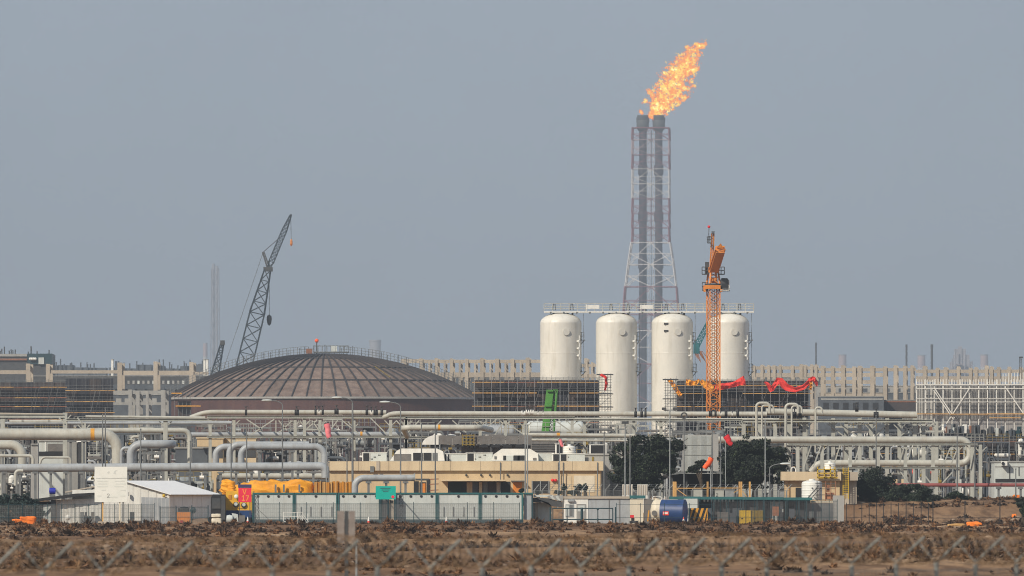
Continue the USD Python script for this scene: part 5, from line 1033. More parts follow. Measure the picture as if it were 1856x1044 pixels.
def gate_house():
    D = 999; t = thing('entrance_door', 'dark grey turnstile doorway with teal jambs under the green sign', 'doorway', (X(700, D), D, 0))
    obj('door_leaf', MB().box(X(691, D), X(702, D), D+.1, D+.2, g1(-12, D), Z(905, D)), 'steel_grey', t)
    for k in range(6): obj('door_rib', MB().box(X(691.5+1.8*k, D), X(692.3+1.8*k, D), D+.06, D+.098, Z(943, D), Z(907, D)), 'steel_dark', t)
    for a, b in ((686.5, 690.5), (702.3, 705.5), (714, 718)): obj('jamb', MB().box(X(a, D), X(b, D), D-.1, D+.4, g1(-12, D)-.2, Z(897, D)), 'teal_dark', t)
    obj('side_panel', MB().box(X(706, D), X(713.5, D), D+.12, D+.2, g1(-12, D), Z(906, D)), 'concrete', t); obj('lintel', MB().box(X(686.5, D), X(718, D), D-.1, D+.5, Z(896.8, D), Z(893, D)), 'teal_paint', t)
    obj('push_plate', MB().box(X(707, D), X(712, D), D+.05, D+.118, Z(911, D), Z(907, D)), 'black_gap', t)
    s = thing('green_sign', 'green notice board with faint text and a red spot above the doorway', 'sign', P(699, 893, 996)); D = 996
    obj('board', MB().box(X(681, D), X(717.5, D), D, D+.06, Z(905, D), Z(881, D)), 'sign_teal', s); 
    for y, a, b in ((885, 689, 708), (888, 692, 706), (891, 694, 704)): obj('text_line', MB().box(X(a, D), X(b, D), D-.012, D-.002, Z(y+.7, D), Z(y-.7, D)), 'teal_paint', s)
    q = P(712, 900.5, D-.004); obj('red_spot', MB().tube([q, q-[0, .015, 0]], W(2.8, D), 18), 'sign_red', s)
    for a in (685, 714): obj('bracket', MB().box(X(a, D)-.04, X(a, D)+.04, D+.065, D+3.3, Z(890, D)-.03, Z(890, D)+.03), 'steel_dark', s)
    m = thing('lattice_post', 'thin dark lattice post right of the green sign', 'post', (X(727, 997), 997, 0)); D = 997
    obj('lattice', lattice(MB(), (X(727, D), D, g1(-10, D)), (X(727, D), D, Z(898, D)), .38, .38, 7, .035), 'steel_dark', m); obj('lamp_box', MB().box(X(723, D), X(732, D), D-.1, D+.1, Z(918, D), Z(916, D)), 'black_gap', m)
    m = thing('lattice_post', 'thin dark lattice post at the left end of the cabin row', 'post', (X(466, 997), 997, 0))
    obj('lattice', lattice(MB(), (X(467, D), D, g1(-24, D)), (X(465, D), D, Z(899, D)), .34, .3, 7, .035), 'steel_dark', m); obj('stay', MB().beam((X(470, D), D, Z(925, D)), (X(486, D), D, Z(940, D)), .04), 'steel_dark', m)
    st = thing('white_stair', 'small white handrailed stair in front of the cabins', 'stair', (X(540, 985), 985, 0)); D = 985
    for px in (514, 533, 539, 548, 558): obj('post', MB().beam((X(px, D), D, g1(X(px, D), D)-.1), P(px, 928 if px < 550 else 931, D), .05), 'scaffold_white', st)
    for y in (929, 936): obj('rail', MB().beam(P(513, y, D), P(548, y, D), .045), 'scaffold_white', st)
    for k in range(4): obj('rail', MB().beam(P(538+4*k, 933, D-.1), P(550+4*k, 950, D-.1), .045), 'scaffold_white', st)
    obj('landing', MB().box(X(514, D), X(535, D), D-.5, D+.5, Z(946, D), Z(945, D)), 'scaffold_white', st)
gate_house()
def right_cabins():
    D = 1002; t = thing('lean_to', 'collapsed dark awning over a low white wall beside the cabin row', 'lean to', (X(990, D), D, 0))
    obj('wall', MB().box(X(966, D), X(1000, D), D+1, D+1.2, -.1, Z(911, D)), 'white_panel', t); obj('fascia', MB().box(X(967, D), X(1002, D), D-.1, D+.0, Z(901, D), Z(897, D)), 'white_panel', t)
    obj('awning', MB().poly([P(966, 902, D), P(994, 903, D), P(1021, 911, D), P(1021, 920, D), P(1000, 917, D), P(994, 911, D), P(966, 910, D)], (0, 2.0, 0)), 'steel_dark', t)
    obj('pillar', MB().box(X(970, D), X(975, D), D+.6, D+.99, -.1, Z(911, D)), 'concrete', t)
    for k in range(5): obj('torn_sheet', MB().poly([P(992+k*5, 899, D-.15), P(1000+k*5, 897+k % 2, D-.15), P(1001+k*5, 905+k, D-.12), P(994+k*5, 903+k, D-.12)], (0, .04, 0)), 'white_panel' if k % 2 else 'concrete_grey', t)
    c = thing('white_cabin', 'white cabin with a window and door behind the teal gate', 'cabin', (X(1045, D), D, 0))
    obj('wall', MB().box(X(1022, D), X(1066, D), D, D+2.6, -.2, Z(904, D)), 'white_paint', c); obj('roof', MB().box(X(1020, D), X(1144, D), D-.1, D+2.8, Z(903.8, D), Z(899.5, D)), 'concrete', c)
    obj('side_wall', MB().box(X(1066, D)+.002, X(1142, D), D+.05, D+2.6, -.2, Z(904, D)), 'pipe_grey', c)
    for a in (1104, 1123): obj('wall_joint', MB().box(X(a, D)-.03, X(a, D)+.03, D-.0, D+.049, -.1, Z(904.2, D)), 'duct_grey', c)
    w = obj('window', MB().box(X(1025, D), X(1040, D), D-.05, D-.003, Z(937, D), Z(914, D)), 'galvanised', c); obj('pane', MB().box(X(1026, D), X(1031, D), D-.07, D-.051, Z(935, D), Z(916, D)), 'white_panel', w); obj('pane', MB().box(X(1033, D), X(1037.5, D), D-.07, D-.051, Z(935, D), Z(915, D)), 'steel_grey', w)
    d = obj('door', MB().box(X(1045, D), X(1062, D), D-.05, D-.003, -.1, Z(913.5, D)), 'concrete_grey', c); obj('pane', MB().box(X(1047, D), X(1060, D), D-.07, D-.051, Z(927, D), Z(916, D)), 'white_panel', d)
    obj('air_unit', MB().box(X(1029, D), X(1041, D), D-.25, D-.004, Z(909, D), Z(905.5, D)), 'pipe_grey', c)
    k2 = thing('cream_cabin', 'cream panel cabin with teal roof rail left of the blue tank', 'cabin', (X(1160, D), D, 0))
    for a, b in ((1142, 1166), (1167.5, 1186), (1240, 1264)): obj('wall_panel', MB().box(X(a, D), X(b, D), D-.4, D+2, -.2, Z(904, D)), 'cream_paint' if a < 1150 else 'duct_grey' if a < 1200 else 'white_panel', k2)
    obj('roof_rail', MB().box(X(1141, D), X(1170, D), D-.5, D+2.1, Z(903.5, D), Z(898, D)), 'teal_paint', k2)
    g = thing('teal_gate', 'wide dark teal tube gate in front of the white cabin', 'gate', (X(1056, 992), 992, 0)); D = 992
    for px, w, y in ((997.5, .16, 919), (1002, .09, 921), (1028, .09, 921), (1054.5, .24, 920), (1083.5, .09, 921), (1110.5, .1, 921), (1116, .16, 919)):
        x = X(px, D); obj('gate_post', MB().tube([(x, D, g1(x, D)-.2), (x, D, Z(y, D))], w/2, 8), 'teal_dark', g)
    for a, b, y in ((1001, 1054, 921.5), (1055, 1111, 921.5), (1001, 1054, 941.5), (1055, 1111, 941.5)): obj('gate_rail', MB().tube([P(a, y, D-.02), P(b, y, D-.02)], .05, 8), 'teal_dark', g)
    for px, y in ((1083.5, 923), (1083.5, 941.5), (1028, 941.5), (1054.5, 923)): obj('hinge', MB().ball(P(px, y, D-.06), .11), 'teal_dark', g)
    b = thing('pole_basket', 'small dark basket hanging on a thin pole inside the gate', 'basket', P(1017, 938, 994)); D = 994; q = P(1017, 945, D)
    obj('basket', MB().lathe([(.05, -.05), (.22, 0), (.26, .2), (.2, .2)], q, 12), 'black_gap', b); obj('frame', MB().beam(q+[-.2, 0, .2], q+[-.2, 0, .8], .04).beam(q+[.2, 0, .2], q+[.2, 0, .8], .04).beam(q+[-.2, 0, .8], q+[.2, 0, .8], .04), 'steel_grey', b); obj('pole', MB().tube([q+[.16, .1, -.1], q+[.16, .1, 1.9]], .03, 6), 'steel_grey', b)
    s = thing('pump_cart', 'small black pump cart with a red top beside the cream cabin', 'cart', (X(1146, 990), 990, 0)); D = 990
    obj('tank', MB().box(X(1142, D), X(1149, D), D-.2, D+.2, Z(939, D), Z(933.5, D)), 'sock_red', s); obj('chassis', MB().box(X(1141, D), X(1157, D), D-.25, D+.25, Z(948, D), Z(944, D)), 'steel_dark', s)
    for px in (1144, 1154): obj('wheel', MB().tube([P(px, 947, D-.3), P(px, 947, D-.2)], .14, 12), 'black_gap', s)
    obj('motor', MB().box(X(1144, D), X(1150, D), D-.15, D+.15, Z(944, D), Z(939, D)), 'black_gap', s)
right_cabins()
def long_shelter():
    D = 1004; t = thing('long_shelter', 'long dark shelter with teal roof beam running behind the blue tank to the white tank', 'shelter', (X(1370, D), D, 0))
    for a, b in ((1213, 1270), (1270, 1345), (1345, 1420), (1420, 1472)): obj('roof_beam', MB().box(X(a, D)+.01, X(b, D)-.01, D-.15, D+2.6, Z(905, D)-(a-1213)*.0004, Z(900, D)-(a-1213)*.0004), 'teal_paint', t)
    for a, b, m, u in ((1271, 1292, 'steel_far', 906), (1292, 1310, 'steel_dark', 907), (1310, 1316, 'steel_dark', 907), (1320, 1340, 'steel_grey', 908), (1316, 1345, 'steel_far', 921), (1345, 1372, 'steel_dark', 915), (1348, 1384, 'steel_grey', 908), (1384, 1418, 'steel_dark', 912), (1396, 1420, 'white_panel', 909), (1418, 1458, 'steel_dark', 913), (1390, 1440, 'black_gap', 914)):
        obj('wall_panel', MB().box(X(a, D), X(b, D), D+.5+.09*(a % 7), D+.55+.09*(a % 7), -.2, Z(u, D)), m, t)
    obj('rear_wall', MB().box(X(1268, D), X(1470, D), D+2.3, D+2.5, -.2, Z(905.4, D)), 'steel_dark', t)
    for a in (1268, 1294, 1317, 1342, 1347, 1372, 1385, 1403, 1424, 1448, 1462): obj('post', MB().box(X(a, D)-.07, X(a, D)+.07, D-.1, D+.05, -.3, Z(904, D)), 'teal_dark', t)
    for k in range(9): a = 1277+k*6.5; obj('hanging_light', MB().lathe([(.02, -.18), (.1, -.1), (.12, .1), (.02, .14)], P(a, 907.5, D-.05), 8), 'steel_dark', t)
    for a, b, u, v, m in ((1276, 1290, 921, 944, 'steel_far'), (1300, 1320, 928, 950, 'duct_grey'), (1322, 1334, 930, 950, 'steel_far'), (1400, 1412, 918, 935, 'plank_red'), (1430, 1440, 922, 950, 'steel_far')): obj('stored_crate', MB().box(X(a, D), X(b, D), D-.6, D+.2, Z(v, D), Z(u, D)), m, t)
    for a, m, lab in ((1340.5, 'yellow_paint', 'bright yellow steel cabinet in front of the long dark shelter'), (1363, 'yellow_dark', 'dull olive cabinet right of the bright yellow one')):
        D2 = 996; c = thing('steel_cabinet', lab, 'cabinet', (X(a+10, D2), D2, 0)); x0, x1 = X(a, D2), X(a+21, D2)
        obj('body', MB().box(x0, x1, D2, D2+.5, -.1, Z(925, D2)), m, c)
        for k in range(2): obj('door', MB().box(x0+(x1-x0)*k/2+.02, x0+(x1-x0)*(k+1)/2-.02, D2-.03, D2-.003, 0, Z(926, D2)), m, c)
        obj('handle', MB().box(X(a+3, D2), X(a+6, D2), D2-.06, D2-.032, Z(941, D2), Z(938.5, D2)), 'black_gap', c)
    h = thing('hazard_barrier', 'black and amber striped barrier panel beside the blue tank', 'barrier', (X(1265, 993), 993, 0)); D = 993; x0, x1, z0, z1 = X(1247.5, D), X(1283, D), Z(951, D), Z(921, D)
    obj('panel', MB().box(x0, x1, D, D+.08, z0, z1), 'black_gap', h)
    for k in range(5):
        a = 1243+k*9.2; lo = max(a, 1248); pts = [P(a, 951, D), P(a+4.6, 951, D), P(a+14.6, 921, D), P(a+10, 921, D)]; pts = [np.array([min(max(q[0], x0+.01), x1-.01), q[1]-.02, q[2]]) for q in pts]
        obj('stripe', MB().poly(pts, (0, .017, 0)), 'hazard_yellow', h)
    for x in (x0+.2, x1-.2): obj('foot', MB().box(x-.1, x+.1, D-.3, D+.4, g1(x, D)-.1, z0-.002), 'steel_dark', h)
long_shelter()
def blue_tank():
    D = 992; t = thing('blue_tank', 'blue horizontal drum tank with a small red and white plate', 'tank', (X(1222, D), D, 0)); a = .24; r = W(22.5, D); d = np.array([math.cos(a), -math.sin(a), 0]); c0 = P(1200, 928, D); c1 = c0+d*W(42, D)
    obj('shell', MB().tube([c0, c1], r, 36), 'blue_paint', t, 40); obj('end_rim', MB().tube([c1-d*.05, c1+d*.05], r*1.02, 36), 'blue_paint', t, 40)
    obj('end_disc', MB().tube([c1+d*.051, c1+d*.06], r*.9, 30), 'blue_paint', t, 40)
    n = np.array([-d[1], d[0], 0])*-1; q = c0+d*W(12, D)+n*(r+.004)+[0, 0, -.0]
    pl = obj('plate', MB().beam(q+[0, 0, -.12]-d*.28, q+[0, 0, -.12]+d*.28, .02, .36), 'cone_red', t); obj('lettering', MB().beam(q+[0, 0, -.10]-d*.22+n*.014, q+[0, 0, -.10]+d*.22+n*.014, .006, .14), 'white_paint', pl)
    for u in (.2, .8): p = c0+(c1-c0)*u; obj('saddle', MB().box(p[0]-.15, p[0]+.15, p[1]-.8, p[1]+.8, g1(p[0], p[1])-.2, p[2]-r*.8), 'steel_dark', t)
    c = thing('cream_tanker', 'cream tanker body with white top rail behind the blue drum tank', 'tank', (X(1195, 996), 996, 0)); D = 996; r = W(22, D)
    obj('shell', MB().lathe([(.02, 0), (r*.6, .12), (r*.92, .32), (r, .55), (r, 2.6), (.02, 2.7)], (X(1178.5, D), D, Z(927, D)), 32, 'x'), 'cream_paint', c, 40)
    rp = [P(1182, 906, D), P(1184, 899.5, D), P(1198, 899.5, D), P(1199, 906, D)]
    for yy in (-.4, .4): obj('top_rail', MB().pipe([p+[0, yy, 0] for p in rp], .035, 2, 6), 'scaffold_white', c)
    obj('top_post', MB().beam(P(1205, 906, D), P(1205, 899, D), .06), 'scaffold_white', c); obj('hatch', MB().tube([P(1190, 906, D), P(1190, 903, D)], .3, 14), 'cream_paint', c)
    q = P(1186, 930, D-r+.12); obj('valve_plate', MB().tube([q, q-[0, .14, 0]], .26, 14), 'duct_grey', c); obj('leg', MB().box(X(1187, D), X(1190, D), D-1.1, D-.9, -.2, Z(938, D)), 'cream_paint', c)
    obj('ladder_stripe', MB().beam(P(1176, 925, D-.2), P(1174, 945, D-.2), .12), 'hazard_yellow', c)
blue_tank()
def cone(px, y, lab, D=980):
    x = X(px, D); z = g1(x, D); t = thing('traffic_cone', lab, 'traffic cone', (x, D, z)); h = .72
    obj('base', MB().box(x-.19, x+.19, D-.19, D+.19, z, z+.04), 'cone_red', t); obj('body', MB().lathe([(.15, z+.041), (.10, z+.32)], (x, D, 0), 14), 'cone_red', t); obj('collar', MB().lathe([(.101, z+.32), (.07, z+.52)], (x, D, 0), 14), 'white_paint', t); obj('tip', MB().lathe([(.07, z+.52), (.035, z+h), (.01, z+h)], (x, D, 0), 14), 'white_paint' if px < 1000 else 'cone_red', t)
cone(449, 946, 'red and white cone beside the red V sign'); cone(668, 950, 'red and white cone in front of the cabins near the blurred board'); cone(809, 950, 'red and white cone in front of the second single vent cabin'); cone(1239, 946, 'red and white cone in front of the blue tank')

# ---- left yard
def white_shed():
    D = 1012; t = thing('white_shed', 'white gabled shed with bright sheet roof behind the notice board', 'shed', (X(305, D), D, 0)); yaw = .35
    u = np.array([-math.cos(yaw), math.sin(yaw)*.2, 0]); u /= np.linalg.norm(u); v = np.array([math.sin(yaw), math.cos(yaw), 0])
    c = np.array([X(305, D), D, 0]); Wd = 8.4; Lg = W(80, D)/v[0]; ze, za = Z(896, D), Z(873, D); zb = -.2
    A, B = c, c+u*Wd; mid = (A+B)/2; e = lambda p, z: np.array([p[0], p[1], z])
    n = 22
    for k in range(n):                                           # gable sheets
        p, q = A+(B-A)*k/n, A+(B-A)*(k+1)/n; f = lambda w: ze+(za-ze)*(1-abs(2*w-1))
        o = np.array([0, -.04 if k % 2 else 0, 0]); pts = [e(p, zb)+o, e(q, zb)+o, e(q, f((k+1)/n))+o, e(p, f(k/n))+o]; obj('gable_sheet', MB().poly(pts, (0, .06, 0)), 'shed_wall', t)
    m = 10
    for k in range(m): p, q = A+v*Lg*k/m, A+v*Lg*(k+1)/m; s = np.array([.03 if k % 2 else 0, 0, 0]); obj('side_sheet', MB().poly([e(p, zb)+s, e(q, zb)+s, e(q, ze)+s, e(p, ze)+s], u*.06), 'shed_wall', t)
    over = .35
    for k in range(m):
        g0, g1_ = -over+(Lg+2*over)*k/m, -over+(Lg+2*over)*(k+1)/m-.01
        for side in (0, 1):
            ed = A-u*over if side == 0 else B+u*over
            zed = ze-(za-ze)*over/(Wd/2); obj('roof_sheet', MB().poly([e(ed+v*g0, zed+.05), e(ed+v*g1_, zed+.05), e(mid+v*g1_, za+.05), e(mid+v*g0, za+.05)], (0, 0, .05)), 'shed_roof', t)
    obj('corner_trim', MB().box(c[0]-.1, c[0]+.1, c[1]-.14, c[1]+.04, zb, ze), 'shed_wall', t)
    q = P(297, 898.5, D-.3); obj('lamp', MB().ball(q, .16), 'yellow_paint', t); obj('vent', MB().box(X(231, D-.1), X(234, D-.1), D-.3, D-.05, Z(899, D), Z(892, D)), 'duct_grey', t)
    l = thing('white_lean_to', 'white corrugated lean to with thick dark sloping roof at left', 'lean to', (X(150, 1006), 1006, 0)); D = 1006
    for k in range(19): a = 102+6.9*k; obj('sheet', MB().box(X(a, D)+.01, X(a+6.9, D)-.01, D-.05*(k % 2), D+.08, -.2, Z(904+max(0, (150-a)*.04), D)), 'shed_wall', l)
    obj('roof', MB().poly([P(66, 909, D-1), P(172, 896, D-1), P(172, 893, D-1), P(138, 894.5, D-1), P(66, 904, D-1)], (0, 4, 0)), 'black_gap', l); obj('upper_roof', MB().poly([P(118, 893, D+1.5), P(176, 882, D+1.5), P(176, 880, D+1.5), P(118, 891, D+1.5)], (0, 4, 0)), 'concrete', l)
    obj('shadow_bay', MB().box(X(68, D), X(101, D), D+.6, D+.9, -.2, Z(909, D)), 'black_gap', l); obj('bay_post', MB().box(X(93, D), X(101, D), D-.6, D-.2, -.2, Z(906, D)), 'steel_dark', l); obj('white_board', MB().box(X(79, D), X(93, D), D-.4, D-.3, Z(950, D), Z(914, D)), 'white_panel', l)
    obj('brace', MB().beam(P(80, 934, D-.5), P(97, 915, D-.5), .1), 'steel_dark', l); obj('rear_wall', MB().box(X(130, D), X(232, D), D+1.2, D+1.3, -.2, Z(888, D)), 'shed_wall', l)
    for a, b, m in ((146, 153, 'steel_grey'), (155, 158, 'steel_dark'), (236, 244, 'steel_dark'), (166, 172, 'duct_grey')): obj('stored_item', MB().box(X(a, D), X(b, D), D-1, D-.4, g1(X(a, D), D)-.1, Z(928, D)), m, l)
    w = thing('grey_wall_panels', 'plain grey white hoarding in front of the gabled shed', 'hoarding', (X(280, 1003), 1003, 0)); D = 1003
    for k in range(7): a = 256+7.2*k; obj('panel', MB().box(X(a, D)+.01, X(a+7.2, D)-.01, D, D+.06, -.2, Z(901+.25*k, D)), 'pipe_grey', w)
    r = thing('white_reflector', 'small bright white dish by the lean to wall', 'dish', P(123, 938, 994)); q = P(123, 938, 994); obj('dish', MB().lathe([(.02, 0), (.16, .03), (.26, .12), (.25, .14), (.02, .05)], q, 16, 'y'), 'white_paint', r, 40); obj('stand', MB().beam(q+[0, .15, 0], [q[0], q[1]+.15, -.1], .05), 'steel_dark', r)
white_shed()
def notice_board():
    D = 984; t = thing('notice_board', 'large faded white notice board on two posts at left', 'sign', (X(201, D), D, 0))
    p = obj('upper_panel', MB().box(X(171.5, D), X(230.5, D), D, D+.08, Z(866.3, D), Z(846, D)), 'sign_white', t); q = obj('lower_panel', MB().box(X(171.5, D), X(230.5, D), D, D+.08, Z(910, D), Z(867, D)), 'sign_white', t)
    obj('emblem', MB().poly([P(205, 858, D-.004), P(208, 853, D-.004), P(213, 851.5, D-.004), P(209, 855, D-.004), P(210.5, 860, D-.004)], (0, -.01, 0)), 'faded_print', p); obj('emblem', MB().poly([P(194, 857, D-.004), P(197, 853.5, D-.004), P(199, 855, D-.004), P(197, 858.5, D-.004)], (0, -.01, 0)), 'faded_print', p)
    for y, a, b in ((872, 176, 196), (872, 208, 226), (877, 178, 194), (877, 210, 228), (882, 176, 195), (882, 207, 224), (888.5, 184, 192), (888.5, 218, 228), (899, 176, 184), (901, 198, 213), (899, 218, 227)): obj('text_line', MB().box(X(a, D), X(b, D), D-.012, D-.002, Z(y+.7, D), Z(y-.7, D)), 'faded_print', q)
    obj('numeral', MB().tri(meshkit.text_mesh('2', .38, .01), np.array([[1, 0, 0, X(193, D)], [0, 0, -1, D-.004], [0, 1, 0, Z(902, D)], [0, 0, 0, 1]])), 'concrete_grey', q)
    for px, m in ((186, 'plank'), (217, 'cream_paint'), (223, 'steel_grey')):
        x = X(px, D); obj('post', MB().box(x-.07, x+.07, D+.081, D+.22, g1(x, D)-.2, Z(868, D)), m, t)
        if px < 220: obj('footing', MB().box(x-.42, x+.42, D-.2, D+.6, g1(x, D)-.2, Z(945, D)), 'concrete', t)
notice_board()
def red_sign():
    D = 990; s = thing('red_sign', 'red banner sign reading V 17 with a navy strip above', 'sign', P(444, 895, D))
    obj('board', MB().box(X(432, D), X(455.5, D), D, D+.05, Z(910, D), Z(884.5, D)), 'sign_red', s); obj('navy_strip', MB().box(X(431.5, D), X(456, D), D-.01, D+.05, Z(884.3, D), Z(878, D)), 'sign_navy', s)
    for txt, px, y, h in (('V', 439.2, 896, 9.5), ('17', 437.5, 907.5, 9.5)): obj('lettering', MB().tri(meshkit.text_mesh(txt, W(h, D), .012, True), np.array([[.85, 0, 0, X(px, D)], [0, 0, -1, D-.003], [0, 1, 0, Z(y, D)], [0, 0, 0, 1]])), 'print_orange', s)
    for px in (434, 453): obj('post', MB().beam((X(px, D), D+.1, g1(X(px, D), D)-.2), (X(px, D), D+.1, Z(879, D)), .07), 'steel_dark', s)
    D = 1003; t = thing('yellow_truck', 'yellow site truck facing us behind the red V sign', 'truck', (X(432, D), D, 0))
    obj('cab', MB().poly([P(409, 930, D), P(456, 930, D), P(456, 900, D), P(452, 893, D), P(412, 893, D), P(409, 900, D)], (0, 2.6, 0)), 'machine_yellow', t); obj('body', MB().box(X(408, D), X(458, D), D+2.7, D+6.5, Z(935, D), Z(890, D)), 'machine_yellow', t)
    obj('bumper', MB().box(X(410, D), X(456, D), D-.35, D-.02, Z(938, D), Z(925, D)), 'blue_paint', t); obj('grille', MB().box(X(421, D), X(446, D), D-.06, D-.003, Z(921, D), Z(909, D)), 'machine_yellow', t)
    for px, y in ((427.5, 914.5), (442, 915.5)):
        h = obj('headlight', MB().tube([P(px, y, D-.005), P(px, y, D-.16)], .26, 16), 'black_gap', t); obj('lens', MB().tube([P(px, y-1, D-.161), P(px, y-1, D-.19)], .17, 14), 'white_panel', h)
    obj('mirror', MB().ball(P(428, 900, D-.3), .2, 2, (1, .5, 1)), 'white_paint', t); obj('windscreen', MB().box(X(414, D), X(420, D), D-.04, D-.003, Z(905, D), Z(897, D)), 'tarp_ochre', t)
    for px in (414, 450): obj('wheel', MB().tube([P(px, 940, D+.4), P(px, 940, D+.8)], .5, 18), 'black_gap', t)
    b = thing('black_truck', 'black truck body parked left of the yellow one', 'truck', (X(395, 1001), 1001, 0)); D = 1001
    obj('body', MB().poly([P(382, 938, D), P(408, 938, D), P(408, 899, D), P(404, 896, D), P(386, 896, D), P(382, 902, D)], (0, 5, 0)), 'black_gap', b); obj('tail_frame', MB().box(X(401, D), X(408.4, D), D-.4, D-.02, Z(942, D), Z(899, D)), 'steel_dark', b)
    obj('panel', MB().box(X(384, D), X(400, D), D-.08, D-.003, Z(922, D), Z(903, D)), 'steel_dark', b)
    for px in (386, 404): obj('wheel', MB().tube([P(px, 943, D+.2), P(px, 943, D+.6)], .45, 16), 'black_gap', b)
    v = thing('white_bags', 'stack of two pale sacks in front of the black truck', 'sacks', (X(392, 988), 988, 0)); D = 988
    for y0, y1, a, b2 in ((938, 931, 383, 401), (951, 939, 383, 402)): obj('sack', rounded(X(a, D), X(b2, D), D-.4, D+.4, Z(y0 if y0 < 940 else 951, D), Z(y1, D), 5, .05), 'cream_paint', v, True)
    w = thing('grey_scrap', 'grey and white machine scrap below the yellow truck', 'scrap', (X(424, 987), 987, 0)); D = 987
    obj('drum', MB().lathe([(.02, 0), (.36, .05), (.42, .3), (.36, .6), (.02, .65)], (X(410, D), D, Z(941, D)), 18, 'x'), 'white_panel', w, 40); obj('hood', MB().poly([P(424, 948, D), P(432, 948, D), P(431, 932, D), P(420, 930, D)], (0, .5, 0)), 'white_panel', w); obj('engine', MB().box(X(409, D), X(428, D), D, D+.5, Z(950, D), Z(940, D)), 'steel_dark', w); obj('case', MB().box(X(432, D), X(444, D), D+.1, D+.6, Z(948, D), Z(934, D)), 'duct_grey', w)
def rounded(x0, x1, y0, y1, z0, z1, seed, amp=.12, sag=0, n=3):
    m = trimesh.creation.box((x1-x0, y1-y0, z1-z0)); v, f = np.array(m.vertices), m.faces
    L = max(x1-x0, z1-z0)/14
    mm = trimesh.Trimesh(v, f).subdivide_to_size(max(L, .12)); v = np.array(mm.vertices); s = np.array([x1-x0, y1-y0, z1-z0])/2; u = v/s
    k = np.clip(np.linalg.norm(np.abs(u)**6, ord=1, axis=1)**(1/6), 1e-6, None); v = v/np.maximum(k, 1)[:, None]**1.0*1
    c = np.array([(x0+x1)/2, (y0+y1)/2, (z0+z1)/2]); nn = u/np.linalg.norm(u, axis=1, keepdims=True)
    w_ = v+c; w_ = w_+np.stack([w_[:, 2]*.9, 0*w_[:, 0], w_[:, 0]*.18], -1); h = np.abs(meshkit.fbm(w_*np.array([.7, .9, 2.0])+seed*11.7, 4)-.5)*1.6-.2
    v = v+nn*(h*amp*3)[:, None]; return MB().add(v+c, mm.faces)
red_sign()
def tarps():
    D = 1016; t = thing('yellow_tarp_stack', 'long bright yellow tarpaulin covered stack behind the cabins', 'tarpaulin', (X(500, D), D, 0))
    obj('tarpaulin', rounded(X(428, D), X(570, D), D, D+3, .3, Z(872.5, D), 2, .42), 'tarp_yellow', t, True)
    for a in (498, 513, 541): obj('strap', MB().box(X(a, D), X(a+3.4, D), D-.28, D-.2, Z(892, D), Z(878, D)), 'steel_grey', t)
    t = thing('yellow_tarp_lump', 'rounded orange yellow tarpaulin bundle above the black and yellow trucks', 'tarpaulin', (X(418, D), D-6, 0)); obj('tarpaulin', rounded(X(404, D), X(430, D), D-7, D-4.6, Z(898, D), Z(871, D), 8, .22), 'tarp_yellow', t, True); obj('support', MB().box(X(408, D), X(426, D), D-6.6, D-5, 0, Z(896, D)), 'black_gap', t)
    t = thing('ochre_bundle', 'ochre ribbed bundle right of the bright yellow tarpaulin', 'bundle', (X(604, D), D, 0))
    for k in range(27): a = 569.5+2.5*k; obj('bale_rib', MB().box(X(a, D)+.005, X(a+2.5, D)-.005, D-R.uniform(0, .25), D+2.4, .3, Z(872+R.uniform(0, 2.5), D)), 'tarp_ochre' if R.random() < .75 else 'plank', t)
    o = thing('orange_tarp', 'orange tarpaulin heap on the ground at far left', 'tarpaulin', (X(44, 982), 982, 0)); D = 982
    obj('tarpaulin', rounded(X(36, D), X(66, D), D-.6, D+.6, -.15, Z(936, D), 4, .12), 'orange_cloth', o, True); obj('flap', rounded(X(21, D), X(40, D), D-.7, D+.4, -.15, Z(941, D), 6, .12), 'orange_cloth', o, True)
    b = thing('blue_barrel', 'small deep blue drum above the dark lean to roof', 'barrel', P(95, 890, 1030)); obj('drum', MB().lathe([(.02, -.33), (.3, -.3), (.32, 0), (.3, .3), (.02, .33)], P(95, 890, 1030), 16, 'x'), 'royal_blue', b, 40); obj('rack', MB().box(X(90, 1030), X(100, 1030), 1029.8, 1030.2, 0, Z(896, 1030)), 'steel_grey', b)
    g = thing('orange_generator', 'orange and black generator inside the small teal fence', 'generator', (X(332, 992), 992, 0)); D = 992
    obj('housing', MB().box(X(321, D), X(345, D), D-.5, D+.6, -.1, Z(928, D)), 'orange_paint', g); obj('engine', MB().box(X(323, D), X(343, D), D-.4, D+.5, Z(927.8, D), Z(921, D)), 'black_gap', g); obj('exhaust', MB().lathe([(.02, -.4), (.3, -.3), (.3, .3), (.02, .4)], P(350, 925, D), 12, 'y'), 'teal_dark', g, 40); obj('bonnet', MB().ball(P(334, 922, D), .35, 1, (1.3, 1, .6)), 'black_gap', g); obj('red_can', MB().box(X(327, D), X(332, D), D-.7, D-.52, -.1, Z(943, D)), 'cone_red', g)
    m = thing('engine_set', 'dark framed machine with an orange panel right of the flanged pipe', 'machine', (X(764, 1034), 1034, 1.5)); D = 1034
    obj('body', MB().box(X(760, D), X(772, D), D, D+1.5, 1.2, Z(874, D)), 'steel_grey', m); obj('orange_panel', MB().box(X(766, D), X(771, D), D-.06, D-.003, Z(893, D), Z(876, D)), 'orange_paint', m)
    for a, b2, u in ((750, 759, 872), (773, 780, 868)): obj('frame', MB().box(X(a, D), X(b2, D), D-.3, D+1.6, 1.2, Z(u, D)), 'black_gap', m)
    obj('top', MB().box(X(753, D), X(778, D), D-.32, D+1.7, Z(871, D), Z(867.5, D)), 'steel_dark', m)
    for y in (869, 878, 889): obj('arm', MB().beam(P(779, y, D-.3), P(795, y-1, D-.3), .1), 'plank_red', m)
tarps()

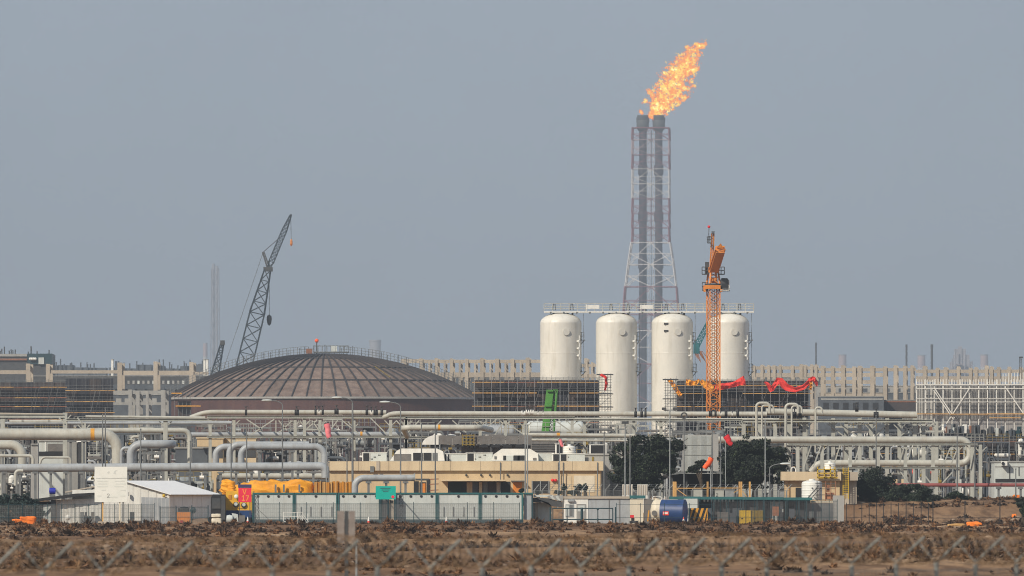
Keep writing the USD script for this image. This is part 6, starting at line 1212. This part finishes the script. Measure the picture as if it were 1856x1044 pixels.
# ---- trees and shrubs
def leaves(mb, blobs, n, size, seed, bias=.55):
    rg = np.random.default_rng(seed); vols = np.array([b[3]*b[4]*b[5] for b in blobs]); pk = rg.choice(len(blobs), n, p=vols/vols.sum()); B = np.array(blobs)[pk]
    d = rg.standard_normal((n, 3)); d /= np.linalg.norm(d, axis=1, keepdims=True); r = rg.uniform(0, 1, n)**(1/3)*(1-bias)+bias*rg.uniform(.75, 1.08, n)
    c = B[:, :3]+d*r[:, None]*B[:, 3:6]; keep = meshkit.fbm(c*1.3+seed, 3) > .40; c, d = c[keep], d[keep]; n = len(c)
    a = rg.standard_normal((n, 3)); a /= np.linalg.norm(a, axis=1, keepdims=True); b = np.cross(a, d+.6*rg.standard_normal((n, 3))); b /= np.linalg.norm(b, axis=1, keepdims=True)+1e-9
    s = size*rg.uniform(.5, 1.5, n)[:, None]; v = np.stack([c-a*s, c+b*s*.5, c+a*s, c-b*s*.5], 1).reshape(-1, 3); k = np.arange(n)[:, None]*4
    return mb.add(v, k+np.array([0, 1, 2, 3])), c
def tree(blobs_px, D, base, lab, seed, n=9000, size=.17, name='dark_tree', m='foliage', m2='foliage_light'):
    rg = random.Random(seed); bl = [(X(a, D), D+rg.uniform(-1, 1), Z(y, D), W(rx, D), W((rx+ry)/2, D), W(ry, D)) for a, y, rx, ry in blobs_px]
    x = X(base[0], D); z0 = g1(x, D); t = thing(name, lab, 'tree' if 'tree' in name else 'shrub', (x, D, z0)); tops = [np.array(b[:3]) for b in bl]
    mb = MB(); f = np.array([x, D, z0+.8*(np.mean([q[2] for q in tops])-z0)]); mb.tube([(x, D, z0-.2), (x+.1, D, (z0+f[2])/2), f], [.26, .2, .15], 8); obj('trunk', mb, 'bark', t, True)
    for q in tops: obj('limb', MB().tube([f-[0, 0, .9], (f+q)/2+[0, 0, .15], q+(q-f)*.3], [.12, .08, .03], 6), 'bark', t, True)
    rg2 = np.random.default_rng(seed+7); sb = []
    for b in bl:
        sb.append((b[0], b[1], b[2], b[3]*.72, b[4]*.72, b[5]*.72))
        for q in range(11):
            dd = rg2.standard_normal(3); dd /= np.linalg.norm(dd); k_ = rg2.uniform(.20, .42); e_ = rg2.uniform(.62, 1.12); sb.append((b[0]+dd[0]*b[3]*e_, b[1]+dd[1]*b[4]*e_, b[2]+dd[2]*b[5]*e_, b[3]*k_*1.2, b[4]*k_, b[5]*k_*.9))
    bl = sb
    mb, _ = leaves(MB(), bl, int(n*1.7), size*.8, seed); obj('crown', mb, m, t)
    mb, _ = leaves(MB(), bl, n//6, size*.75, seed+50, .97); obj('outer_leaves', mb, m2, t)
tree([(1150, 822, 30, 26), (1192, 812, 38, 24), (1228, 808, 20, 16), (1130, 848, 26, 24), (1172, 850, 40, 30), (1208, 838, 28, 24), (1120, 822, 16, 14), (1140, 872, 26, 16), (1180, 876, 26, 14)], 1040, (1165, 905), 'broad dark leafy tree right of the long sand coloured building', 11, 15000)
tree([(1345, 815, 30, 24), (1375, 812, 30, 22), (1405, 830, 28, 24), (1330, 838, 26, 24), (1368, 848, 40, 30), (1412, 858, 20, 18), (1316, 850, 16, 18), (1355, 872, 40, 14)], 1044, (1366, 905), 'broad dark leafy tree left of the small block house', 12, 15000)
tree([(1275, 842, 14, 8), (1262, 848, 10, 8), (1252, 852, 8, 6)], 1047, (1270, 900), 'small bushy treetop behind the curved shelter', 13, 1500, .14, 'small_tree')
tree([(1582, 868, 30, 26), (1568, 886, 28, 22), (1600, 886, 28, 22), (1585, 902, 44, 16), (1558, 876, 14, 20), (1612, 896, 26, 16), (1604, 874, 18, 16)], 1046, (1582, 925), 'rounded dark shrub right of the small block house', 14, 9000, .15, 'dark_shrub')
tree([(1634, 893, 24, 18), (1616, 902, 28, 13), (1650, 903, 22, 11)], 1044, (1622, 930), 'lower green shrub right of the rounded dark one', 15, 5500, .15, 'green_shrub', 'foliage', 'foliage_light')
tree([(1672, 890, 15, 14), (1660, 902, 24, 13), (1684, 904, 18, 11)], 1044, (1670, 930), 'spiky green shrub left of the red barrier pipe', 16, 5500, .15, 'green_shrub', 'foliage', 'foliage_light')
tree([(1734, 897, 16, 8), (1752, 906, 16, 7), (1720, 903, 12, 6)], 1060, (1735, 915), 'low dark shrub behind the red barrier pipe', 17, 1800, .14, 'dark_shrub')
tree([(1856, 925, 12, 10), (1850, 912, 12, 8)], 1000, (1854, 935), 'small dark shrub at the right edge of the sand', 18, 1500, .14, 'dark_shrub')
tree([(-5, 925, 18, 26), (20, 920, 20, 22), (45, 916, 22, 20), (62, 922, 16, 18), (10, 938, 22, 12), (50, 935, 26, 12)], 998, (25, 950), 'dark blue green hedge at the far left edge', 19, 9000, .16, 'garden_hedge', 'hedge', 'hedge')
for k, (px, y, w, h) in enumerate(((1012, 893, 7, 3), (1022, 886, 4, 8), (1048, 884, 9, 6), (1060, 884, 5, 8), (1040, 892, 12, 4), (975, 893, 6, 3), (945, 889, 5, 4))):
    tree([(px, y, w, h)], 1036, (px, 905), ('thin leafy bush at the window of the long building', 'narrow upright bush left of the wall panel', 'rounded twiggy bush in front of the wall panel', 'tall twiggy bush right of the wall panel', 'low green bush along the fence foot', 'small bush under the dark window', 'small bush beside the orange door')[k], 60+k, 500, .12, 'fence_bush', 'hedge', 'foliage_light')
# ================================================================ POLES, WINDSOCKS, FENCES
def pole(px, top, D, lab, head=None, r=.075, m='steel_grey'):
    x = X(px, D); z0 = g1(x, D); t = thing('lamp_post' if head else 'mast', lab, 'lamp post' if head else 'mast', (x, D, z0)); zt = Z(top, D)
    obj('shaft', MB().tube([(x, D, z0-.1), (x, D, zt)], [r*1.25, r*.8], 8), m, t, True); obj('base_plate', MB().box(x-.2, x+.2, D-.2, D+.2, z0-.1, z0+.08), 'concrete_grey', t)
    if head == 'left' or head == 'right':
        s = -1 if head == 'left' else 1; pts = [(x, D, zt-.02)]+[(x+s*W(20*(1-math.cos(a)), D), D, zt+W(9*math.sin(a), D)) for a in np.linspace(.1, math.pi/2, 7)]
        obj('arm', MB().tube(pts, .05, 6), m, t); q = np.array(pts[-1]); obj('lamp_head', MB().ball(q+[s*.45, 0, .02], .36, 2, (1.5, .5, .32)), 'white_panel', t, True)
    elif head == 'box': obj('lamp_head', MB().box(x-.35, x+.35, D-.3, D+.1, zt-.02, zt+.25), 'steel_dark', t)
    elif head == 'tee': obj('arm', MB().beam((x-.6, D, zt), (x+.6, D, zt), .08), m, t); [obj('lamp_head', MB().box(x+s*.55-.22, x+s*.55+.22, D-.3, D+.1, zt+.05, zt+.3), 'steel_dark', t) for s in (-1, 1)]
    elif head == 'ring': obj('lamp_head', MB().lathe([(.2, -.08), (.34, -.1), (.34, .1), (.2, .08)], (x, D, zt+.2), 14, 'y'), 'steel_dark', t)
    elif not head: obj('finial', MB().ball((x, D, zt), r*1.3), m, t)
    return t
for px, top, D, lab, head in ((186, 752, 1032, 'left of the twin thin masts rising behind the notice board', None), (191, 740, 1034, 'right of the twin thin masts rising behind the notice board', None), (255, 778, 1030, 'thin mast in front of the wide grey pipe loop', None),
        (345, 800, 1028, 'thin mast above the shed roof end', None), (419, 768, 1030, 'thin mast in front of the middle grey loop', None), (447, 770, 1032, 'thin mast in front of the third grey loop', None), (512, 735, 1036, 'slender street lamp with arm to the left before the domed tank', 'left'),
        (639, 730, 1030, 'thick street lamp with curved arm left of the flanged pipe', 'left'), (596, 838, 1031, 'thin mast at the left corner of the long building', None), (629, 835, 1029, 'short mast just left of the thick street lamp', None), (726, 738, 1028, 'street lamp with arm to the left above the flanged pipe', 'left'), (764, 768, 1030, 'thin mast before the left roof hood', None),
        (789, 765, 1029, 'dark topped mast before the right end of the left hood', 'box'), (952, 770, 1028, 'left of two close masts before the faceted hood', None), (956, 770, 1030, 'right of two close masts before the faceted hood', None), (1095, 785, 1032, 'thin mast at the right end of the long building', None),
        (1133, 768, 1026, 'mast with a dark flat head before the first tree', 'box'), (1142, 790, 1030, 'thin mast inside the first tree', None), (1214, 744, 1024, 'lamp post with two heads right of the first tree', 'tee'), (1240, 757, 1030, 'mast with a ring head in front of the corrugated block', 'ring'), (1291, 780, 1034, 'thin mast left of the second tree', None),
        (1306, 785, 1034, 'thin mast beside the red windsock', None), (1387, 762, 1020, 'pale thin mast in front of the second tree', None), (1588, 754, 1090, 'dark thin mast in front of the right rack', None), (1735, 770, 1100, 'thin mast before the U bend of the right pipe', None), (1767, 772, 1104, 'thin mast just right of the U bend', None), (1841, 850, 1090, 'bent thin mast before the site office', None), (1395, 850, 1018, 'short pale hooked post beside the pale mast', 'right')):
    pole(px, top, D, lab, head, .065 if px != 639 else .1, 'steel_grey' if px not in (1387, 1133, 1214, 952, 956) else 'galvanised')
def small_twin(): 
    D = 2500; t = thing('floodlight_mast', 'dark twin floodlight mast on the concrete frame at the right edge', 'floodlight', P(1849, 668, D)); obj('mast', MB().beam(P(1848, 720, D), P(1848.5, 648, D), .2).beam(P(1851, 720, D), P(1851, 650, D), .16), 'steel_dark', t); obj('lamp_head', MB().box(X(1847, D), X(1854, D), D-.5, D+.5, Z(649, D), Z(646.5, D)), 'steel_dark', t)
    for px, lab in ((204, 'pale short chimney stub left of the third tan post'), (371, 'left of two pale chimney stubs beside the short crane'), (376, 'right of two pale chimney stubs beside the short crane')): 
        t = thing('chimney_stub', lab, 'chimney', (X(px, 2950), 2950, PAD)); obj('shaft', MB().lathe([(W(2.6, 2950), PAD), (W(2.4, 2950), Z(651, 2950)), (W(1.6, 2950), Z(651, 2950))], (X(px, 2950), 2950, 0), 12), 'white_paint', t, 40); obj('rim', MB().lathe([(W(2.45, 2950), Z(653, 2950)), (W(2.8, 2950), Z(652, 2950)), (W(2.45, 2950), Z(651, 2950))], (X(px, 2950), 2950, 0), 12), 'concrete_grey', t)
small_twin()
def windsock(a, b, r0, r1, D, m, lab, polex=None):
    p, q = P(*a, D), P(*b, D); t = thing('windsock', lab, 'windsock', (p[0], D, g1(p[0], D))); k = 9; u = np.linspace(0, 1, k); pts = [p+(q-p)*s+np.array([.05*math.sin(6*s), 0, -.12*math.sin(math.pi*s)]) for s in u]
    rr = np.interp(u, [0, .15, 1], [r0*.85, r0, r1])*(1+.06*np.sin(u*17)); obj('sock', MB().tube([x for x in pts], [W(x, D) for x in rr], 14, False).tube(pts, [W(x, D)*.93 for x in rr], 14, False), m, t, True)
    obj('hoop', MB().tube([pts[0]-(q-p)*.02, pts[0]+(q-p)*.02], W(r0*.95, D), 14), 'steel_dark', t); obj('inner_mouth', MB().tube([pts[-1]-(q-p)*.01, pts[-1]+(q-p)*.004], W(r1*.9, D), 14), 'black_gap', t)
    x = X(polex or a[0], D); z = Z(a[1], D); obj('pole', MB().tube([(x, D+.15, g1(x, D)-.1), (x, D+.15, z+.15)], .05, 8), 'galvanised', t); obj('swivel_arm', MB().beam((x, D+.15, z), pts[0], .05), 'steel_dark', t)
windsock((591.5, 767), (597.5, 793), 5.6, 4.4, 1026, 'sock_pink', 'pink windsock hanging limp in front of the domed tank'); windsock((1315, 789), (1327, 806), 6, 4, 1036, 'sock_red', 'red windsock on top of the second tree'); windsock((1289, 829), (1277, 849), 5, 4.2, 1022, 'sock_orange', 'bright orange windsock over the curved shelter', 1288); windsock((1014, 796), (1021, 809), 3, 2.4, 1045, 'sock_pink', 'tiny pink and white windsock left of the roof water tank')

def arm_fence():
    D = 1033; t = thing('inner_fence', 'inner security fence with angled post tops behind the cabins and shelter', 'fence', (X(1190, D), D, 1.5)); px = 968
    while px < 1430:
        if not 1120 < px < 1165:
            x = X(px, D); z = g1(x, D); obj('post', MB().beam((x, D, z-.1), (x, D, Z(889, D)), .07).beam((x, D, Z(889, D)), (x+W(9, D), D-.1, Z(878, D)), .06), 'galvanised', t)
        px += 14.3
    for y in (889, 899): obj('rail', MB().beam(P(966, y, D), P(1430, y, D), .04), 'wire_grey', t)
    for k in range(3): obj('barbed_wire', MB().tube([P(966+3*(k+1), 889-3.5*(k+1), D-.03*k), P(1430+3*(k+1), 889-3.5*(k+1), D-.03*k)], .012, 4), 'wire_grey', t)
    for k in range(8):
        a, b = 966+58*k, 966+58*(k+1); mb = MB()
        if 1100 < a < 1140: continue
        for q in np.arange(a, b, 1.6): mb.beam(P(q, 906, D), P(q, 889.5, D), .018)
        obj('mesh_panel', mb, 'wire_grey', t)
    f = thing('rusty_frame', 'rusty orange post and rail frame in front of the curved shelter', 'frame rack', (X(1284, 1028), 1028, 1.2)); D = 1028
    for px in (1221, 1224.5, 1282.5, 1340.5, 1343.5, 1359): x = X(px, D); obj('post', MB().box(x-.09, x+.09, D-.09, D+.09, g1(x, D)-.1, Z(873, D)), 'plank', f)
    for a, b, y in ((1224, 1282, 885), (1283, 1341, 884.5)): obj('rail', MB().beam(P(a, y, D-.1), P(b, y, D-.1), .09), 'plank', f)
    for a, b, c, d in ((1226, 886, 1244, 899), (1338, 888, 1322, 898), (1346, 890, 1354, 901)): obj('stay', MB().beam(P(a, b, D-.12), P(c, d, D-.12), .07), 'plank', f)
    for px, y0, y1, lab in ((1265, 887, 903, 'left pale grey crate in front of the curved shelter'), (1304, 888, 904, 'pale crate painted with a 2 in front of the curved shelter'), (1322, 888, 902, 'dull grey crate right of the crate painted 2')):
        c = thing('pale_crate', lab, 'crate', P(px, 904, D-2)); D2 = D-2; obj('box', MB().box(X(px-8, D2), X(px+8, D2), D2, D2+.9, Z(y1, D2), Z(y0, D2)), 'galvanised' if px > 1310 else 'steel_pale', c); obj('lid', MB().box(X(px-8.6, D2), X(px+8.6, D2), D2-.05, D2+.95, Z(y0, D2)+.003, Z(y0, D2)+.08), 'steel_grey', c); obj('stand', MB().box(X(px-7, D2), X(px+7, D2), D2+.1, D2+.8, g1(X(px, D2), D2)-.1, Z(y1, D2)-.003), 'steel_dark', c)
        if px == 1304: obj('numeral', MB().tri(meshkit.text_mesh('2', .33, .012), np.array([[1, 0, 0, X(px-13, D2)+.32], [0, 0, -1, D2-.004], [0, 1, 0, Z(900, D2)], [0, 0, 0, 1]])), 'steel_dark', c)
    for px, y, lab in ((1137, 878, 'left of two streaked pale drums under the first tree'), (1164, 878, 'right of two streaked pale drums under the first tree')):
        D3 = 1030; c = thing('pale_container', lab, 'container', P(px, 900, D3)); obj('body', MB().box(X(px-9, D3), X(px+10, D3), D3, D3+1, g1(X(px, D3), D3)-.1, Z(y, D3)), 'shed_wall', c)
        for k in range(6): obj('rib', MB().box(X(px-8.5+3.2*k, D3), X(px-7+3.2*k, D3), D3-.05, D3-.002, Z(897, D3), Z(y+1, D3)), 'concrete', c)
arm_fence()
def perimeter(a, b, top, step, D, lab, m='teal_dark', mesh=True, w=.06, seed=1, wire='wire_grey'):
    rr = random.Random(seed); t = thing('perimeter_fence', lab, 'fence', (X((a+b)/2, D), D, 0)); px = a; pts = []
    while px <= b+.1: pts.append(px); px += step*rr.uniform(.94, 1.06)
    for q in pts: x = X(q, D); obj('post', MB().box(x-w/2, x+w/2, D-w/2, D+w/2, g1(x, D)-.2, Z(top-rr.uniform(0, 1.5), D)), m, t)
    for q0, q1 in zip(pts[:-1], pts[1:]):
        x0, x1 = X(q0, D), X(q1, D); z0 = g1((x0+x1)/2, D); z1 = Z(top+2, D)
        obj('rail', MB().beam((x0, D, z0+.62), (x1, D, z0+.62), .04).beam((x0, D, z1), (x1, D, z1), .035), m, t)
        if mesh:
            mb = MB(); n = int((x1-x0)/.06)
            for x in np.linspace(x0, x1, n)[1:-1]: mb.beam((x, D+.03, z0+.05), (x, D+.03, z1), .014)
            for z in np.arange(z0+.1, z1, .075): mb.beam((x0, D+.035, z), (x1, D+.035, z), .013)
            obj('mesh_panel', mb, wire, t)
perimeter(-10, 286, 913, 24, 989, 'mesh fence along the left yard before the lean to and shed', seed=2); perimeter(459, 960, 911, 49, 988, 'mesh fence in front of the white cabins', seed=3)
perimeter(290, 382, 917, 30, 990, 'small teal fence enclosing the orange generator', w=.08, seed=4); perimeter(1117, 1330, 912, 45, 989, 'mesh fence before the blue tank and striped barrier', mesh=False, seed=7); perimeter(1290, 1530, 906, 15, 986, 'close set dark fence before the long shelter', seed=5, w=.05, wire='steel_dark')
perimeter(1534, 1690, 912, 13.5, 986, 'dark picket like fence below the shrubs at right', 'black_gap', False, .07, 6); perimeter(1691, 1870, 908, 60, 984, 'sparse dark fence posts on the sand at the right', 'black_gap', False, .09, 8)

# ---- low things on the sand at right, rubble bank
def right_sand():
    for a, b, u, v, lab in ((1752, 1780, 946, 954, 'orange plastic sheet heap on the sand at right'), (1716, 1750, 949, 955, 'dull orange sheet heap left of the brighter one'), (1834, 1843, 931, 941, 'small orange cone shaped sheet near the right edge'), (1836, 1850, 897, 905, 'faint orange machine beyond the sand at right')):
        D = 960 if u > 940 else 1020 if u > 920 else 1110; x0, x1 = X(a, D), X(b, D); z = g1((x0+x1)/2, D); t = thing('orange_sheet', lab, 'plastic sheet', ((x0+x1)/2, D, z)); h = Z(u, D)-z
        obj('sheet', rounded(x0, x1, D-.5, D+.5, z-.2, max(Z(u, D), z+.25), 3+a, .10), 'plank' if a == 1716 else 'orange_cloth', t, True)
    rr = random.Random(4)
    for k in range(14):
        px = rr.uniform(1690, 1856); D = rr.uniform(1006, 1022); x = X(px, D); z = g1(x, D); t = thing('rubble_stone', 'pale rubble stone on the sand strip at right', 'stone', (x, D, z), 'rubble stones on the right sand strip'); r = rr.uniform(.15, .4)
        m = trimesh.creation.icosphere(1, r); v = np.array(m.vertices)*np.array([1.3, 1, .6])*(1+.35*(meshkit.fbm(np.array(m.vertices)*5+k, 2)-.5))[:, None]; obj('stone', MB().add(v+[x, D, z+.05], m.faces), 'rock', t)
right_sand()

# ---- scrub over the desert foreground: one instancer
def scrub():
    rg = np.random.default_rng(17); root = '/World/desert_scrub'; pi = UsdGeom.PointInstancer.Define(stage, root); tag(pi, 'dry brown desert scrub covering the ground before the plant', 'scrub', None, 'stuff'); protos = []
    UsdGeom.Scope.Define(stage, root+'/kinds')
    for k in range(6):
        mb = MB(); n = 46
        for q in range(n):
            a, el, L = rg.uniform(0, 6.28), rg.uniform(.15, 1.4), rg.uniform(.5, 1.0); d = np.array([math.cos(a)*math.cos(el), math.sin(a)*math.cos(el), math.sin(el)*.8])
            s = np.array([-math.sin(a), math.cos(a), 0])*rg.uniform(.05, .13); p = d*L*.25*rg.uniform(0, 1); mb.add([p-s*.4, p+d*L*.6+s, p+d*L, p+d*L*.55-s], [[0, 1, 2, 3]])
        mb.ball((0, 0, .12), .34, 1, (1.2, 1.2, .8)); p_ = f'{root}/kinds/bush_{k}'; v, f = mb.get(); usdkit.mesh(stage, p_, (v, f), M['scrub'] if k % 2 else M['scrub_dark']); protos.append(p_)
    for k in range(2):
        m = trimesh.creation.icosphere(1, .3); v = np.array(m.vertices)*(1+.5*(meshkit.fbm(np.array(m.vertices)*6+k*9, 2)-.5))[:, None]*np.array([1.3, 1, .55]); p_ = f'{root}/kinds/stone_{k}'; usdkit.mesh(stage, p_, (v, m.faces), M['rock']); protos.append(p_)
    N = 30000; y = 400+590*rg.uniform(0, 1, N)**.75; hw = y*.0535+6; x = rg.uniform(-1, 1, N)*hw
    dens = meshkit.fbm(np.stack([x/9, y/22, 0*x], -1), 4, 21); keep = (dens > .475+.06*rg.standard_normal(N)) ; band = np.abs(y-965) < 16; keep |= band & (rg.uniform(0, 1, N) < .3)
    xb, yb = X(1530, 1080)+rg.uniform(0, 1, 2600)*24, np.where(rg.uniform(0, 1, 2600) < .62, 1034+rg.uniform(0, 1, 2600)**1.5*66, 1003+rg.uniform(0, 1, 2600)*18); kb = meshkit.fbm(np.stack([xb/3, yb/8, 0*xb], -1), 3, 5) > .46
    x, y = np.concatenate([x[keep], xb[kb]]), np.concatenate([y[keep], yb[kb]]); n = len(x); s = np.exp(rg.normal(-1.55, .62, n)); s = np.clip(s, .06, .95); idx = rg.integers(0, 6, n); st = rg.uniform(0, 1, n) < .16; idx[st] = rg.integers(6, 8, st.sum())
    pos = np.stack([x, y, gz(x, y)-.02], -1); pi.CreatePrototypesRel().SetTargets([Sdf.Path(p) for p in protos]); pi.CreateProtoIndicesAttr(Vt.IntArray.FromNumpy(idx.astype(np.int32))); pi.CreatePositionsAttr(Vt.Vec3fArray.FromNumpy(pos.astype(np.float32)))
    sc = np.stack([s*rg.uniform(.8, 1.5, n), s, s*rg.uniform(.6, 1.1, n)], -1); pi.CreateScalesAttr(Vt.Vec3fArray.FromNumpy(sc.astype(np.float32)))
    a = rg.uniform(0, 2*math.pi, n)/2; pi.CreateOrientationsAttr(Vt.QuathArray([Gf.Quath(float(math.cos(q)), 0, 0, float(math.sin(q))) for q in a]))
scrub()

# ---- near fence with angled arms and razor coil
def near_fence():
    vx = [-18, 77, 185, 295, 397, 494, 596, 684, 781, 874, 963, 1053, 1140, 1225, 1308, 1390, 1469, 1544, 1624, 1697, 1768, 1842, 1912]
    zv = 2.05; p0 = np.array([X(77, 170), 170.]); p1 = np.array([X(1842, 193), 193.]); d = p1-p0; pts = []
    for px in vx: k = (px-CX)/F; u = (k*p0[1]-p0[0])/(d[0]-k*d[1]); pts.append(p0+d*u)
    du = d/np.linalg.norm(d); nn = np.array([du[1], -du[0]])
    t = thing('security_fence', 'blurred near wire fence with Y shaped post tops and razor coil', 'fence', (0, 180, 0))
    for q in pts:
        z0 = g1(*q); b = np.array([*q, zv]); c = obj('post', MB().tube([(q[0], q[1], z0-.3), b], .045, 8), 'fence_post', t)
        obj('arm', MB().beam(b, b+np.array([*(nn*.62), .47]), .05, .035), 'fence_post', c); obj('arm', MB().beam(b, b+np.array([*(-nn*.36), .33]), .028, .022), 'fence_post', c)
    for a, b in zip(pts[:-1], pts[1:]):
        mb = MB(); n = 12
        for k in range(n):
            q = a+(b-a)*(k+.5)/n; mb.beam((*q, .3), (*q, zv-.12), .012)
        for z in (.5, 1.0, 1.5, zv-.14): mb.beam((*a, z), (*b, z), .012)
        obj('mesh_panel', mb, 'fence_post', t)
    for off, zz, r, pitch, m in ((.10, 2.32, .27, .20, 'wire_rust'), (.06, 2.28, .26, .33, 'wire_light')):
        L = np.linalg.norm(pts[-1]-pts[0]); n = int(L/pitch*18); u = np.arange(n)/18*pitch; a = np.arange(n)/18*2*math.pi; rg = np.random.default_rng(3); jit = np.interp(u, np.linspace(0, L, 90), rg.normal(0, .05, 90))
        b = pts[0][None]+du[None]*u[:, None]+nn[None]*(off+np.cos(a)*r*(1+jit))[:, None]; z = zz+np.sin(a)*r*(1+jit)+np.interp(u, np.linspace(0, L, 60), rg.normal(0, .03, 60)); p = np.column_stack([b, z])
        obj('razor_coil', MB().tube(p, .0115 if m == 'wire_rust' else .007, 3, False), m, t, kind='stuff')
    for k, (o, z) in enumerate(((.3, .22), (.5, .38), (-.35, .33))): obj('line_wire', MB().tube([(*(pts[0]+nn*o), zv+z), (*(pts[-1]+nn*o), zv+z)], .005, 4), 'wire_grey', t)
near_fence()
def marker():
    D = 300; t = thing('marker_board', 'blurred weathered board with dark centre slot standing before the cabins', 'sign', (X(628, D), D, g1(X(628, D), D)))
    for a, b in ((611, 624), (632, 643.5)): obj('board', MB().box(X(a, D), X(b, D), D, D+.05, Z(985, D), Z(926, D)), 'board_weathered', t)
    obj('slot_post', MB().box(X(624, D)+.01, X(632, D)-.01, D+.02, D+.1, Z(1100, D), Z(926, D)), 'steel_dark', t)
    x = X(646, D); obj('side_post', MB().tube([(x, D+.1, g1(x, D)-.2), (x, D+.1, Z(975, D))], .03, 8), 'galvanised', t); obj('cross_bar', MB().beam(P(611, 972, D+.08), P(648, 977, D+.08), .03), 'galvanised', t)
marker()
